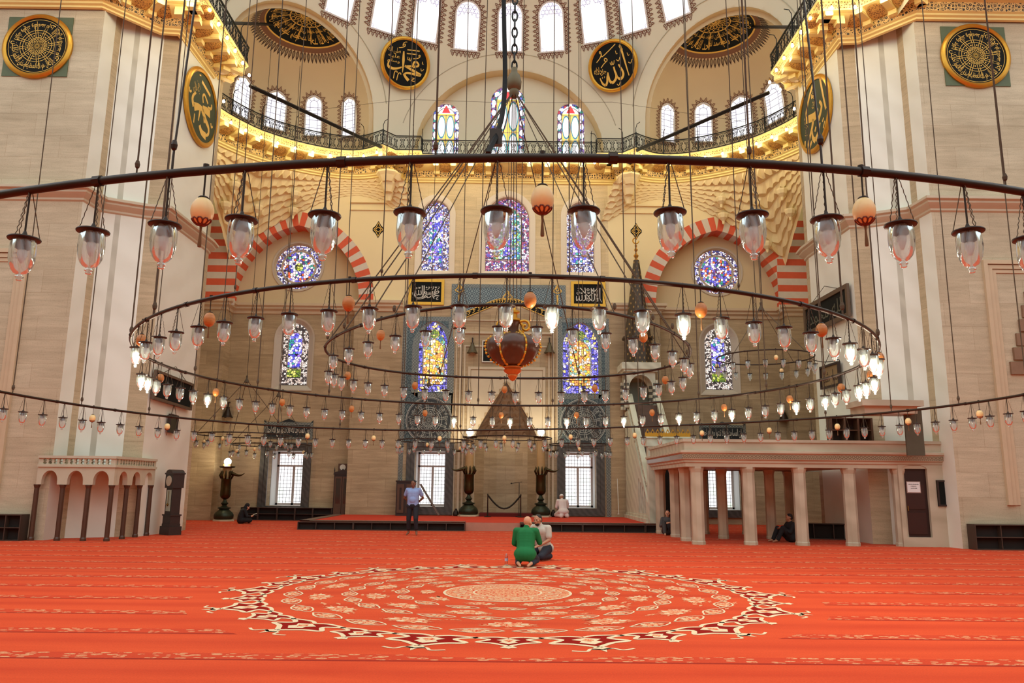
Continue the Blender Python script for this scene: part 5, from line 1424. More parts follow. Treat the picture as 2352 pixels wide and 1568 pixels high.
LITS = {('B', 1): {1268, 1567, 1948, 2000, 2012, 320}, ('B', 0): {330, 345, 481, 1043, 1172, 1302, 1432, 1558, 1679, 1826, 1892, 1969, 1985, 2004}}
RN = {'A': 'largest ring', 'B': 'middle ring', 'C': 'inner ring'}
FNS = {'A': ringA, 'B': ringB, 'C': ringC}
for rk, near, xs in (('A', 1, NEARA), ('A', 0, FARA), ('B', 1, NEARB), ('B', 0, FARB), ('C', 1, NEARC), ('C', 0, FARC)):
    for i, px in enumerate(xs):
        lit = px in LITS.get((rk, near), ()); fn = FNS[rk]; p = fn(th_of(fn, px, near))
        side = 'near' if near else 'far'
        place(('lamp', lit, bool(near)), p, i * .7, f'{"lit" if lit else "unlit"} glass bell lamp on the {side} arc of the {RN[rk]}, {ordw(i + 1)} from the left', f'glass lamps on the {RN[rk]}')
        if lit: lamp_light(p - ZZ * .55, LAMP_E, (1.0, .86, .62), .07, 'lamp_light')
for rk, near, xs in (('A', 1, [473, 1247, 1978]), ('A', 0, EFARA), ('B', 1, [329, 485, 803, 1218, 1608, 1884, 2017]), ('B', 0, EFARB), ('C', 1, [876, 1477]), ('C', 0, [800, 954, 1159, 1366, 1527])):
    for i, px in enumerate(xs):
        fn = FNS[rk]; p = fn(th_of(fn, px, near)); side = 'near' if near else 'far'
        col = EGGC if rk == 'A' else EGGO
        place(('egg', col, rk == 'A'), p, i * 1.1, f'{"cream" if rk == "A" else "orange"} ostrich egg on the {side} arc of the {RN[rk]}, {ordw(i + 1)} from the left', f'ostrich eggs on the {RN[rk]}')
# small chandeliers deeper in the hall
SMALL = [((562, 999), 29.0, 105, 14, 'small ring before left clear window'), ((624, 1022), 31.0, 90, 12, 'low ring near left clear window'), ((1000, 1012), 30.0, 86, 14, 'small ring before left tile panel'), ((1170, 1006), 30.6, 97, 16, 'small ring before prayer niche'), ((1332, 1021), 30.4, 70, 14, 'small ring before right tile panel'), ((1757, 821), 22.6, 107, 18, 'small ring above marble loggia')]
APEX = [(567, 872), (640, 905), (985, 880), (1163, 888), (1340, 900), (1748, 706)]
for (cx, cy), Y, hw, n, nm in SMALL:
    c = at_y(cx, cy, Y); r = hw / FPX * (c - CAM).dot(FW)
    fn = lambda th, c=c, r=r: Vector((c.x + r * cos(th), c.y + r * sin(th), c.z))
    ring_thing('chandelier_ring', f'{nm}, thin and dark', fn, .02, 8)
    for i in range(n):
        a = 2 * pi * i / n + .2; p = fn(a)
        where = ('front' if sin(a) < 0 else 'rear')
        rank = sorted([j for j in range(n) if (sin(2 * pi * j / n + .2) < 0) == (sin(a) < 0)], key=lambda j: cos(2 * pi * j / n + .2)).index(i) + 1
        place(('lamp', False, False), p, i, f'tiny glass lamp, {where} of {nm}, {ordw(rank)} from left', f'glass lamps on the {nm}')
    for j, a in enumerate((.9, 2.9, 4.6)):
        place(('egg', EGGC, False), fn(a), 0, f'tiny cream egg under the {nm}, {ordw(j + 1)} of three', f'eggs under the {nm}')
    ap = at_y(*APEX[SMALL.index(((cx, cy), Y, hw, n, nm))], Y)
    mb = MB(); b = ap
    for k in range(4):
        a = 2 * pi * k / 4 + .6; mb.tube([Vector((0, 0, 0)), fn(a) - b], .011, 4)
    mb.lathe([(0, .18), (.04, .15), (.03, .06), (.09, -.06), (.10, -.1), (0, -.12)], 10); mb.tube([(0, 0, .1), (0, 0, (19.5 if abs(b.x) > 5 and b.y > 25 else 24) - b.z)], .011, 4)
    o = mb.build('suspension_ropes', ROPE); o.location = b; tag(o, f'spread ropes and knob holding the {nm}', 'rope')
# vertical ropes from the dome
k = 0
for rk, n, off in (('A', 34, .05), ('B', 20, .11)):
    for i in range(n):
        th = 2 * pi * i / n + off; p = FNS[rk](th)
        if p.y < 1.0 or (p - CAM).dot(FW) < .6: continue
        q = proj(p)
        if not -40 < q[0] < 2392: continue
        k += 1
        rr = .011 if p.y > 8 else .005
        rope('suspension_rope', [(p.x + .15 * sin(k), p.y, 26), (p.x, p.y, p.z + 2.5), p], f'thin dark vertical rope carrying the {RN[rk]}, {ordw(k)} counted anticlockwise from its right', rr, f'ropes of the {RN[rk]}', [(.12 * (1 if p.y > 8 else .6), .028 * (1 if p.y > 8 else .5))])
for px, y, lb in ((394, None, 'left thick rope with wooden toggle and hook on the near bar'), (1888, None, 'right thick rope with wooden toggle and hook on the near bar')):
    p = ringA(th_of(ringA, px, 1))
    rope('suspension_rope', [(p.x + (.2 if px < 1000 else -.2), p.y + .4, 12), p + ZZ * .1, p], lb, .0065, None, [(.16, .018)], BRONZE)
# chain, pulley and the fan of ropes over the inner ring
pul = at_y(1181, 195, 12.4); root = thing('chain_pulley', 'bronze pulley block on a chain above the inner ring', 'pulley', tuple(pul))
mb = MB(); mb.lathe([(0, .34), (.05, .32), (.06, .22), (.10, .18), (.13, .06), (.12, -.06), (.08, -.1), (.09, -.16), (.05, -.24), (0, -.25)], 14); mb.build('block', m_plain('old_bronze', (110, 98, 72), .5, .5), root, auto=45)
mb = MB()
for i in range(46):
    z = .36 + i * .16; a = (i % 2) * pi / 2
    mb.tube([(.045 * cos(q) * cos(a), .045 * cos(q) * sin(a), z + .10 * sin(q)) for q in [2 * pi * j / 10 for j in range(10)]], .016, 4, closed=True)
mb.build('chain', IRON, root)
for i, px in enumerate((752, 790, 838, 905, 1010)):
    p = ringC(th_of(ringC, px, i in (1, 2, 3))); rope('suspension_rope', [pul - ZZ * .1, p + (pul - p) * .12, p], f'slanting rope from the pulley to the left of the inner ring, {ordw(i + 1)} from the left', .010, 'slanting ropes of the inner ring', [(.10, .026)])
for i, px in enumerate((1330, 1412, 1500, 1545, 1578)):
    p = ringC(th_of(ringC, px, i in (1, 2, 3))); rope('suspension_rope', [pul - ZZ * .1, p + (pul - p) * .12, p], f'slanting rope from the pulley to the right of the inner ring, {ordw(i + 1)} from the left', .010, 'slanting ropes of the inner ring', [(.10, .026)])
# black cable bundle
pa = ringA(th_of(ringA, 1120, 1)) + ZZ * .02
pts = [at_y(1156, -60, 4.9), at_y(1158, 60, 4.7), at_y(1160, 180, 4.5), at_y(1154, 260, 4.25), at_y(1140, 310, 4.0), at_y(1126, 340, 3.8), pa]
rope('cable_bundle', [tuple(q) for q in spline([tuple(p) for p in pts], 6)], 'thick black cable sagging onto the near bar in the middle', .015, None, None, m_plain('black_rubber', (20, 20, 20), .8, spec=.2), 'cable')
bx = at_y(1139, 316, 4.0); mb = MB(); mb.obox((0, 0, 0), (1, 0, 0), (0, 1, 0), (0, .2, 1), .035, .02, .05); mb.tube([(-.03, 0, -.05), (-.06, 0, -.12), tuple(pa - bx - ZZ * -.0)], .018, 5); o = mb.build('cable_clamp', BRONZE); o.location = bx; tag(o, 'dark clamp joining the black cable to the near bar', 'clamp')
# the lobed lantern
vb = at_y(1178, 800, 12.4); root = thing('lobed_lantern', 'large brown lobed lantern with gilded ribs in the middle of the inner ring', 'lantern', tuple(vb))
t = NT('lacquer_brown'); n_ = t.noise(t.obj(), 7, 4); zo = t.sep(t.obj())[2]
t.bsdf(t.mix(n_, lin((52, 32, 22)), lin((92, 50, 28))), .3); LAC = t.mat
GOLDO = m_plain('orange_gilding', (206, 120, 54), .35, .5, var=.15, scale=20)
prof = [(.0, -.30), (.14, -.295), (.24, -.26), (.34, -.19), (.415, -.08), (.44, .03), (.42, .12), (.35, .19), (.24, .225), (.15, .235), (.09, .25), (.085, .33), (.10, .42), (.11, .44), (0, .45)]
NL = 5; A0 = -pi / 2 - pi / NL
def lobf(a, z):
    if z > .24: return 1.0
    q = ((a - A0) % (2 * pi / NL)) / (2 * pi / NL); return .80 + .20 * sin(pi * q) ** .7
mb = MB(); mb.lathe(prof, 60, lob=lobf); mb.build('body', LAC, root, auto=50)
for k in range(NL):
    a = A0 + 2 * pi * k / NL; mb = MB()
    for j in range(len(prof) - 5):
        (r0, z0), (r1, z1) = prof[j], prof[j + 1]
        mb.tube([(r0 * .80 * cos(a), r0 * .80 * sin(a), z0), (r1 * .80 * cos(a), r1 * .80 * sin(a), z1)], .026, 6)
    mb.build('gilt_rib', GOLD, root, smooth=True)
for sg in (-1, 1):
    mb = MB(); n = 30
    for j in range(len(prof) - 6):
        (r0, z0), (r1, z1) = prof[j], prof[j + 1]
        for q in (0, .5): 
            rr, zz = r0 + (r1 - r0) * q, z0 + (z1 - z0) * q
            mb.sphere((sg * (rr + .012), 0, zz), .024, .016, .024, 6, 4)
    mb.build('beaded_edge', GOLD, root)
    mb = MB(); P = [(sg * x, -.02, z) for x, z in [(.10, .44), (.19, .46), (.25, .42), (.26, .34), (.21, .30), (.16, .33), (.17, .38), (.21, .38)]]
    mb.tube(spline(P, 4), .022, 6); P = [(sg * x, .0, z) for x, z in [(.09, .30), (.15, .27), (.17, .34), (.12, .43), (.09, .44)]]; mb.tube(spline(P, 4), .026, 6); mb.build('scroll_handle', GOLD, root, smooth=True)
mb = MB(); mb.lathe([(.09, .44), (.12, .46), (.12, .49), (.07, .51), (.07, .57), (.11, .59), (.11, .62), (.05, .64), (.04, .70), (0, .72)], 14); mb.build('crown', GOLD, root, auto=40)
mb = MB(); mb.lathe([(.12, -.29), (.155, -.305), (.155, -.32), (.13, -.34), (.15, -.36), (.13, -.40), (.08, -.43), (.085, -.45), (.07, -.48), (.04, -.52), (.02, -.53), (0, -.54)], 16); mb.build('finial', GOLDO, root, auto=40)
for i, dx in enumerate((-.06, .0, .06)):
    rope('lantern_wire', [pul + Vector((dx * .5, 0, -.2)), vb + Vector((dx, 0, .66))], f'thin wire from the pulley to the brown lantern, {ordw(i + 1)} from the left', .007, 'wires of the brown lantern')
# iron tie bars
def bar(a, b, r, label):
    mb = MB(); a, b = Vector(a), Vector(b); d = b - a; mb.tube([Vector((0, 0, 0)), d], r, 4); o = mb.build('tie_bar', IRON); o.location = a; tag(o, label, 'tie bar')
for s, nm in ((-1, 'left'), (1, 'right')):
    bar((s * 9.6, 26.4, Z0 - .45), (s * 5.7, 32.3, Z0 - .1), .085, f'dark iron tie bar slanting across the {nm} corner gallery')
    a = at_y(505 if s < 0 else 1835, 52 if s < 0 else 62, 25.5); b = hit(625 if s < 0 else 1728, 56 if s < 0 else 62, in_ex(s)); bar(a, b, .06, f'thin dark tie bar at the springing of the {nm} corner semi-dome')

a = hit(640, 262, in_ex(-1)); b = hit(1712, 280, in_ex(1)); mid_ = Vector((0, 31.6, (a.z + b.z) / 2 - .1))
rope('stay_wire', [a, a.lerp(Vector((-4.5, 31.4, mid_.z)), 1), mid_, Vector((4.5, 31.4, mid_.z)), b], 'thin level wire stretched across the bay above the gallery railing', .008, None, None, None, 'wire')

rope('loose_wire', [tuple(p) for p in spline([tuple(at_y(x, y, 22.6)) for x, y in ((1866, 826), (1890, 831), (1915, 829), (1926, 825), (1929, 832))], 5)], 'loose thin black wire beside the small ring above the marble loggia', .012, None, None, IRON, 'wire')
# ================================================================== prayer niche
STONEM = m_plain('niche_stone', (206, 190, 160), .6, var=.1, scale=2)
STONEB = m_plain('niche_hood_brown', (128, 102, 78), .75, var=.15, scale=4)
root = thing('trim_21', 'carved stone prayer niche with a stepped muqarnas hood and moulded frames', 'prayer niche', (0, 0, 0), kind='structure')
NX, NZ, NTOP, NDP = 1.36, 3.75, 6.15, 1.15
plan = [(-1, 0), (-.72, .68), (-.3, 1), (.3, 1), (.72, .68), (1, 0)]
mb = MB()
for (a, b), (c, d) in zip(plan[:-1], plan[1:]): mb.quad((a * NX, YC + b * NDP, PZ), (c * NX, YC + d * NDP, PZ), (c * NX, YC + d * NDP, NZ), (a * NX, YC + b * NDP, NZ))
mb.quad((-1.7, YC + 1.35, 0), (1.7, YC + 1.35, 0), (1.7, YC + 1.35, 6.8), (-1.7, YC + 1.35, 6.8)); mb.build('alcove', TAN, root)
mb = MB(); nt = 9
def sil(k): return 1 - (k / nt) ** 1.15
for k in range(nt):
    f0, f1 = sil(k) * 1.0, max(.02, sil(k + 1)); z0, z1 = NZ + (NTOP - NZ) * k / nt, NZ + (NTOP - NZ) * (k + 1) / nt; zm = z0 + (z1 - z0) * .82
    n = 20; R0_ = []; R1_ = []; R2_ = []
    for i in range(n + 1):
        t_ = i / n * 5; j = min(4, int(t_)); u = t_ - j; px = plan[j][0] + (plan[j + 1][0] - plan[j][0]) * u; py = plan[j][1] + (plan[j + 1][1] - plan[j][1]) * u
        sc = abs(sin(i * pi / 2.5 + k)) * .20
        R0_.append((px * NX * f0, YC + py * NDP * f0, z0)); R1_.append((px * NX * f0, YC + py * NDP * f0, zm)); R2_.append((px * NX * f1, YC + py * NDP * f1, z1 - sc * .0 + 0))
        R1_[-1] = (R1_[-1][0], R1_[-1][1], zm - sc * .8)
    for A, B in ((R0_, R1_), (R1_, R2_)):
        mb.add(A + B, [(i, i + 1, n + 2 + i, n + 1 + i) for i in range(n)])
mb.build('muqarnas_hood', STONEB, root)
mb = MB(); hood = [(NX * sil(k), NZ + (NTOP - NZ) * k / nt) for k in range(nt + 1)]
steps = []
for k in range(nt): steps += [(NX * sil(k) * 1.0, NZ + (NTOP - NZ) * k / nt), (NX * sil(k), NZ + (NTOP - NZ) * (k + .85) / nt)]
hl = [(-NX, PZ), (NX, PZ)] + steps + [(0, NTOP + .06)] + [(-a, b) for a, b in steps[::-1]]
NICHE_HOLE = hl
mb.poly([(-1.72, NZ - .3), (1.72, NZ - .3), (1.72, 6.75), (-1.72, 6.75)][:0] or [(-1.6, PZ), (-NX, PZ)] + [(-a, b) for a, b in steps] + [(0, NTOP + .06)] + steps[::-1] + [(NX, PZ), (1.6, PZ), (1.6, 6.7), (-1.6, 6.7)], (), lambda u, w, d=0: (u, YC - .01, w)); mb.build('face', STONEM, root)
mb = MB()
for x0, z1, w_, d in ((1.62, 6.72, .12, .06), (1.86, 7.75, .07, .05), (2.02, 8.35, .10, .08), (2.24, 8.95, .05, .05)):
    mb.box(-x0 - w_, -x0, YC - d, YC + .01, PZ, z1); mb.box(x0, x0 + w_, YC - d, YC + .01, PZ, z1); mb.box(-x0 - w_, x0 + w_, YC - d, YC + .01, z1, z1 + w_)
mb.build('frame_mouldings', STONEM, root)
mb = MB()
for sg in (-1, 1):
    mb.tube([(sg * 1.45, YC - .06, PZ + .25), (sg * 1.45, YC - .06, NZ - .15)], .07, 10); mb.box(sg * 1.45 - .1, sg * 1.45 + .1, YC - .16, YC, PZ, PZ + .25); mb.box(sg * 1.45 - .1, sg * 1.45 + .1, YC - .15, YC, NZ - .15, NZ + .1)
mb.build('corner_colonnettes', STONEM, root)
p0, p1 = at_y(1107, 832, YC), at_y(1222, 783, YC)
r2 = thing('calligraphy_plaque', 'small black calligraphy panel half hidden behind the brown lobed lantern', 'plaque', (0, YC, p0.z)); f = lambda u, w, d=0.0: (u, -d - .01, w - p0.z)
mb = MB(); mb.prism(rect_pts(p0.x, p1.x, p0.z, p1.z), f, 0, .04); mb.build('board', BLACK, r2)
mb = MB(); mb.prism(rect_pts(p0.x, p1.x, p0.z, p1.z), f, 0, .06, [rect_pts(p0.x + .05, p1.x - .05, p0.z + .05, p1.z - .05)]); mb.build('frame', OFFW, r2)
mb = MB(); put_text(mb, 'كلما دخل عليها زكريا المحراب', f, 0, (p0.z + p1.z) / 2, (p1.x - p0.x) * .86, .5, d=.045); mb.build('lettering', OFFW, r2)
# ------------------------------------------------------------------ loudspeakers
for i, (px, py, Y, lb) in enumerate(((1085, 797, YC, 'bell loudspeaker left of the brown lantern on the niche wall'), (1262, 797, YC, 'bell loudspeaker half hidden right of the brown lantern'), (523, 945, YS, 'dark bell loudspeaker on the left side wall beside the corner'), (1800, 952, YS, 'dark bell loudspeaker on the right side wall above the loggia'))):
    p = at_y(px, py, Y - .2); r2 = thing('loudspeaker', lb, 'loudspeaker', tuple(p)); 
    mb = MB(); mb.lathe([(0, -.20), (.2, -.2), (.24, -.24), (.25, -.27), (.20, -.2), (.14, -.05), (.09, .08), (.07, .14), (.08, .2), (0, .21)], 16); mb.build('horn', BRONZE if i > 1 else m_plain('olive_metal', (96, 86, 62), .5, .3), r2, auto=40)
    mb = MB(); mb.tube([(0, 0, .2), (0, .0, .42), (.0, .2, .44)], .03, 6); mb.build('bracket', BRONZE, r2)
# ================================================================== prayer platform
xa, xm0, xm1, xb = at_y(688, 1205, YP).x, at_y(1069, 1205, YP).x, at_y(1194, 1205, YP).x, 7.2
CARP2 = m_plain('platform_carpet', (216, 74, 52), .95, var=.12, scale=3, spec=.1)
root = thing('trim_22', 'low carpeted prayer platform in front of the niche', 'platform', kind='structure')
mb = MB(); mb.prism([(xa, YP + .05), (xb, YP + .05), (xb, YC), (-6.95, YC), (xa + .1, YC)], lambda u, w, d: (u, w, d), .02, PZ); mb.build('deck', CARP2, root)
mb = MB(); mb.box(xm0, xm1, YP, YP + .1, 0, PZ - .01); mb.build('stone_face', m_plain('rosy_slab', (196, 140, 116), .6, var=.15, scale=3), root)
mb = MB(); mb.box(xa - .02, xa + .35, YP - .02, YC - .1, PZ, PZ + .02); mb.box(xa - .02, xm0, YP - .02, YP + .22, PZ, PZ + .021); mb.box(xm1, xb, YP - .02, YP + .22, PZ, PZ + .02); mb.build('wooden_edge', m_plain('edge_board', (120, 96, 78), .5, var=.1), root)
SHELFW = m_plain('shelf_brown', (72, 56, 46), .5, var=.12, scale=6)
def cubby(name, label, x0, x1, Y, z1, cols, rows, depth=.35, group=None, ang=0.0, back=True, z0=0.0):
    r2 = thing(name, label, 'shelf', ((x0 + x1) / 2, Y, z0), ang, group); w = (x1 - x0) / 2; z1 -= z0
    mb = MB(); t_ = .025
    mb.box(-w, w, 0, depth, 0, .03); mb.box(-w, w, 0, depth, z1 - t_, z1); mb.box(-w, -w + t_, 0, depth, .03, z1 - t_); mb.box(w - t_, w, 0, depth, .03, z1 - t_)
    mb.build('carcass', SHELFW, r2)
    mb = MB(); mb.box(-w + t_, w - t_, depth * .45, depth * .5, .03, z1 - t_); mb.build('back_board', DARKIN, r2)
    for i in range(1, cols): x = -w + 2 * w * i / cols; mb = MB(); mb.box(x - .012, x + .012, 0.005, depth * .45, .03, z1 - t_); mb.build('divider', SHELFW, r2)
    for j in range(1, rows): z = z1 * j / rows; mb = MB(); mb.box(-w + t_, w - t_, .003, depth * .45, z - .012, z + .012); mb.build('shelf_board', SHELFW, r2)
    return r2
for i in range(3): d = (xm0 - xa) / 3; cubby('shelf_unit', f'low brown cubby unit along the platform front, {ordw(i + 1)} of three left of the stone face', xa + d * i, xa + d * (i + 1) - .01, YP - .30, PZ - .02, 3, 1, .30, 'platform shelves')
for i in range(3): d = (xb - xm1) / 3; cubby('shelf_unit', f'low brown cubby unit along the platform front, {ordw(i + 1)} of three right of the stone face', xm1 + d * i, xm1 + d * (i + 1) - .01, YP - .30, PZ - .02, 3, 1, .30, 'platform shelves')
sx = [at_y(q, 1180, YS - .4).x for q in (552, 592, 636, 677, 718, 762)]
for i in range(5): cubby('shelf_unit', f'low dark two-row shelf under the left clear window, {ordw(i + 1)} from the left', sx[i], sx[i + 1] - .01, YS - .4, .56, 1, 2, .38, 'shelves under the window')
cubby('shelf_unit', 'dark two-row bookshelf at the foot of the left pier front', at_y(-60, 1200, 21.6).x, at_y(47, 1200, 21.6).x, 21.6, .70, 3, 2, .38)
cubby('shelf_unit', 'dark two-row bookshelf at the foot of the right pier front', at_y(2240, 1220, 21.6).x, at_y(2420, 1220, 21.6).x, 21.6, .68, 3, 2, .38)
cubby('shelf_unit', 'dark long shelf inside the marble loggia along the pier', 9.35, 11.75, 25.4, .5, 4, 1, .4, None, -.25)
# glazed bookcase
bx0, bx1 = at_y(763, 1180, 34.7).x, at_y(802, 1180, 34.7).x; w = (bx1 - bx0) / 2
r2 = thing('bookcase', 'tall dark glazed bookcase left of the platform with a small clock on top', 'bookcase', ((bx0 + bx1) / 2, 34.7, 0)); H_ = 2.0
mb = MB(); mb.box(-w, w, .02, .45, 0, H_); mb.box(-w - .03, w + .03, 0, .46, H_, H_ + .06); mb.box(-w - .02, w + .02, 0, .45, 0, .12)
mb.build('carcass', WOODD, r2)
mb = MB(); mb.prism([(-w, 0), (w, 0), (w, .06), (.12, .1), (0, .2), (-.12, .1), (-w, .06)], lambda u, q, d: (u, d, H_ + .06 + q), .02, .07); mb.build('crest', WOODD, r2)
for sg in (-1, 1):
    mb = MB(); mb.lathe([(.03, 0), (.02, .08), (.03, .12), (0, .3)], 8, (sg * w, .05, H_ + .06)); mb.build('finial', WOODD, r2)
    a, b = (-w + .04, -.01) if sg < 0 else (.01, w - .04)
    mb = MB(); mb.prism(rect_pts(a, b, .15, H_ - .08), lambda u, q, d: (u, d, q), -.01, .02, [rect_pts(a + .06, b - .06, .75, H_ - .16)]); dr_ = mb.build('door', WOODM, r2)
    mb = MB(); mb.box(a + .06, b - .06, .005, .012, .75, H_ - .16); mb.build('glass', m_plain('dark_glass', (40, 38, 36), .08, spec=.9), dr_)
t_ = thing('mantel_clock', 'small clock standing on top of the glazed bookcase', 'clock', ((bx0 + bx1) / 2 - .05, 34.9, H_ + .15))
mb = MB(); mb.box(-.2, .2, 0, .14, 0, .34); mb.build('case', WOODM, t_); mb = MB(); mb.prism(circ_pts(0, .18, .13, 20), lambda u, q, d: (u, d, q), -.012, 0); mb.build('dial', OFFW, t_)
# dark preacher's cupboard and ladder behind the man in blue
c0, c1 = at_y(909, 1150, 33.6), at_y(951, 1150, 33.6); zt = at_y(930, 1106, 33.6).z; w = (c1.x - c0.x) / 2
r2 = thing('cupboard', 'dark panelled cupboard behind the man in the blue shirt', 'cupboard', ((c0.x + c1.x) / 2, 33.6, PZ)); h = zt - PZ
mb = MB(); mb.box(-w, w, 0, .6, 0, h); mb.box(-w - .03, w + .03, -.03, .62, h, h + .05); mb.build('carcass', WOODD, r2)
for q in (0, 1): mb = MB(); a = -w + .05 + q * w; mb.prism(rect_pts(a, a + w - .1, .12, h - .1), lambda u, z, d: (u, d, z), -.03, 0, [rect_pts(a + .1, a + w - .2, .25, h - .25)]); mb.build('door', WOODM, r2)
a = at_y(966, 1112, 33.2); b = at_y(1008, 1183, 32.6); r2 = thing('ladder', 'narrow wooden ladder leaning beside the clear window behind the man', 'ladder', tuple(b)); d = a - b
for k in (-.16, .16): mb = MB(); o_ = Vector((0, k, 0)); mb.tube([o_, d + o_], .035, 4); mb.build('rail', WOODM, r2)
for k in range(1, 7): mb = MB(); q = d * (k / 7); mb.tube([q + Vector((0, -.16, 0)), q + Vector((0, .16, 0))], .022, 5); mb.build('rung', WOODM, r2)
# ================================================================== candlesticks
BRASSD = m_plain('dark_brass', (74, 62, 34), .3, .8, var=.2, scale=10); BRASSG = m_plain('green_bronze', (56, 62, 44), .4, .6, var=.2, scale=12); WAX = m_plain('old_wax', (178, 146, 96), .5, var=.1)
GLOBE = m_emit('lamp_globe', (255, 250, 238), 9.0)
def candlestick(px, py, Y, zb, label, sg, gpx, zglobe):
    p = at_y(px, py, Y); k = 1.0
    r2 = thing('candlestick', label, 'candlestick', (p.x, Y, zb))
    mb = MB(); mb.lathe([(0, 0), (.46, 0), (.46, .05), (.40, .07), (0, .07)], 8); mb.build('plinth', STONEM, r2)
    mb = MB(); mb.lathe([(0, .07), (.36, .07), (.40, .14), (.40, .26), (.34, .36), (.22, .46), (.20, .50), (.27, .53), (.27, .56), (.14, .60), (.09, .66), (.16, .74), (.10, .80), (.07, .86), (.06, .92)], 22, lob=lambda a, z: 1 + (.02 * cos(18 * a) if .1 < z < .4 else 0)); mb.build('base', BRASSG, r2, auto=50)
    mb = MB(); mb.lathe([(.06, .9), (.16, .96), (.21, 1.04), (.22, 1.10), (.21, 1.35), (.21, 1.72), (.23, 1.76), (.22, 1.80)], 20); mb.build('socket', BRASSD, r2, auto=40)
    mb = MB()
    for i in range(9):
        a = 2 * pi * i / 9; mb.tube([(.21 * cos(a), .21 * sin(a), 1.78), (.27 * cos(a), .27 * sin(a), 1.92), (.22 * cos(a), .22 * sin(a), 2.06), (.25 * cos(a), .25 * sin(a), 2.13)], [.035, .05, .03, .008], 5)
    mb.build('calyx', BRASSD, r2, smooth=True)
    zc = zglobe - zb
    mb = MB(); mb.lathe([(.0, 1.8), (.185, 1.8), (.18, 2.4), (.17, zc - .28), (0, zc - .28)], 16); mb.build('candle', WAX, r2, auto=40)
    for zz in (2.02, zc - .72):
        if zz > 2.0 and (zz < 2.1 or zc > 3.0):
            mb = MB(); P = [(sg * x, -.05, zz + q) for x, q in [(.12, 0), (.3, -.04), (.5, -.10), (.66, -.08), (.78, .0)]]; mb.tube(spline(P, 3), [.09 - .08 * i / 12 for i in range(13)], 6); mb.build('drip_arm', BRASSD, r2, smooth=True)
    mb = MB(); mb.lathe([(0, zc - .28), (.30, zc - .26), (.34, zc - .20), (.30, zc - .18), (.06, zc - .17), (.06, zc - .12), (0, zc - .12)], 14); mb.build('dish', BRASSD, r2, auto=40)
    mb = MB(); mb.sphere((0, 0, zc), .15, n=16, m_=12); mb.build('globe', GLOBE, r2, smooth=True)
    lamp_light((p.x, Y - .3, zglobe), 40, (1, .84, .55), .15, 'globe_light')
candlestick(1076, 1175, 33.75, PZ, 'tall bronze candlestick with lit globe left of the prayer niche', -1, 1078, at_y(1078, 992, 33.75).z)
candlestick(1242, 1175, 33.75, PZ, 'tall bronze candlestick with lit globe right of the prayer niche', 1, 1243, at_y(1243, 992, 33.75).z)
candlestick(514, 1180, 33.9, 0.0, 'bronze candlestick with lit globe by the left wall behind the seated figure', 1, 518, at_y(518, 1060, 33.9).z)
# rope stand, microphone, small things on the platform
def post(px, Y, h, label, name='rope_post'):
    p = at_y(px, 1170, Y); r2 = thing(name, label, 'stand', (p.x, Y, PZ)); mb = MB(); mb.lathe([(0, 0), (.15, 0), (.15, .02), (.03, .04), (.02, h - .06), (.035, h - .03), (.02, h), (0, h + .02)], 10); mb.build('pole', BRONZE, r2, auto=40); return p.x
xl = post(1120, 33.2, .95, 'left post of the rope barrier across the prayer niche'); xr = post(1196, 33.2, .95, 'right post of the rope barrier beside the microphone stand')
n = 12; rope('barrier_rope', [(xl + (xr - xl) * i / n, 33.2, PZ + .9 - .55 * sin(pi * i / n)) for i in range(n + 1)], 'dark sagging barrier rope across the prayer niche', .035, None, None, IRON, 'barrier rope')
p = at_y(1192, 1170, 33.45); r2 = thing('microphone_stand', 'thin black microphone stand in front of the prayer niche', 'microphone stand', (p.x, 33.45, PZ))
mb = MB(); mb.lathe([(0, 0), (.16, 0), (.16, .025), (0, .03)], 12); mb.tube([(0, 0, .02), (0, 0, 1.42)], .014, 6); mb.build('stand', IRON, r2)
mb = MB(); mb.tube([(.12, 0, 1.46), (-.30, 0, 1.40)], .011, 5); mb.sphere((-.33, 0, 1.395), .045, .03, .03, 8, 6); mb.build('boom', IRON, r2)
r2 = thing('prayer_step', 'low dark red carpeted step in the prayer niche', 'step', (.05, 34.3, PZ)); mb = MB(); mb.box(-1.15, 1.15, -.7, .4, 0, .14); mb.build('step', m_plain('dark_red_carpet', (104, 24, 20), .95, var=.15), r2)
for px, lb in ((1047, 'small dark rounded box at the wall left of the left candlestick'), (1271, 'small dark rounded box at the wall right of the right candlestick')):
    p = at_y(px, 1178, 34.0); mb = MB(); mb.lathe([(0, 0), (.11, .0), (.13, .06), (.11, .18), (.05, .26), (0, .27)], 12); mb.lathe([(.05, .24), (.05, .3), (0, .31)], 8); o = mb.build('speaker_box', BRONZE, smooth=False); o.location = (p.x, 34.0, PZ); tag(o, lb, 'speaker')
a, b = at_y(1418, 1099, 34.2), at_y(1421, 1180, 33.9); mb = MB(); mb.tube([Vector((0, 0, 0)), a - b], .02, 6); mb.lathe([(0, -.02), (.05, -.02), (.05, .02), (0, .03)], 8); o = mb.build('wooden_staff', OFFW); o.location = b; tag(o, 'thin pale staff leaning on the wall right of the tile panel', 'staff')
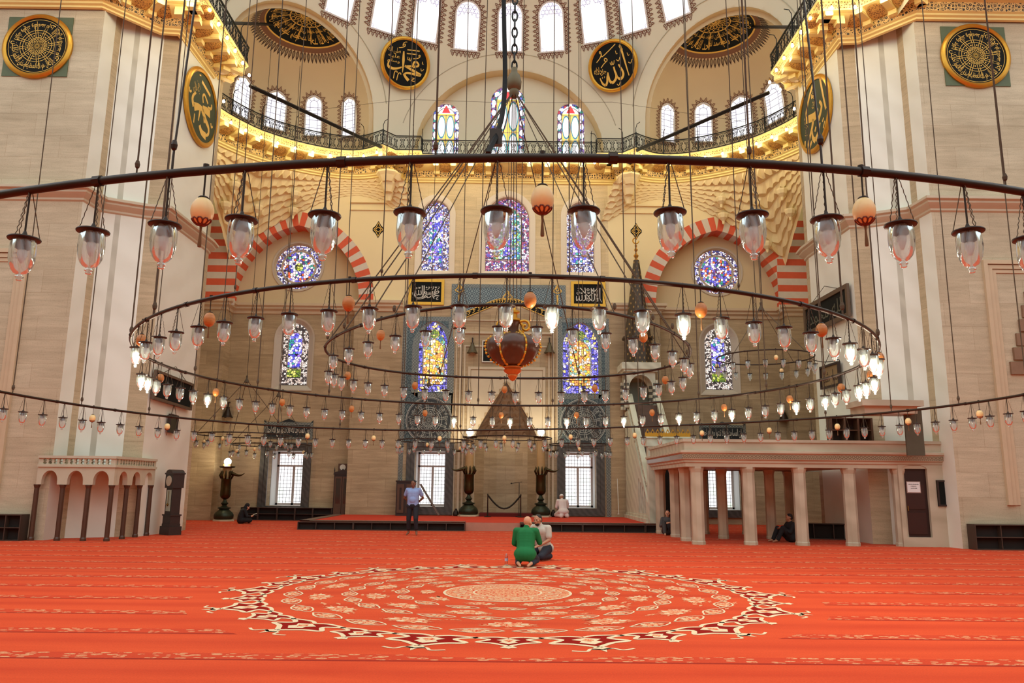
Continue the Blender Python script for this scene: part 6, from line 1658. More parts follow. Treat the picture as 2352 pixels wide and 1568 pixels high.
# ================================================================== pulpit
MINB = m_marble('pulpit_marble', (214, 214, 192), (176, 174, 150), .8)
SPIRE = NT('spire_lead_gold'); u_, z_ = wall_uv(SPIRE); t = SPIRE
g_ = t.n('ShaderNodeNewGeometry'); pz = t.sep(g_.outputs['Position'])
def frq(x, s): return t.math('SUBTRACT', t.math('FRACT', t.math('MULTIPLY', x, s)), .5)
aa = frq(t.math('ADD', pz[0], t.math('MULTIPLY', pz[2], .5)), 5.2); bb = frq(t.math('SUBTRACT', pz[0], t.math('MULTIPLY', pz[2], .5)), 5.2)
dd = t.math('ADD', t.math('MULTIPLY', aa, aa), t.math('MULTIPLY', bb, bb))
t.bsdf(t.mix(t.math('LESS_THAN', dd, .035), lin((62, 50, 34)), lin((150, 120, 66))), .5); SPIRE = t.mat
X0, X1, YF, YR = 5.32, 6.5, 28.75, 33.2
root = thing('pulpit', 'tall marble pulpit with a dark gold-dotted spire beside the right tile panel', 'pulpit', (5.9, 31, PZ)); OX, OY = 5.9, 31.0
zs1 = at_y(1452, 930, 33.0).z
L = lambda x, y, z: (x - OX, y - OY, z - PZ)
for sg, xx, nm in ((-1, X0, 'near'), (1, X1, 'far')):
    mb = MB(); pts = [(YF + .3, PZ), (YR + 1.05, PZ), (YR + 1.05, zs1 - .2), (YR, zs1 - .2), (YF + .3, PZ + .75)]
    holes = [arch_pts(YF + .95 + i * .42, .13, PZ + .32, PZ + 1.0 + .3 * i * .55, PZ + 1.16 + .3 * i * .55, 4) for i in range(4)]
    mb.prism(pts, lambda u, w_, d: L(xx + d, u, w_), -.06, .06, holes); mb.build('side_panel', MINB, root)
    mb = MB(); 
    for off, th in ((0, .10), (.62, .09)):
        mb.prism([(YF + .25, PZ + .75 + off), (YR, zs1 - .2 + off), (YR, zs1 - .2 + off + th), (YF + .25, PZ + .75 + off + th)], lambda u, w_, d: L(xx + d, u, w_), -.11, .11)
    mb.build('banister', MINB, root)
    mb = MB(); mb.prism([(YF + .25, PZ + .85), (YR, zs1 - .1), (YR, zs1 + .42), (YF + .25, PZ + 1.37)], lambda u, w_, d: L(xx + d, u, w_), -.05, .05); mb.build('pierced_balustrade', m_pattern('pierced_marble', (92, 84, 66), (206, 204, 180), 7.0) if sg < 0 else bpy.data.materials['pierced_marble'], root)
mb = MB(); ns = 16
for i in range(ns):
    y = YF + .35 + (YR - YF - .35) * i / ns; z = PZ + (zs1 - PZ) * (i + 1) / ns; mb.box(*[q for q in (X0 - OX, X1 - OX, y - OY, YR + .9 - OY, z - .3 - PZ, z - PZ)])
mb.build('steps', m_plain('pulpit_steps', (110, 84, 70), .7), root)
for i in range(2):
    mb = MB(); mb.box(X0 - .1 - i * .06 - OX, X1 + .1 - OX, YF + .2 - OY, YR + 1.0 - OY, .0 + (.14 if i == 0 else 0), .14 + (.1 if i == 0 else 0)); mb.build('base_course', MINB, root)
# portal
zl = at_y(1520, 1003, YF).z; zc = at_y(1520, 985, YF).z
for xx in (X0 + .05, X1 + .12): mb = MB(); mb.box(xx - .13 - OX, xx + .13 - OX, YF - .1 - OY, YF + .3 - OY, 0, zl - PZ); mb.build('portal_jamb', MINB, root)
mb = MB(); mb.box(X0 - .14 - OX, X1 + .3 - OX, YF - .12 - OY, YF + .32 - OY, zl - .35 - PZ, zl - PZ); mb.box(X0 - .2 - OX, X1 + .36 - OX, YF - .18 - OY, YF + .36 - OY, zl - .06 - PZ, zl - PZ); mb.build('portal_lintel', MINB, root)
mb = MB(); n = 9; xw = (X1 - X0 + .5) / n
for i in range(n):
    x = X0 - .18 + xw * (i + .5); zt = zl + (zc - zl)
    mb.prism([(x - xw * .5, zl), (x + xw * .5, zl), (x + xw * .5, zl + .12), (x + xw * .2, zt - .08), (x, zt), (x - xw * .2, zt - .08), (x - xw * .5, zl + .12)], lambda u, w_, d: L(u, YF - .1 + d, w_), 0, .08, [circ_pts(x, zl + .17, .045, 8)])
mb.build('gilt_crest', GOLD, root)
mb = MB(); mb.box(X0 + .18 - OX, X1 - .02 - OX, YF + .05 - OY, YF + .1 - OY, 0, zl - .35 - PZ); mb.build('curtain', m_plain('dark_green_curtain', (30, 30, 22), .9, var=.2), root)
# canopy
zk0, zk1 = zs1 - .1, at_y(1456, 858, 33.6).z; zd = at_y(1456, 838, 33.6).z; zr = at_y(1456, 775, 33.6).z; za = at_y(1453, 598, 33.6).z; zf = at_y(1453, 545, 33.6).z
cx, cy = (X0 + X1) / 2 - .12, 33.6; hw = .62
for a in (-1, 1):
    for b in (-1, 1):
        mb = MB(); nb = 9
        for i in range(nb):
            mb.m = i % 2; z0, z1 = zk0 + (zk1 - .35 - zk0) * i / nb, zk0 + (zk1 - .35 - zk0) * (i + 1) / nb; mb.box(cx + a * hw - .1 - OX, cx + a * hw + .1 - OX, cy + b * .5 - .1 - OY, cy + b * .5 + .1 - OY, z0 - PZ, z1 - PZ)
        mb.build('canopy_post', [MINB, m_plain('post_dark_band', (92, 92, 80), .5) if 'post_dark_band' not in bpy.data.materials else bpy.data.materials['post_dark_band']], root)
for yy in (-.5, .5):
    mb = MB(); ar = [(cx - hw, zk1 - .35)] + [(cx + (hw - .1) * cos(pi - pi * i / 12), zk1 - .75 + .62 * sin(pi * i / 12)) for i in range(13)] + [(cx + hw, zk1 - .35), (cx + hw, zk1), (cx - hw, zk1)]
    mb.prism(ar, lambda u, w_, d: L(u, cy + yy + d, w_), -.08, .08); mb.build('canopy_arch', MINB, root)
mb = MB(); mb.box(cx - hw - .12 - OX, cx + hw + .12 - OX, cy - .72 - OY, cy + .72 - OY, zk1 - PZ, zk1 + .1 - PZ); mb.box(cx - hw - .22 - OX, cx + hw + .22 - OX, cy - .8 - OY, cy + .78 - OY, zk1 + .1 - PZ, zd - PZ); mb.build('canopy_cornice', MINB, root)
mb = MB(); mb.lathe([(.66, zd - PZ), (.62, zd + .1 - PZ), (.62, zr - .12 - PZ), (.72, zr - .08 - PZ), (.72, zr - PZ), (.60, zr - PZ), (.13, za - PZ), (.10, za - PZ)], 8, (cx - OX, cy - OY, 0), a0=pi / 8); mb.build('spire', SPIRE, root)
h = zf - za; mb = MB(); mb.lathe([(.10, 0), (.06, h * .1), (.12, h * .2), (.05, h * .3), (.03, h * .36), (.09, h * .46), (.03, h * .55), (.06, h * .64), (.02, h * .7), (0, h * .72)], 10, (cx - OX, cy - OY, za - PZ)); mb.tube([(cx - OX + .13 * cos(a), cy - OY, za - PZ + h * .85 + .13 * sin(a)) for a in [radians(-60 + 300 * i / 12 + 120) for i in range(13)]], .03, 5); mb.build('finial', GOLD, root, auto=40)
mb = MB(); mb.box(cx - hw + .1 - OX, cx + hw - .1 - OX, 34.25 - OY, 34.3 - OY, zk0 - PZ, zk1 - .3 - PZ); mb.build('back_panel', m_plain('grey_green_panel', (112, 116, 100), .6, var=.1), root)
# ================================================================== marble loggia on the right
LX0, LX1, LY0, LY1 = 5.3, 13.35, 22.75, 28.0
root = thing('marble_loggia', 'marble gallery on octagonal columns in front of the right pier', 'loggia', (LX0, LY0, 0)); L2 = lambda x, y, z: (x - LX0, y - LY0, z)
zb, zt = at_y(1640, 1072, LY0).z, at_y(1640, 1009, LY0).z
def column(x, y, r=.185, nm='column'):
    mb = MB(); mb.lathe([(r * 1.08, 0), (r * 1.08, .08), (r, .11), (r, .2), (r * .98, zb - .16), (r * 1.16, zb - .05), (r * 1.16, zb)], 8, L2(x, y, 0), a0=pi / 8); mb.build(nm, MARL, root)
for px in (1603, 1722, 1840, 1955, 2070): column(at_y(px, 1160, LY0).x + .0, LY0 + .05)
for Y, x in ((24.2, 5.55), (26.0, 5.62), (27.9, 5.5)): column(x, Y)
for x in (7.0, 8.55, 10.1): column(x, 27.9)
for x, y in ((7.0, 25.4), (8.55, 25.4)): column(x, y, .16)
zA = zb + (zt - zb)
pr = [(-.35, zb), (0, zb), (0, zb + .10), (.04, zb + .13), (.04, zb + .18), (.10, zb + .22), (.10, zb + .36), (.16, zb + .40), (.16, zb + .46), (.02, zb + .48), (.02, zt - .10), (.07, zt - .08), (.07, zt), (-.25, zt), (-.25, zb + .5)]
pth = [(LX1, 28.0), (LX0 - .1, 28.0), (LX0 - .1, LY0 - .15), (LX1, LY0 - .15), (LX1, 23.6)]
pth = [(LX0 - .1 + 7, LY1), (LX0 - .1, LY1), (LX0 - .1, LY0 - .15), (LX1, LY0 - .15), (LX1, 22.95)]
mb = MB(); mb.sweep([L2(x, y, 0)[:2] for x, y in pth[::-1]], [(-a, b) for a, b in pr]); o_ = mb.build('parapet', MARL, root)
mb = MB(); mb.sweep([L2(x, y, 0)[:2] for x, y in pth[::-1]], [(-.103, zb + .23), (-.108, zb + .35)])
mb.build('carved_band', m_tile('carved_loggia_band', 0, 9.0, (120, 104, 82), (178, 164, 136), (108, 94, 74)), root)
mb = MB(); mb.box(*[q for q in (-.05, 5.45, 0, LY1 - LY0, zb + .02, zb + .12)]); mb.build('floor_slab', MARL, root)
# solid end with the door
dx0, dx1 = at_y(2071, 1150, LY0).x, at_y(2128, 1150, LY0).x
dzt = at_y(2098, 1067, LY0).z; dz0 = at_y(2110, 1233, LY0).z
mb = MB(); ap = arch_pts((dx0 + dx1) / 2, (dx1 - dx0) / 2, dz0, dzt - .14, dzt, 6)
mb.prism(rect_pts(dx0 - .12, LX1 - .05, 0, zb + .11), lambda u, w_, d: L2(u, LY0 - .17 + d, w_), 0, .4, [ap]); mb.build('end_wall', MARL, root)
mb = MB(); mb.prism(ap, lambda u, w_, d: L2(u, LY0 - .17 + d, w_), .10, .18); dd_ = mb.build('door', m_plain('door_maroon_brown', (48, 26, 24), .4, var=.15, scale=5), root)
xm = (dx0 + dx1) / 2
mb = MB(); [mb.box(*q) for q in ((xm - .27 - LX0, xm + .27 - LX0, -.09, -.07, .35, .95), (xm - .27 - LX0, xm + .27 - LX0, -.09, -.07, 1.05, 1.75))]; mb.build('door_panel', m_plain('door_panel_brown', (58, 32, 28), .4), dd_)
mb = MB(); mb.tube([(dx0 - LX0 + .12, -.10, 1.0), (dx0 - LX0 + .12, -.10, 1.14)], .018, 6); mb.build('door_handle', BRASS, dd_)
s0, s1 = at_y(2081, 1130, LY0), at_y(2108, 1107, LY0)
r2 = thing('paper_sign', 'white printed paper notice on the brown loggia door', 'sign', (s0.x, LY0 - .10, s0.z)); w_, h_ = s1.x - s0.x, s1.z - s0.z
mb = MB(); mb.box(-.02, w_ + .02, .006, .012, -.02, h_ + .02); mb.build('border', m_plain('sign_border', (176, 150, 138), .6), r2)
mb = MB(); mb.box(0, w_, 0, .005, 0, h_); mb.build('sheet', m_plain('paper_white', (236, 234, 232), .7, var=.02), r2)
mb = MB()
rn_ = random.Random(3)
for zf, x0_, x1_ in ((.74, .1, .9), (.56, .28, .72), (.36, .26, .76)):
    x = x0_ * w_
    while x < x1_ * w_ - .01:
        d_ = rn_.uniform(.006, .014); hh_ = h_ * rn_.uniform(.05, .085); mb.quad((x, -.002, h_ * zf), (x + d_, -.002, h_ * zf), (x + d_, -.002, h_ * zf + hh_), (x, -.002, h_ * zf + hh_)); x += d_ + rn_.uniform(.003, .008)
mb.build('lettering', BLACK, r2)
s0, s1 = at_y(2147, 1162, LY0), at_y(2200, 1103, LY0); r2 = thing('dark_board', 'dark square board on the loggia end wall right of the brown door', 'board', ((s0.x + s1.x) / 2, LY0 - .172, s0.z)); w_ = (s1.x - s0.x) / 2; h_ = s1.z - s0.z
mb = MB(); mb.box(-w_, w_, -.03, 0, 0, h_); mb.build('panel', BLACK, r2); mb = MB(); mb.prism(rect_pts(-w_, w_, 0, h_), lambda u, q, d: (u, d, q), -.05, 0, [rect_pts(-w_ + .05, w_ - .05, .05, h_ - .05)]); mb.build('frame', WOODD, r2)
# things on the loggia and pier
p0, p1 = at_y(1908, 1003, 23.3), at_y(1998, 960, 23.3); zf_ = zb + .12
r2 = thing('open_bookcase', 'dark open bookcase standing on top of the loggia', 'bookcase', ((p0.x + p1.x) / 2, 23.2, zf_)); w_ = (p1.x - p0.x) / 2; h_ = p1.z - zf_
mb = MB(); mb.box(-w_, w_, .3, .34, 0, h_); mb.build('back_board', WOODD, r2)
for x in (-w_, -w_ * .33, w_ * .33, w_): mb = MB(); mb.box(x - .03, x + .03, 0, .3, 0, h_); mb.build('upright', WOODM, r2)
for z in (h_ * .45, h_ * .72, h_ - .03): mb = MB(); mb.box(-w_, w_, .005, .3, z, z + .03); mb.build('shelf_board', WOODM, r2)
mb = MB(); P0, P1 = at_y(1976, 940, 21.6), at_y(2115, 920, 21.6); mb.box(P0.x, P1.x, 21.45, 22.5, P0.z + .1, P1.z); mb.box(P0.x + .12, P1.x - .12, 21.6, 22.5, P0.z - .1, P0.z + .1); S('trim_23', mb, MARL, 'pale stone ledge at the corner of the right pier above the loggia', 'ledge')
mb = MB(); P0, P1 = at_y(2081, 1005, 21.97), at_y(2116, 942, 21.97); mb.box(P0.x, P1.x, 21.96, 22.02, P0.z - .5, P1.z); S('door_1', mb, m_plain('shadowed_doorway', (92, 86, 68), .9), 'dark doorway in the right pier above the loggia parapet', 'door')  # thin slab whose dark colour paints a soft shadow; the pier has no door here
# hung frames on the pier faces
def face_frame(name, label, corners, s, board, frame_mat, txt=None, fw=.12, cat='frame'):
    a = Vector((-10.96, 23.62)); b = Vector((-10.9, 26.9)); d = (b - a).normalized(); n = Vector((d.y, -d.x, 0)); p = Vector((a.x, a.y, 0))
    if s > 0: n.x = -n.x; p.x = -p.x
    n.normalize(); P = [at_plane(x, y, p + n * .12, n) for x, y in corners]; c = sum(P, Vector()) / 4
    ex = ((P[1] - P[0]) + (P[2] - P[3])) / 2; ez = ((P[0] - P[3]) + (P[1] - P[2])) / 2; hw_, hh = ex.length / 2, ez.length / 2; ex.normalize(); ez = (ez - ex * ez.dot(ex)).normalized()
    r2 = thing(name, label, cat, tuple(c)); f = lambda u, w_, dd=0.0: tuple(ex * u + ez * w_ + n * dd)
    mb = MB(); mb.prism(rect_pts(-hw_ + .02, hw_ - .02, -hh + .02, hh - .02), f, -.03, .0); mb.build('panel', board, r2)
    mb = MB(); mb.prism(rect_pts(-hw_, hw_, -hh, hh), f, -.04, .05, [rect_pts(-hw_ + fw, hw_ - fw, -hh + fw, hh - fw)]); mb.build('moulding', frame_mat, r2)
    if txt:
        mb = MB(); put_text(mb, txt[0], f, 0, 0, (hw_ - fw) * 1.7, (hh - fw) * 1.2, d=.005); mb.build('lettering', txt[1], r2)
    mb = MB(); mb.tube([f(-hw_ * .6, hh, 0), tuple(Vector(f(0, hh + .35, -.02))), f(hw_ * .6, hh, 0)], .012, 4); mb.build('hanging_cord', ROPE, r2)
FRD = m_plain('brown_frame', (98, 78, 56), .5, var=.12)
face_frame('framed_panel', 'large dark framed panel hung on the left pier above the clock', [(357, 848), (444, 882), (437, 942), (350, 916)], -1, BLACK, FRD, None, .08)
face_frame('framed_panel', 'small dark panel on the left pier above the grandfather clock', [(390, 950), (408, 954), (404, 997), (386, 992)], -1, m_plain('olive_panel', (60, 58, 40), .6), WOODD, None, .04)
face_frame('framed_panel', 'large dark framed calligraphy tilted forward on the right pier', [(1838, 714), (1940, 664), (1960, 712), (1860, 765)], 1, BLACK, FRD, ('الله محمد', m_plain('faded_lettering', (90, 92, 74), .6)), .14)
face_frame('framed_panel', 'small framed calligraphy on tan ground under the tilted dark frame', [(1880, 845), (1924, 833), (1934, 880), (1892, 893)], 1, m_plain('tan_ground', (150, 126, 88), .6), WOODD, ('ما شا', m_plain('brown_lettering', (70, 52, 36), .6)), .07)
# ================================================================== small loggia on the left pier
SX0, SX1, SY0, SY1 = -12.95, -10.82, 21.78, 24.3
root = thing('small_loggia', 'small arcaded marble balcony on slim brown columns at the left pier', 'loggia', (SX1, SY0, 0)); L3 = lambda x, y, z: (x - SX1, y - SY0, z)
zt, zp, zq = at_y(190, 1049, SY0).z, at_y(190, 1070, SY0).z, at_y(190, 1113, SY0).z
zap = at_y(190, 1085, SY0).z
LOGS = m_plain('pale_grey_stone', (206, 198, 172), .6, var=.1, scale=3); COLB = m_plain('porphyry_brown', (88, 60, 44), .4, var=.2, scale=6)
for ax_, a0_, a1_, nb in (('x', SX0, SX1, 3), ('y', SY0 + .145, SY1, 3)):
    F = (lambda u, w_, d: L3(u, SY0 + d, w_)) if ax_ == 'x' else (lambda u, w_, d: L3(SX1 - d - .002, u + .002, w_))
    bw = (a1_ - a0_) / nb
    for i in range(nb):
        c = a0_ + bw * (i + .5); hw = bw * .5
        ar = [(c - hw, zq), (c - hw * .62, zq)] + [(c - hw * .62 * cos(pi / 2 * k / 8) if k < 8 else c, zq + .05 + (zap - zq) * (sin(pi / 2 * k / 8) ** .8)) for k in range(1, 9)] + [(c + hw * .62 * cos(pi / 2 * k / 8), zq + .05 + (zap - zq) * (sin(pi / 2 * k / 8) ** .8)) for k in range(7, 0, -1)] + [(c + hw * .62, zq), (c + hw, zq), (c + hw, zp), (c - hw, zp)]
        mb = MB(); mb.prism(ar, F, 0, .14); mb.build('arch', LOGS, root)
    cut = []
    n = int((a1_ - a0_) / .16)
    mb = MB(); hol = []
    for i in range(n):
        c = a0_ + .1 + (a1_ - a0_ - .2) * (i + .5) / n
        for j in range(2): hol.append([(c + .055 * cos(q), zp + (zt - zp) * (.34 + .3 * j) + .045 * sin(q)) for q in [2 * pi * k / 6 + (.5 if (i + j) % 2 else 0) for k in range(6)]])
    mb.prism(rect_pts(a0_, a1_, zp, zt), F, 0, .08, hol); mb.build('pierced_parapet', LOGS, root)
    mb = MB(); mb.box(*([SX0 - SX1, .03, -.04, .12] if ax_ == 'x' else [-.12, .04, .0, SY1 - SY0]), zt - .04, zt + .03); mb.box(*([SX0 - SX1, .03, -.04, .12] if ax_ == 'x' else [-.12, .04, .0, SY1 - SY0]), zp - .03, zp + .04); mb.build('parapet_rail', LOGS, root)
    for i in range(nb + 1):
        if ax_ == 'y' and i == 0: continue
        u = a0_ + bw * i; x, y = (min(u, SX1 - .07), SY0 + .07) if ax_ == 'x' else (SX1 - .07, u - (.06 if i == nb else 0))
        mb = MB(); mb.lathe([(.085, 0), (.085, .06), (.068, .1), (.064, zq - .1), (.09, zq - .02), (.09, zq)], 8, L3(x, y, 0)); mb.build('column', COLB, root)
mb = MB(); mb.box(SX0 - SX1, 0, .05, SY1 - SY0, zp - .02, zp + .02); mb.build('floor_slab', m_plain('slab_brown', (120, 100, 80), .7), root)
# grandfather clock
p = at_y(386, 1226, 24.6); r2 = thing('grandfather_clock', 'tall dark grandfather clock standing at the left pier', 'clock', (p.x, 24.75, 0), radians(-40)); h_ = at_y(386, 1083, 24.6).z
mb = MB(); mb.box(-.30, .30, -.2, .2, 0, .26); mb.box(-.25, .25, -.17, .17, .26, .34); mb.box(-.24, .24, -.16, .16, .34, .58); mb.box(-.27, .27, -.18, .18, .58, .62); mb.box(-.20, .20, -.14, .14, .62, h_ - .5); mb.box(-.25, .25, -.18, .18, h_ - .5, h_ - .06); mb.build('case', WOODD, r2)
mb = MB(); mb.prism([(-.27, 0), (.27, 0), (.27, .05)] + [(.2 * cos(pi * i / 10), .05 + .10 * sin(pi * i / 10)) for i in range(11)] + [(-.27, .05)], lambda u, q, d: (u, d, h_ - .08 + q), -.2, .2); mb.build('hood', WOODD, r2)
mb = MB(); mb.prism(circ_pts(0, h_ - .28, .16, 24), lambda u, q, d: (u, d, q), -.2, -.18); mb.build('dial', m_plain('clock_dial', (214, 196, 170), .4), r2)
mb = MB(); mb.box(-.13, .13, -.152, -.14, .72, h_ - .56); mb.build('glass_door', m_plain('pale_clock_glass', (188, 196, 172), .1), r2)
mb = MB(); mb.tube([(0, -.16, h_ - .6), (0, -.16, .95)], .01, 4); mb.lathe([(0, -.05), (.06, 0), (0, .05)], 10, (0, -.165, .92)); mb.build('pendulum', BRASS, r2)
# ================================================================== people
SKIN1 = m_plain('skin_brown', (132, 88, 66), .55, var=.03); SKIN2 = m_plain('skin_fair', (214, 158, 126), .5, var=.03); SKIN3 = m_plain('skin_olive', (178, 128, 98), .55, var=.03)
HAIRB = m_plain('dark_hair', (30, 24, 22), .7)
def cap_(mb, a, b, ra, rb, n=12, m_=5):
    a, b = Vector(a), Vector(b); d = b - a; L = d.length
    mb.sphere(a, ra, n=n, m_=8); mb.sphere(b, rb, n=n, m_=8)
    if L > 1e-4: mb.tube([a, b], [ra, rb], n)
def ell(mb, c, rx, ry, rz, M=None):
    q = MB(); q.sphere((0, 0, 0), rx, ry, rz, 16, 12)
    if M is not None: q.xf(M)
    q.xf(Matrix.Translation(Vector(c))); mb.add(q.v, q.f)
def fuse(mb, name, mat, parent, vox=.012, it=4):
    """merge overlapping volumes into one continuous skin"""
    me = bpy.data.meshes.new(name); me.from_pydata(mb.v, [], mb.f); o = bpy.data.objects.new(name, me); COL.objects.link(o)
    r = o.modifiers.new('r', 'REMESH'); r.mode = 'VOXEL'; r.voxel_size = vox
    s = o.modifiers.new('s', 'SMOOTH'); s.factor = .5; s.iterations = it
    ev = bpy.data.meshes.new_from_object(o.evaluated_get(bpy.context.evaluated_depsgraph_get()))
    o.modifiers.clear(); o.data = ev; ev.name = name; bpy.data.meshes.remove(me); ev.materials.clear(); ev.materials.append(mat); ev.polygons.foreach_set('use_smooth', [True] * len(ev.polygons))
    o.parent = parent; return o
def hand(mb, w, d, side, curl=.5):
    """palm and five curled fingers; w wrist, d direction of the hand, side vector across the palm towards the thumb"""
    w, d, s = Vector(w), Vector(d).normalized(), Vector(side).normalized(); n = d.cross(s)
    cap_(mb, w, w + d * .08, .026, .03); cap_(mb, w + d * .07 + s * .022, w + d * .08 - s * .028, .017, .015)
    for i, L in enumerate((.072, .08, .074, .058)):
        b = w + d * .095 + s * (.03 - .02 * i); k = b + d * L * .5 + n * L * .25 * curl; e = k + d * L * .35 + n * L * .5 * curl
        cap_(mb, b, k, .0095, .009, 8); cap_(mb, k, e, .009, .0075, 8)
    b = w + d * .03 + s * .03; k = b + d * .035 + s * .025; cap_(mb, b, k, .012, .011, 8); cap_(mb, k, k + d * .032 + s * .004 + n * .01, .011, .009, 8)
def head(mb, c, fwd, up, k=1.0):
    """skull, jaw, nose, ears, brow and lips"""
    f = Vector(fwd).normalized(); u = Vector(up); u = (u - f * u.dot(f)).normalized(); r = f.cross(u); c = Vector(c)
    M = Matrix((r, f, u)).transposed().to_4x4()
    P = lambda x, y, z: c + (r * x + f * y + u * z) * k
    ell(mb, P(0, -.008, .03), .076 * k, .095 * k, .092 * k, M); ell(mb, P(0, .022, -.045), .058 * k, .068 * k, .068 * k, M); ell(mb, P(0, .045, -.09), .034 * k, .036 * k, .03 * k, M)
    cap_(mb, P(0, .086, .01), P(0, .106, -.03), .009 * k, .014 * k, 8); ell(mb, P(0, .1, -.034), .018 * k, .012 * k, .010 * k, M)
    cap_(mb, P(-.04, .078, .024), P(.04, .078, .024), .011 * k, .011 * k, 8); cap_(mb, P(-.02, .085, -.066), P(.02, .085, -.066), .009 * k, .009 * k, 8)
    for sg in (-1, 1):
        ell(mb, P(sg * .079, -.005, -.005), .012 * k, .022 * k, .034 * k, M); ell(mb, P(sg * .05, .055, -.02), .026 * k, .026 * k, .026 * k, M)
    return P, M
def eyes(P, M, parent, k=1.0):
    mb = MB()
    for sg in (-1, 1): ell(mb, P(sg * .031, .082, .004), .013 * k, .007 * k, .007 * k, M)
    mb.build('eyes', HAIRB, parent)
def person(label, loc, rz, J, skin, shirt, legs, hairfn=None, sleeve=1.0, cuff=.9, robe=False, extra=None, vox=.012, feet=True):
    root = thing('person', label, 'person', loc, rz)
    V = {k: Vector(v) for k, v in J.items()}
    b = MB()
    cap_(b, V['pelvis'], V['waist'], .12, .11); cap_(b, V['waist'], V['chest'], .11, .13); cap_(b, V['shl'], V['shr'], .06, .06); cap_(b, V['chest'], V['neck'], .10, .06)
    hd = V['head']; cap_(b, V['neck'], hd - Vector(J['up']) * .05, .056, .054)
    P, M = head(b, hd, J['fwd'], J['up'])
    for q in 'lr':
        cap_(b, V['sh' + q], V['el' + q], .05, .04); cap_(b, V['el' + q], V['wr' + q], .04, .027)
        dv = V['hd' + q] - V['wr' + q]; hand(b, V['wr' + q], dv, J['thumb' + q], .5)
        cap_(b, V['hip' + q], V['kn' + q], .085, .055); cap_(b, V['kn' + q], V['an' + q], .055, .036)
        cap_(b, V['an' + q] , V['to' + q], .038, .026); 
    fuse(b, 'body', skin, root, vox * .8, 3)
    s = MB(); e = .018
    for (k0, k1, r0, r1) in (('pelvis', 'waist', .145, .135), ('waist', 'chest', .135, .145)):
        a_, c_ = V[k0], V[k1]
        for i in range(5):
            p = a_.lerp(c_, i / 4); rr = r0 + (r1 - r0) * i / 4; rt = (V['shr'] - V['shl']).normalized()
            wd = 1.16 if k1 == 'chest' else 1.1
            for t_ in (-.42, 0, .42): s.sphere(p + rt * rr * t_ * wd, rr * (1.0 if t_ == 0 else .9), n=12, m_=8)
    cap_(s, V['shl'], V['shr'], .072, .072); cap_(s, V['chest'], V['neck'] - Vector(J['up']) * .02, .125, .062); cap_(s, V['neck'] - Vector(J['up']) * .03, V['neck'] + Vector(J['up']) * .005, .066, .062)
    if J.get('low'): cap_(s, V['pelvis'] + Vector((-.06, 0, 0)), V['pelvis'] + Vector(J['low']) + Vector((-.08, 0, 0)), .15, .14); cap_(s, V['pelvis'] + Vector((.06, 0, 0)), V['pelvis'] + Vector(J['low']) + Vector((.08, 0, 0)), .15, .14); ell(s, V['pelvis'] + Vector((0, -.03, -.02)), .235, .19, .15)
    if J.get('belly'): ell(s, V['waist'] + Vector(J['belly']), .13, .11, .14)
    for q in 'lr':
        el, wr = V['el' + q], V['wr' + q]
        if sleeve >= 1: cap_(s, V['sh' + q], el, .072, .058); cap_(s, el, el.lerp(wr, sleeve - 1 + .001), .058, .045)
        else: cap_(s, V['sh' + q], V['sh' + q].lerp(el, sleeve), .074, .068)
    if robe:
        for q in 'lr': cap_(s, V['hip' + q], V['kn' + q], .13, .10); cap_(s, V['kn' + q], V['an' + q], .09, .08); cap_(s, V['pelvis'], V['an' + q], .15, .09)
    fuse(s, 'robe' if robe else 'shirt', shirt, root, vox, 3)
    if not robe:
        l = MB(); cap_(l, V['hipl'], V['hipr'], .125, .125); cap_(l, V['pelvis'], V['pelvis'] + (V['waist'] - V['pelvis']) * .3, .15, .14)
        for q in 'lr':
            cap_(l, V['hip' + q], V['kn' + q], .108, .078); cap_(l, V['kn' + q], V['kn' + q].lerp(V['an' + q], cuff), .076, .062)
        fuse(l, 'trousers', legs, root, vox, 2)
    eyes(P, M, root)
    if hairfn: hairfn(P, M, root)
    return root
def short_hair(beard=False, cover=1.0):
    def f(P, M, root):
        h = MB(); ell(h, P(0, -.018, .048), .080, .092, .082, M); ell(h, P(0, -.045, .0), .076, .066, .07, M); fuse(h, 'hair', HAIRB, root, .012, 2)
        if beard: h = MB(); ell(h, P(0, .032, -.085), .054, .056, .044, M); fuse(h, 'beard', HAIRB, root, .011, 2)
    return f
def cap_hat(mat):
    def f(P, M, root):
        h = MB(); ell(h, P(0, -.012, .055), .086, .098, .078, M); fuse(h, 'prayer_cap', mat, root, .012, 2)
    return f
def scarf(mat):
    def f(P, M, root):
        h = MB(); ell(h, P(0, -.03, .04), .095, .10, .10, M); ell(h, P(0, -.04, -.07), .10, .09, .10, M); fuse(h, 'headscarf', mat, root, .013, 2)
    return f
Zu = (0, 0, 1)
STAND = dict(pelvis=(0, 0, .95), waist=(0, .02, 1.12), chest=(0, .01, 1.34), neck=(0, .0, 1.50), head=(0, .03, 1.63), fwd=(.25, 1, -.12), up=Zu, shl=(-.19, -.02, 1.43), shr=(.19, -.02, 1.43), ell=(-.30, -.13, 1.18), elr=(.30, -.13, 1.18), wrl=(-.10, -.20, 1.0), wrr=(.10, -.21, 1.02), hdl=(0, -.2, .98), hdr=(-.02, -.22, .98), thumbl=(0, 0, 1), thumbr=(0, 0, 1), hipl=(-.10, 0, .92), hipr=(.10, 0, .92), knl=(-.13, .16, .52), knr=(.12, .02, .50), anl=(-.16, .12, .09), anr=(.13, -.10, .09), tol=(-.19, .30, .04), tor=(.16, .08, .03), belly=(0, .05, 0))
person('standing man in light blue polo shirt and dark trousers, hands behind his back', (-2.99, 25.6, 0), radians(178), STAND, SKIN1, m_plain('light_blue_polo', (148, 172, 222), .8, var=.06), m_plain('dark_trousers', (30, 32, 40), .8, var=.1), short_hair(), sleeve=.62, cuff=.72)
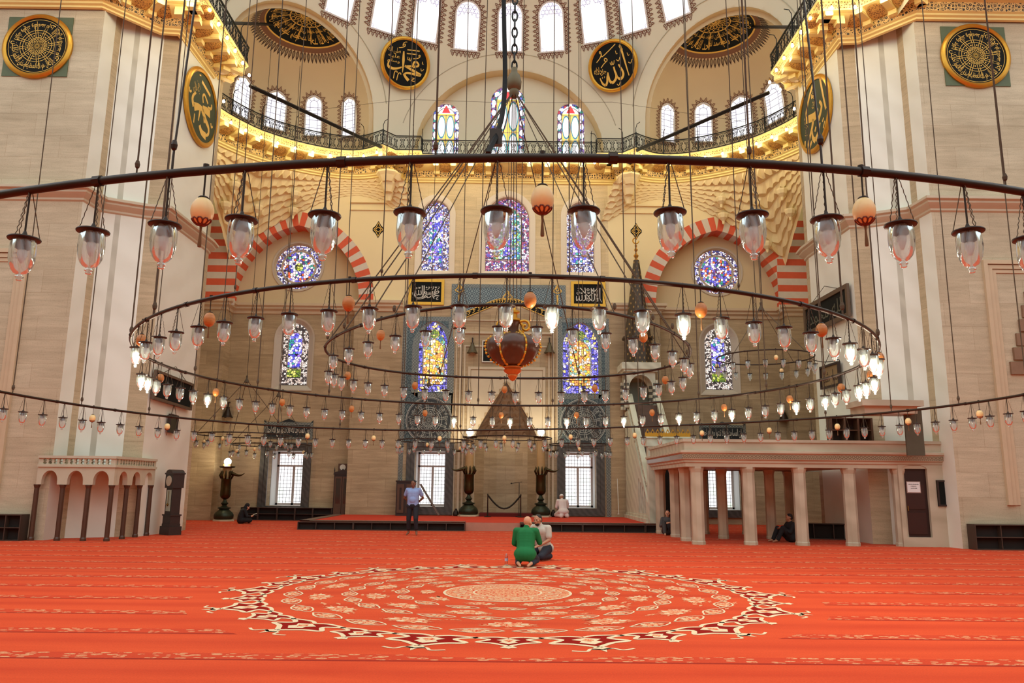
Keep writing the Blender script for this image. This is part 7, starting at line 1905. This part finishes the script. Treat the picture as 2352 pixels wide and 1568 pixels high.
KN = dict(pelvis=(0, -.10, .27), waist=(0, -.04, .42), chest=(0, .03, .62), neck=(0, .07, .76), head=(.02, .11, .86), fwd=(.5, 1, -.1), up=(0.1, .12, 1), shl=(-.20, .03, .69), shr=(.20, .03, .69), ell=(-.25, .08, .44), elr=(.27, .12, .46), wrl=(-.14, .27, .34), wrr=(.20, .30, .62), hdl=(-.10, .34, .32), hdr=(.15, .33, .72), thumbl=(1, 0, 0), thumbr=(-1, 0, 0), hipl=(-.11, -.08, .24), hipr=(.11, -.08, .24), knl=(-.18, .32, .10), knr=(.18, .32, .10), anl=(-.13, -.22, .075), anr=(.13, -.22, .075), tol=(-.08, -.30, .035), tor=(.08, -.30, .035), low=(0, -.05, -.035))
person('bald man in green shirt kneeling on the carpet with his back to the viewer', (.43, 16.25, 0), radians(-8), KN, SKIN2, m_plain('green_shirt', (14, 118, 62), .85, var=.08), m_plain('dark_jeans', (38, 48, 66), .85, var=.1), None, sleeve=1.4, cuff=.9)
K2 = {k: v for k, v in KN.items()}; K2.update(fwd=(.15, 1, -.05), elr=(.26, .10, .44), wrr=(.14, .28, .34), hdr=(.09, .35, .32))
person('dark-haired bearded man in light grey T-shirt kneeling opposite the man in green', (.80, 17.6, 0), radians(148), K2, SKIN3, m_plain('light_grey_shirt', (196, 190, 178), .85, var=.08), m_plain('dark_jeans_blue', (34, 40, 54), .85, var=.1), short_hair(True), sleeve=.7)
K3 = {k: v for k, v in KN.items()}; K3.update(fwd=(-.1, 1, -.45), elr=(.25, .08, .44), wrr=(.14, .27, .34), hdr=(.10, .34, .32), head=(0, .14, .84), neck=(0, .08, .74))
person('man in white robe and white cap kneeling on the platform', (2.42, 33.35, PZ), radians(14), K3, SKIN3, m_plain('white_robe', (226, 214, 208), .85, var=.06), None, cap_hat(m_plain('white_cap', (240, 236, 232), .8)), sleeve=1.8, robe=True)
SIT = dict(pelvis=(0, -.06, .13), waist=(0, -.06, .28), chest=(0, .02, .46), neck=(0, .09, .58), head=(0, .16, .66), fwd=(0, 1, -.6), up=(0, .3, 1), shl=(-.18, .04, .52), shr=(.18, .04, .52), ell=(-.25, .12, .30), elr=(.25, .12, .30), wrl=(-.10, .32, .28), wrr=(.10, .32, .28), hdl=(-.05, .38, .30), hdr=(.05, .38, .30), thumbl=(1, 0, .3), thumbr=(-1, 0, .3), hipl=(-.11, -.02, .13), hipr=(.11, -.02, .13), knl=(-.34, .24, .14), knr=(.34, .24, .14), anl=(.06, .30, .07), anr=(-.06, .26, .07), tol=(.17, .27, .05), tor=(-.17, .24, .05))
DK = m_plain('black_clothes', (26, 26, 30), .85, var=.1)
pr_ = person('seated figure in black with head bent over a book by the low window shelves', (-10.55, 31.9, 0), radians(-60), SIT, SKIN2, DK, DK, scarf(m_plain('black_scarf', (24, 24, 26), .9)), sleeve=1.7, vox=.014)
bk = thing('open_book', 'small open book in the hands of the figure in black', 'book', (-10.55 + .36, 31.9 + .22, .33), radians(-60))
mb = MB(); mb.quad((-.11, 0, .02), (0, 0, 0), (0, .15, .05), (-.11, .15, .07)); mb.quad((0, 0, 0), (.11, 0, .02), (.11, .15, .07), (0, .15, .05)); mb.build('pages', OFFW, bk)
mb = MB(); mb.box(-.115, .115, 0, .155, -.02, -.008); mb.build('cover', WOODD, bk)
S2 = {k: v for k, v in SIT.items()}; S2.update(fwd=(.3, 1, -.1), up=Zu, chest=(0, -.04, .46), neck=(0, -.04, .60), head=(0, -.01, .72), shl=(-.18, -.04, .53), shr=(.18, -.04, .53), knl=(-.14, .30, .42), knr=(.14, .32, .40), anl=(-.12, .48, .06), anr=(.12, .50, .06), tol=(-.12, .62, .03), tor=(.12, .64, .03), wrl=(-.1, .28, .42), wrr=(.1, .30, .40), hdl=(0, .34, .42), hdr=(.02, .36, .4))
person('person in grey sitting on the carpet between the left columns of the loggia', (5.58, 27.1, 0), radians(170), S2, SKIN2, m_plain('grey_clothes', (84, 80, 80), .85, var=.1), m_plain('grey_trousers', (70, 66, 66), .85), short_hair(), sleeve=1.7, vox=.014)
person('person in black sitting in the shade behind the loggia front columns', (8.66, 24.1, 0), radians(100), S2, SKIN3, DK, DK, short_hair(), sleeve=1.7, vox=.014)
# water bottle
t = NT('clear_plastic'); a = t.n('ShaderNodeBsdfTransparent'); a.inputs[0].default_value = (.92, .93, .96, 1); b = t.n('ShaderNodeBsdfGlossy'); b.inputs['Roughness'].default_value = .08; c = t.n('ShaderNodeMixShader'); d = t.n('ShaderNodeLayerWeight'); d.inputs[0].default_value = .5
t.l(d.outputs['Facing'], c.inputs[0]); t.l(a.outputs[0], c.inputs[1]); t.l(b.outputs[0], c.inputs[2]); t.l(c.outputs[0], t.out.inputs[0]); PLAS = t.mat
p = at_z(1163, 1298, 0); r2 = thing('water_bottle', 'clear plastic water bottle standing left of the man in green', 'bottle', (p.x, p.y, .012))
mb = MB(); mb.lathe([(0, 0), (.032, 0), (.034, .02), (.032, .06), (.034, .1), (.032, .13), (.033, .155), (.022, .185), (.013, .2), (.013, .205)], 14); mb.build('body', PLAS, r2, smooth=True)
mb = MB(); mb.lathe([(.0335, .075), (.0345, .078), (.0345, .125), (.0335, .128)], 14); mb.build('wrapper', m_plain('pale_lilac_wrapper', (206, 200, 226), .4), r2)
mb = MB(); mb.lathe([(.015, .203), (.015, .22), (0, .221)], 12); mb.build('cap', m_plain('bottle_cap', (230, 230, 236), .4), r2)
# ================================================================== carpet
t = NT('prayer_carpet'); p = t.sep(t.pos()); x, y = p[0], p[1]
per = 1.24
yy = t.math('FRACT', t.math('DIVIDE', t.math('SUBTRACT', y, BAND0 - .11), per))
v2 = t.comb(x, y)
band = t.math('MULTIPLY', t.math('GREATER_THAN', yy, .0), t.math('LESS_THAN', yy, .20))
rx = t.math('SUBTRACT', x, .05); ry = t.math('SUBTRACT', y, 12.27)
R = t.math('SQRT', t.math('ADD', t.math('MULTIPLY', rx, rx), t.math('MULTIPLY', ry, ry)))
outm = t.math('GREATER_THAN', R, 4.55)
vo = t.n('ShaderNodeTexVoronoi', feature='F1'); t.val(vo, Scale=1.0, Randomness=.7); t.l(t.mapv(v2, (7.5, 15, 1)), vo.inputs['Vector'])
ve = t.n('ShaderNodeTexVoronoi', feature='DISTANCE_TO_EDGE'); t.val(ve, Scale=1.0, Randomness=.7); t.l(t.mapv(v2, (7.5, 15, 1)), ve.inputs['Vector'])
nz = t.noise(t.mapv(v2, (9, 20, 1)), 1.0, 3, .7)
fl = t.math('MULTIPLY', t.math('LESS_THAN', t.math('ABSOLUTE', t.math('SUBTRACT', vo.outputs['Distance'], .3)), .13), t.math('GREATER_THAN', nz, .44))
fl = t.math('MULTIPLY', t.math('MULTIPLY', fl, band), outm)
edge = t.math('MULTIPLY', t.math('MULTIPLY', band, outm), .55)
n1 = t.noise(t.mapv(v2, (.30, 1.7, 1)), 1.4, 4, .6, .5)
n2 = t.noise(v2, 60, 2, .6)
dl = t.math('MULTIPLY', t.math('GREATER_THAN', yy, .955), .8)
soft = t.math('MULTIPLY', t.math('SMOOTHSTEP', yy, .45, .72) if False else t.math('SUBTRACT', 1.0, t.math('MULTIPLY', t.math('ABSOLUTE', t.math('SUBTRACT', yy, .62)), 5.0), clamp=True), .30)
c = t.mix(n1, lin((206, 60, 26)), lin((234, 90, 46)))
c = t.mix(soft, c, lin((176, 30, 14)))
c = t.mix(edge, c, lin((196, 54, 30)))
c = t.mix(t.math('MULTIPLY', fl, .8), c, lin((226, 168, 122)))
c = t.mix(t.math('MULTIPLY', dl, outm), c, lin((140, 16, 10)))
c = t.mix(.30, c, t.ramp(n2, [(.3, (.6, .55, .5)), (.7, (1.15, 1.15, 1.15))]), 'MULTIPLY')
b_ = t.bsdf(c, .95, spec=.08, bump=n2, bstr=.3, bdist=.01); b_.inputs['Sheen Weight'].default_value = .07; b_.inputs['Sheen Roughness'].default_value = .5; b_.inputs['Sheen Tint'].default_value = (1, .72, .66, 1); CARPET = t.mat
def m_inlay(name, col, col2, thr=.42):
    t = NT(name); q = t.sep(t.pos()); v = t.comb(q[0], q[1]); n = t.noise(v, 22, 3, .7); n2 = t.noise(v, 60, 2)
    c = t.mix(t.math('GREATER_THAN', n, thr), lin(col2), lin(col)); c = t.mix(.3, c, t.ramp(n2, [(.3, (.6, .58, .55)), (.7, (1.12, 1.12, 1.12))]), 'MULTIPLY'); t.bsdf(c, .95, spec=.08); return t.mat
CREAM = m_inlay('carpet_cream', (240, 214, 176), (232, 186, 146), .36); FLOW = m_inlay('carpet_flowers', (236, 172, 128), (222, 70, 38), .47); DRED = m_inlay('carpet_dark_red', (150, 22, 16), (168, 34, 24), .4)
mb = MB(); mb.m = 0; mb.quad((-27, -15, 0), (27, -15, 0), (27, 36, 0), (-27, 36, 0))
CX, CY = .05, 12.27
def pf(z): return lambda u, w, d=0.0: (CX + u, CY + w, z + d)
def polar(r, a): return (r * cos(a), r * sin(a))
def motif(pts, a0, r0, s=1.0): return [polar(r0 + q * s, a0 + p * s / r0) for p, q in pts]
def blob(mb, a0, r0, s, pts, z): mb.poly(motif(pts, a0, r0, s), (), pf(z))
def line(mb, a0, r0, s, pts, w, z, n=5): mb.ribbon(motif(spline(pts, n), a0, r0, s), w, pf(z))
NS = 28
for i in range(NS):
    a0 = 2 * pi * i / NS; big = i % 2 == 0
    s = 1.0 if big else .78
    rb = 3.62
    mb.m = 3                                   # dark red ground of the border lobes
    blob(mb, a0, rb, s, [(-.42, -.02), (-.24, .10), (-.36, .26), (-.16, .30), (0, .46), (.16, .30), (.36, .26), (.24, .10), (.42, -.02), (.16, -.06), (0, .04), (-.16, -.06)], .002)
    mb.m = 1
    for sg in (-1, 1):
        line(mb, a0, rb, s, [(sg * .48, -.03), (sg * .26, .08), (sg * .40, .26), (sg * .2, .32), (0, .50)], .062 if big else .05, .003)
        line(mb, a0, rb, s, [(0, -.02), (sg * .14, -.09), (sg * .3, -.08), (sg * .48, -.03)], .05, .003)
        if big: line(mb, a0, rb, s, [(0, .62), (sg * .10, .58), (sg * .16, .68), (sg * .28, .64)], .035, .003)
    blob(mb, a0, rb, s, [(-.16, .1), (-.08, .18), (-.12, .26), (0, .36), (.12, .26), (.08, .18), (.16, .1), (0, .02)], .0035)
    mb.m = 1; blob(mb, a0, rb, s, [(-.05, .50), (-.10, .60), (-.03, .62), (0, .74 if big else .66), (.03, .62), (.10, .60), (.05, .50)], .003)
    mb.m = 2; blob(mb, a0, rb, s, [(-.07, .15), (0, .24), (.07, .15), (0, .07)], .0045)
rnd = random.Random(5)
def flower(a, r, s, m_, z=.002):
    n = 12; pts = []
    for k in range(n * 2):
        q = 2 * pi * k / (n * 2); rr = s * (1.0 if k % 2 == 0 else .66) * (1 + .12 * sin(3 * q))
        pts.append((1.5 * rr * cos(q), rr * sin(q) * .8))
    mb.m = m_; blob(mb, a, r, 1.0, pts, z)
    mb.m = 1
    for k in range(5): q = 2 * pi * k / 5 + a; mb.poly([(a_ + .22 * s * cos(2 * pi * j / 6), b_ + .16 * s * sin(2 * pi * j / 6)) for a_, b_ in [motif([(.85 * s * cos(q), .45 * s * sin(q))], a, r)[0]] for j in range(6)], (), pf(z + .001))
for r, n, s in ((3.18, 28, .15), (2.78, 14, .24), (2.36, 24, .13), (1.98, 12, .23), (1.6, 16, .12), (1.22, 10, .17)):
    for k in range(n):
        a = 2 * pi * k / n + (pi / n if int(r * 10) % 2 else 0)
        flower(a, r, s * 1.0, 2)
        if s < .16:
            mb.m = 1; line(mb, a, r, 1.0, [(-s * 2.1, 0), (0, s * .9), (s * 2.1, 0), (0, -s * .9), (-s * 2.1, 0)], .024, .003, 3)
for k in range(150):
    a, r = rnd.uniform(0, 2 * pi), rnd.uniform(1.1, 3.4); s = rnd.uniform(.04, .08)
    mb.m = 2; blob(mb, a, r, 1.0, [(-s * 2, 0), (-s * .5, s * .6), (s * .4, s * .2), (s * 2, s * .5), (s * .6, -s * .5), (-s * .5, -s * .4)], .0022)
mb.m = 2; ring(mb, pf(.002), .0, .98, 0, 40); mb.m = 1; ring(mb, pf(.003), .94, .98, 0, 48); ring(mb, pf(.003), .5, .53, 0, 40)
for k in range(14):
    a = 2 * pi * k / 14; mb.m = 1; line(mb, a, .72, 1.0, [(-.12, 0), (0, .1), (.12, 0), (0, -.1), (-.12, 0)], .02, .0035, 3)
S('floor', mb, [CARPET, CREAM, FLOW, DRED], 'orange-red prayer carpet with a huge round floral medallion', 'carpet')
# ================================================================== light
w = bpy.data.worlds.new('daylight'); SC.world = w; w.use_nodes = True
nt = w.node_tree; nt.nodes['Background'].inputs[0].default_value = (.90, .985, 1.0, 1); nt.nodes['Background'].inputs[1].default_value = 1.0
vs_ = SC.view_settings; vs_.view_transform = 'Standard'; vs_.look = 'None'; vs_.gamma = 1.0; vs_.use_curve_mapping = False
vs_.exposure = 0.6
SC.cycles.max_bounces = 7; SC.cycles.diffuse_bounces = 4; SC.cycles.glossy_bounces = 3; SC.cycles.transmission_bounces = 4; SC.cycles.transparent_max_bounces = 24
SC.cycles.caustics_reflective = False; SC.cycles.caustics_refractive = False; SC.cycles.use_denoising = True
SC.cycles.sample_clamp_indirect = 4.0

# the rest of the hall behind and beside the viewer
mb = MB(); mb.quad((-27, -15, 0), (27, -15, 0), (27, -15, 15), (-27, -15, 15)); S('wall_rear', mb, TANP, 'rear wall of the hall behind the viewer')
for s, nm in ((-1, 'left'), (1, 'right')):
    mb = MB(); mb.quad((s * 27, -15, 0), (s * 27, 22, 0), (s * 27, 22, 15), (s * 27, -15, 15)); S('wall_aisle_' + nm, mb, TANP, f'outer {nm} wall of the hall outside the picture')
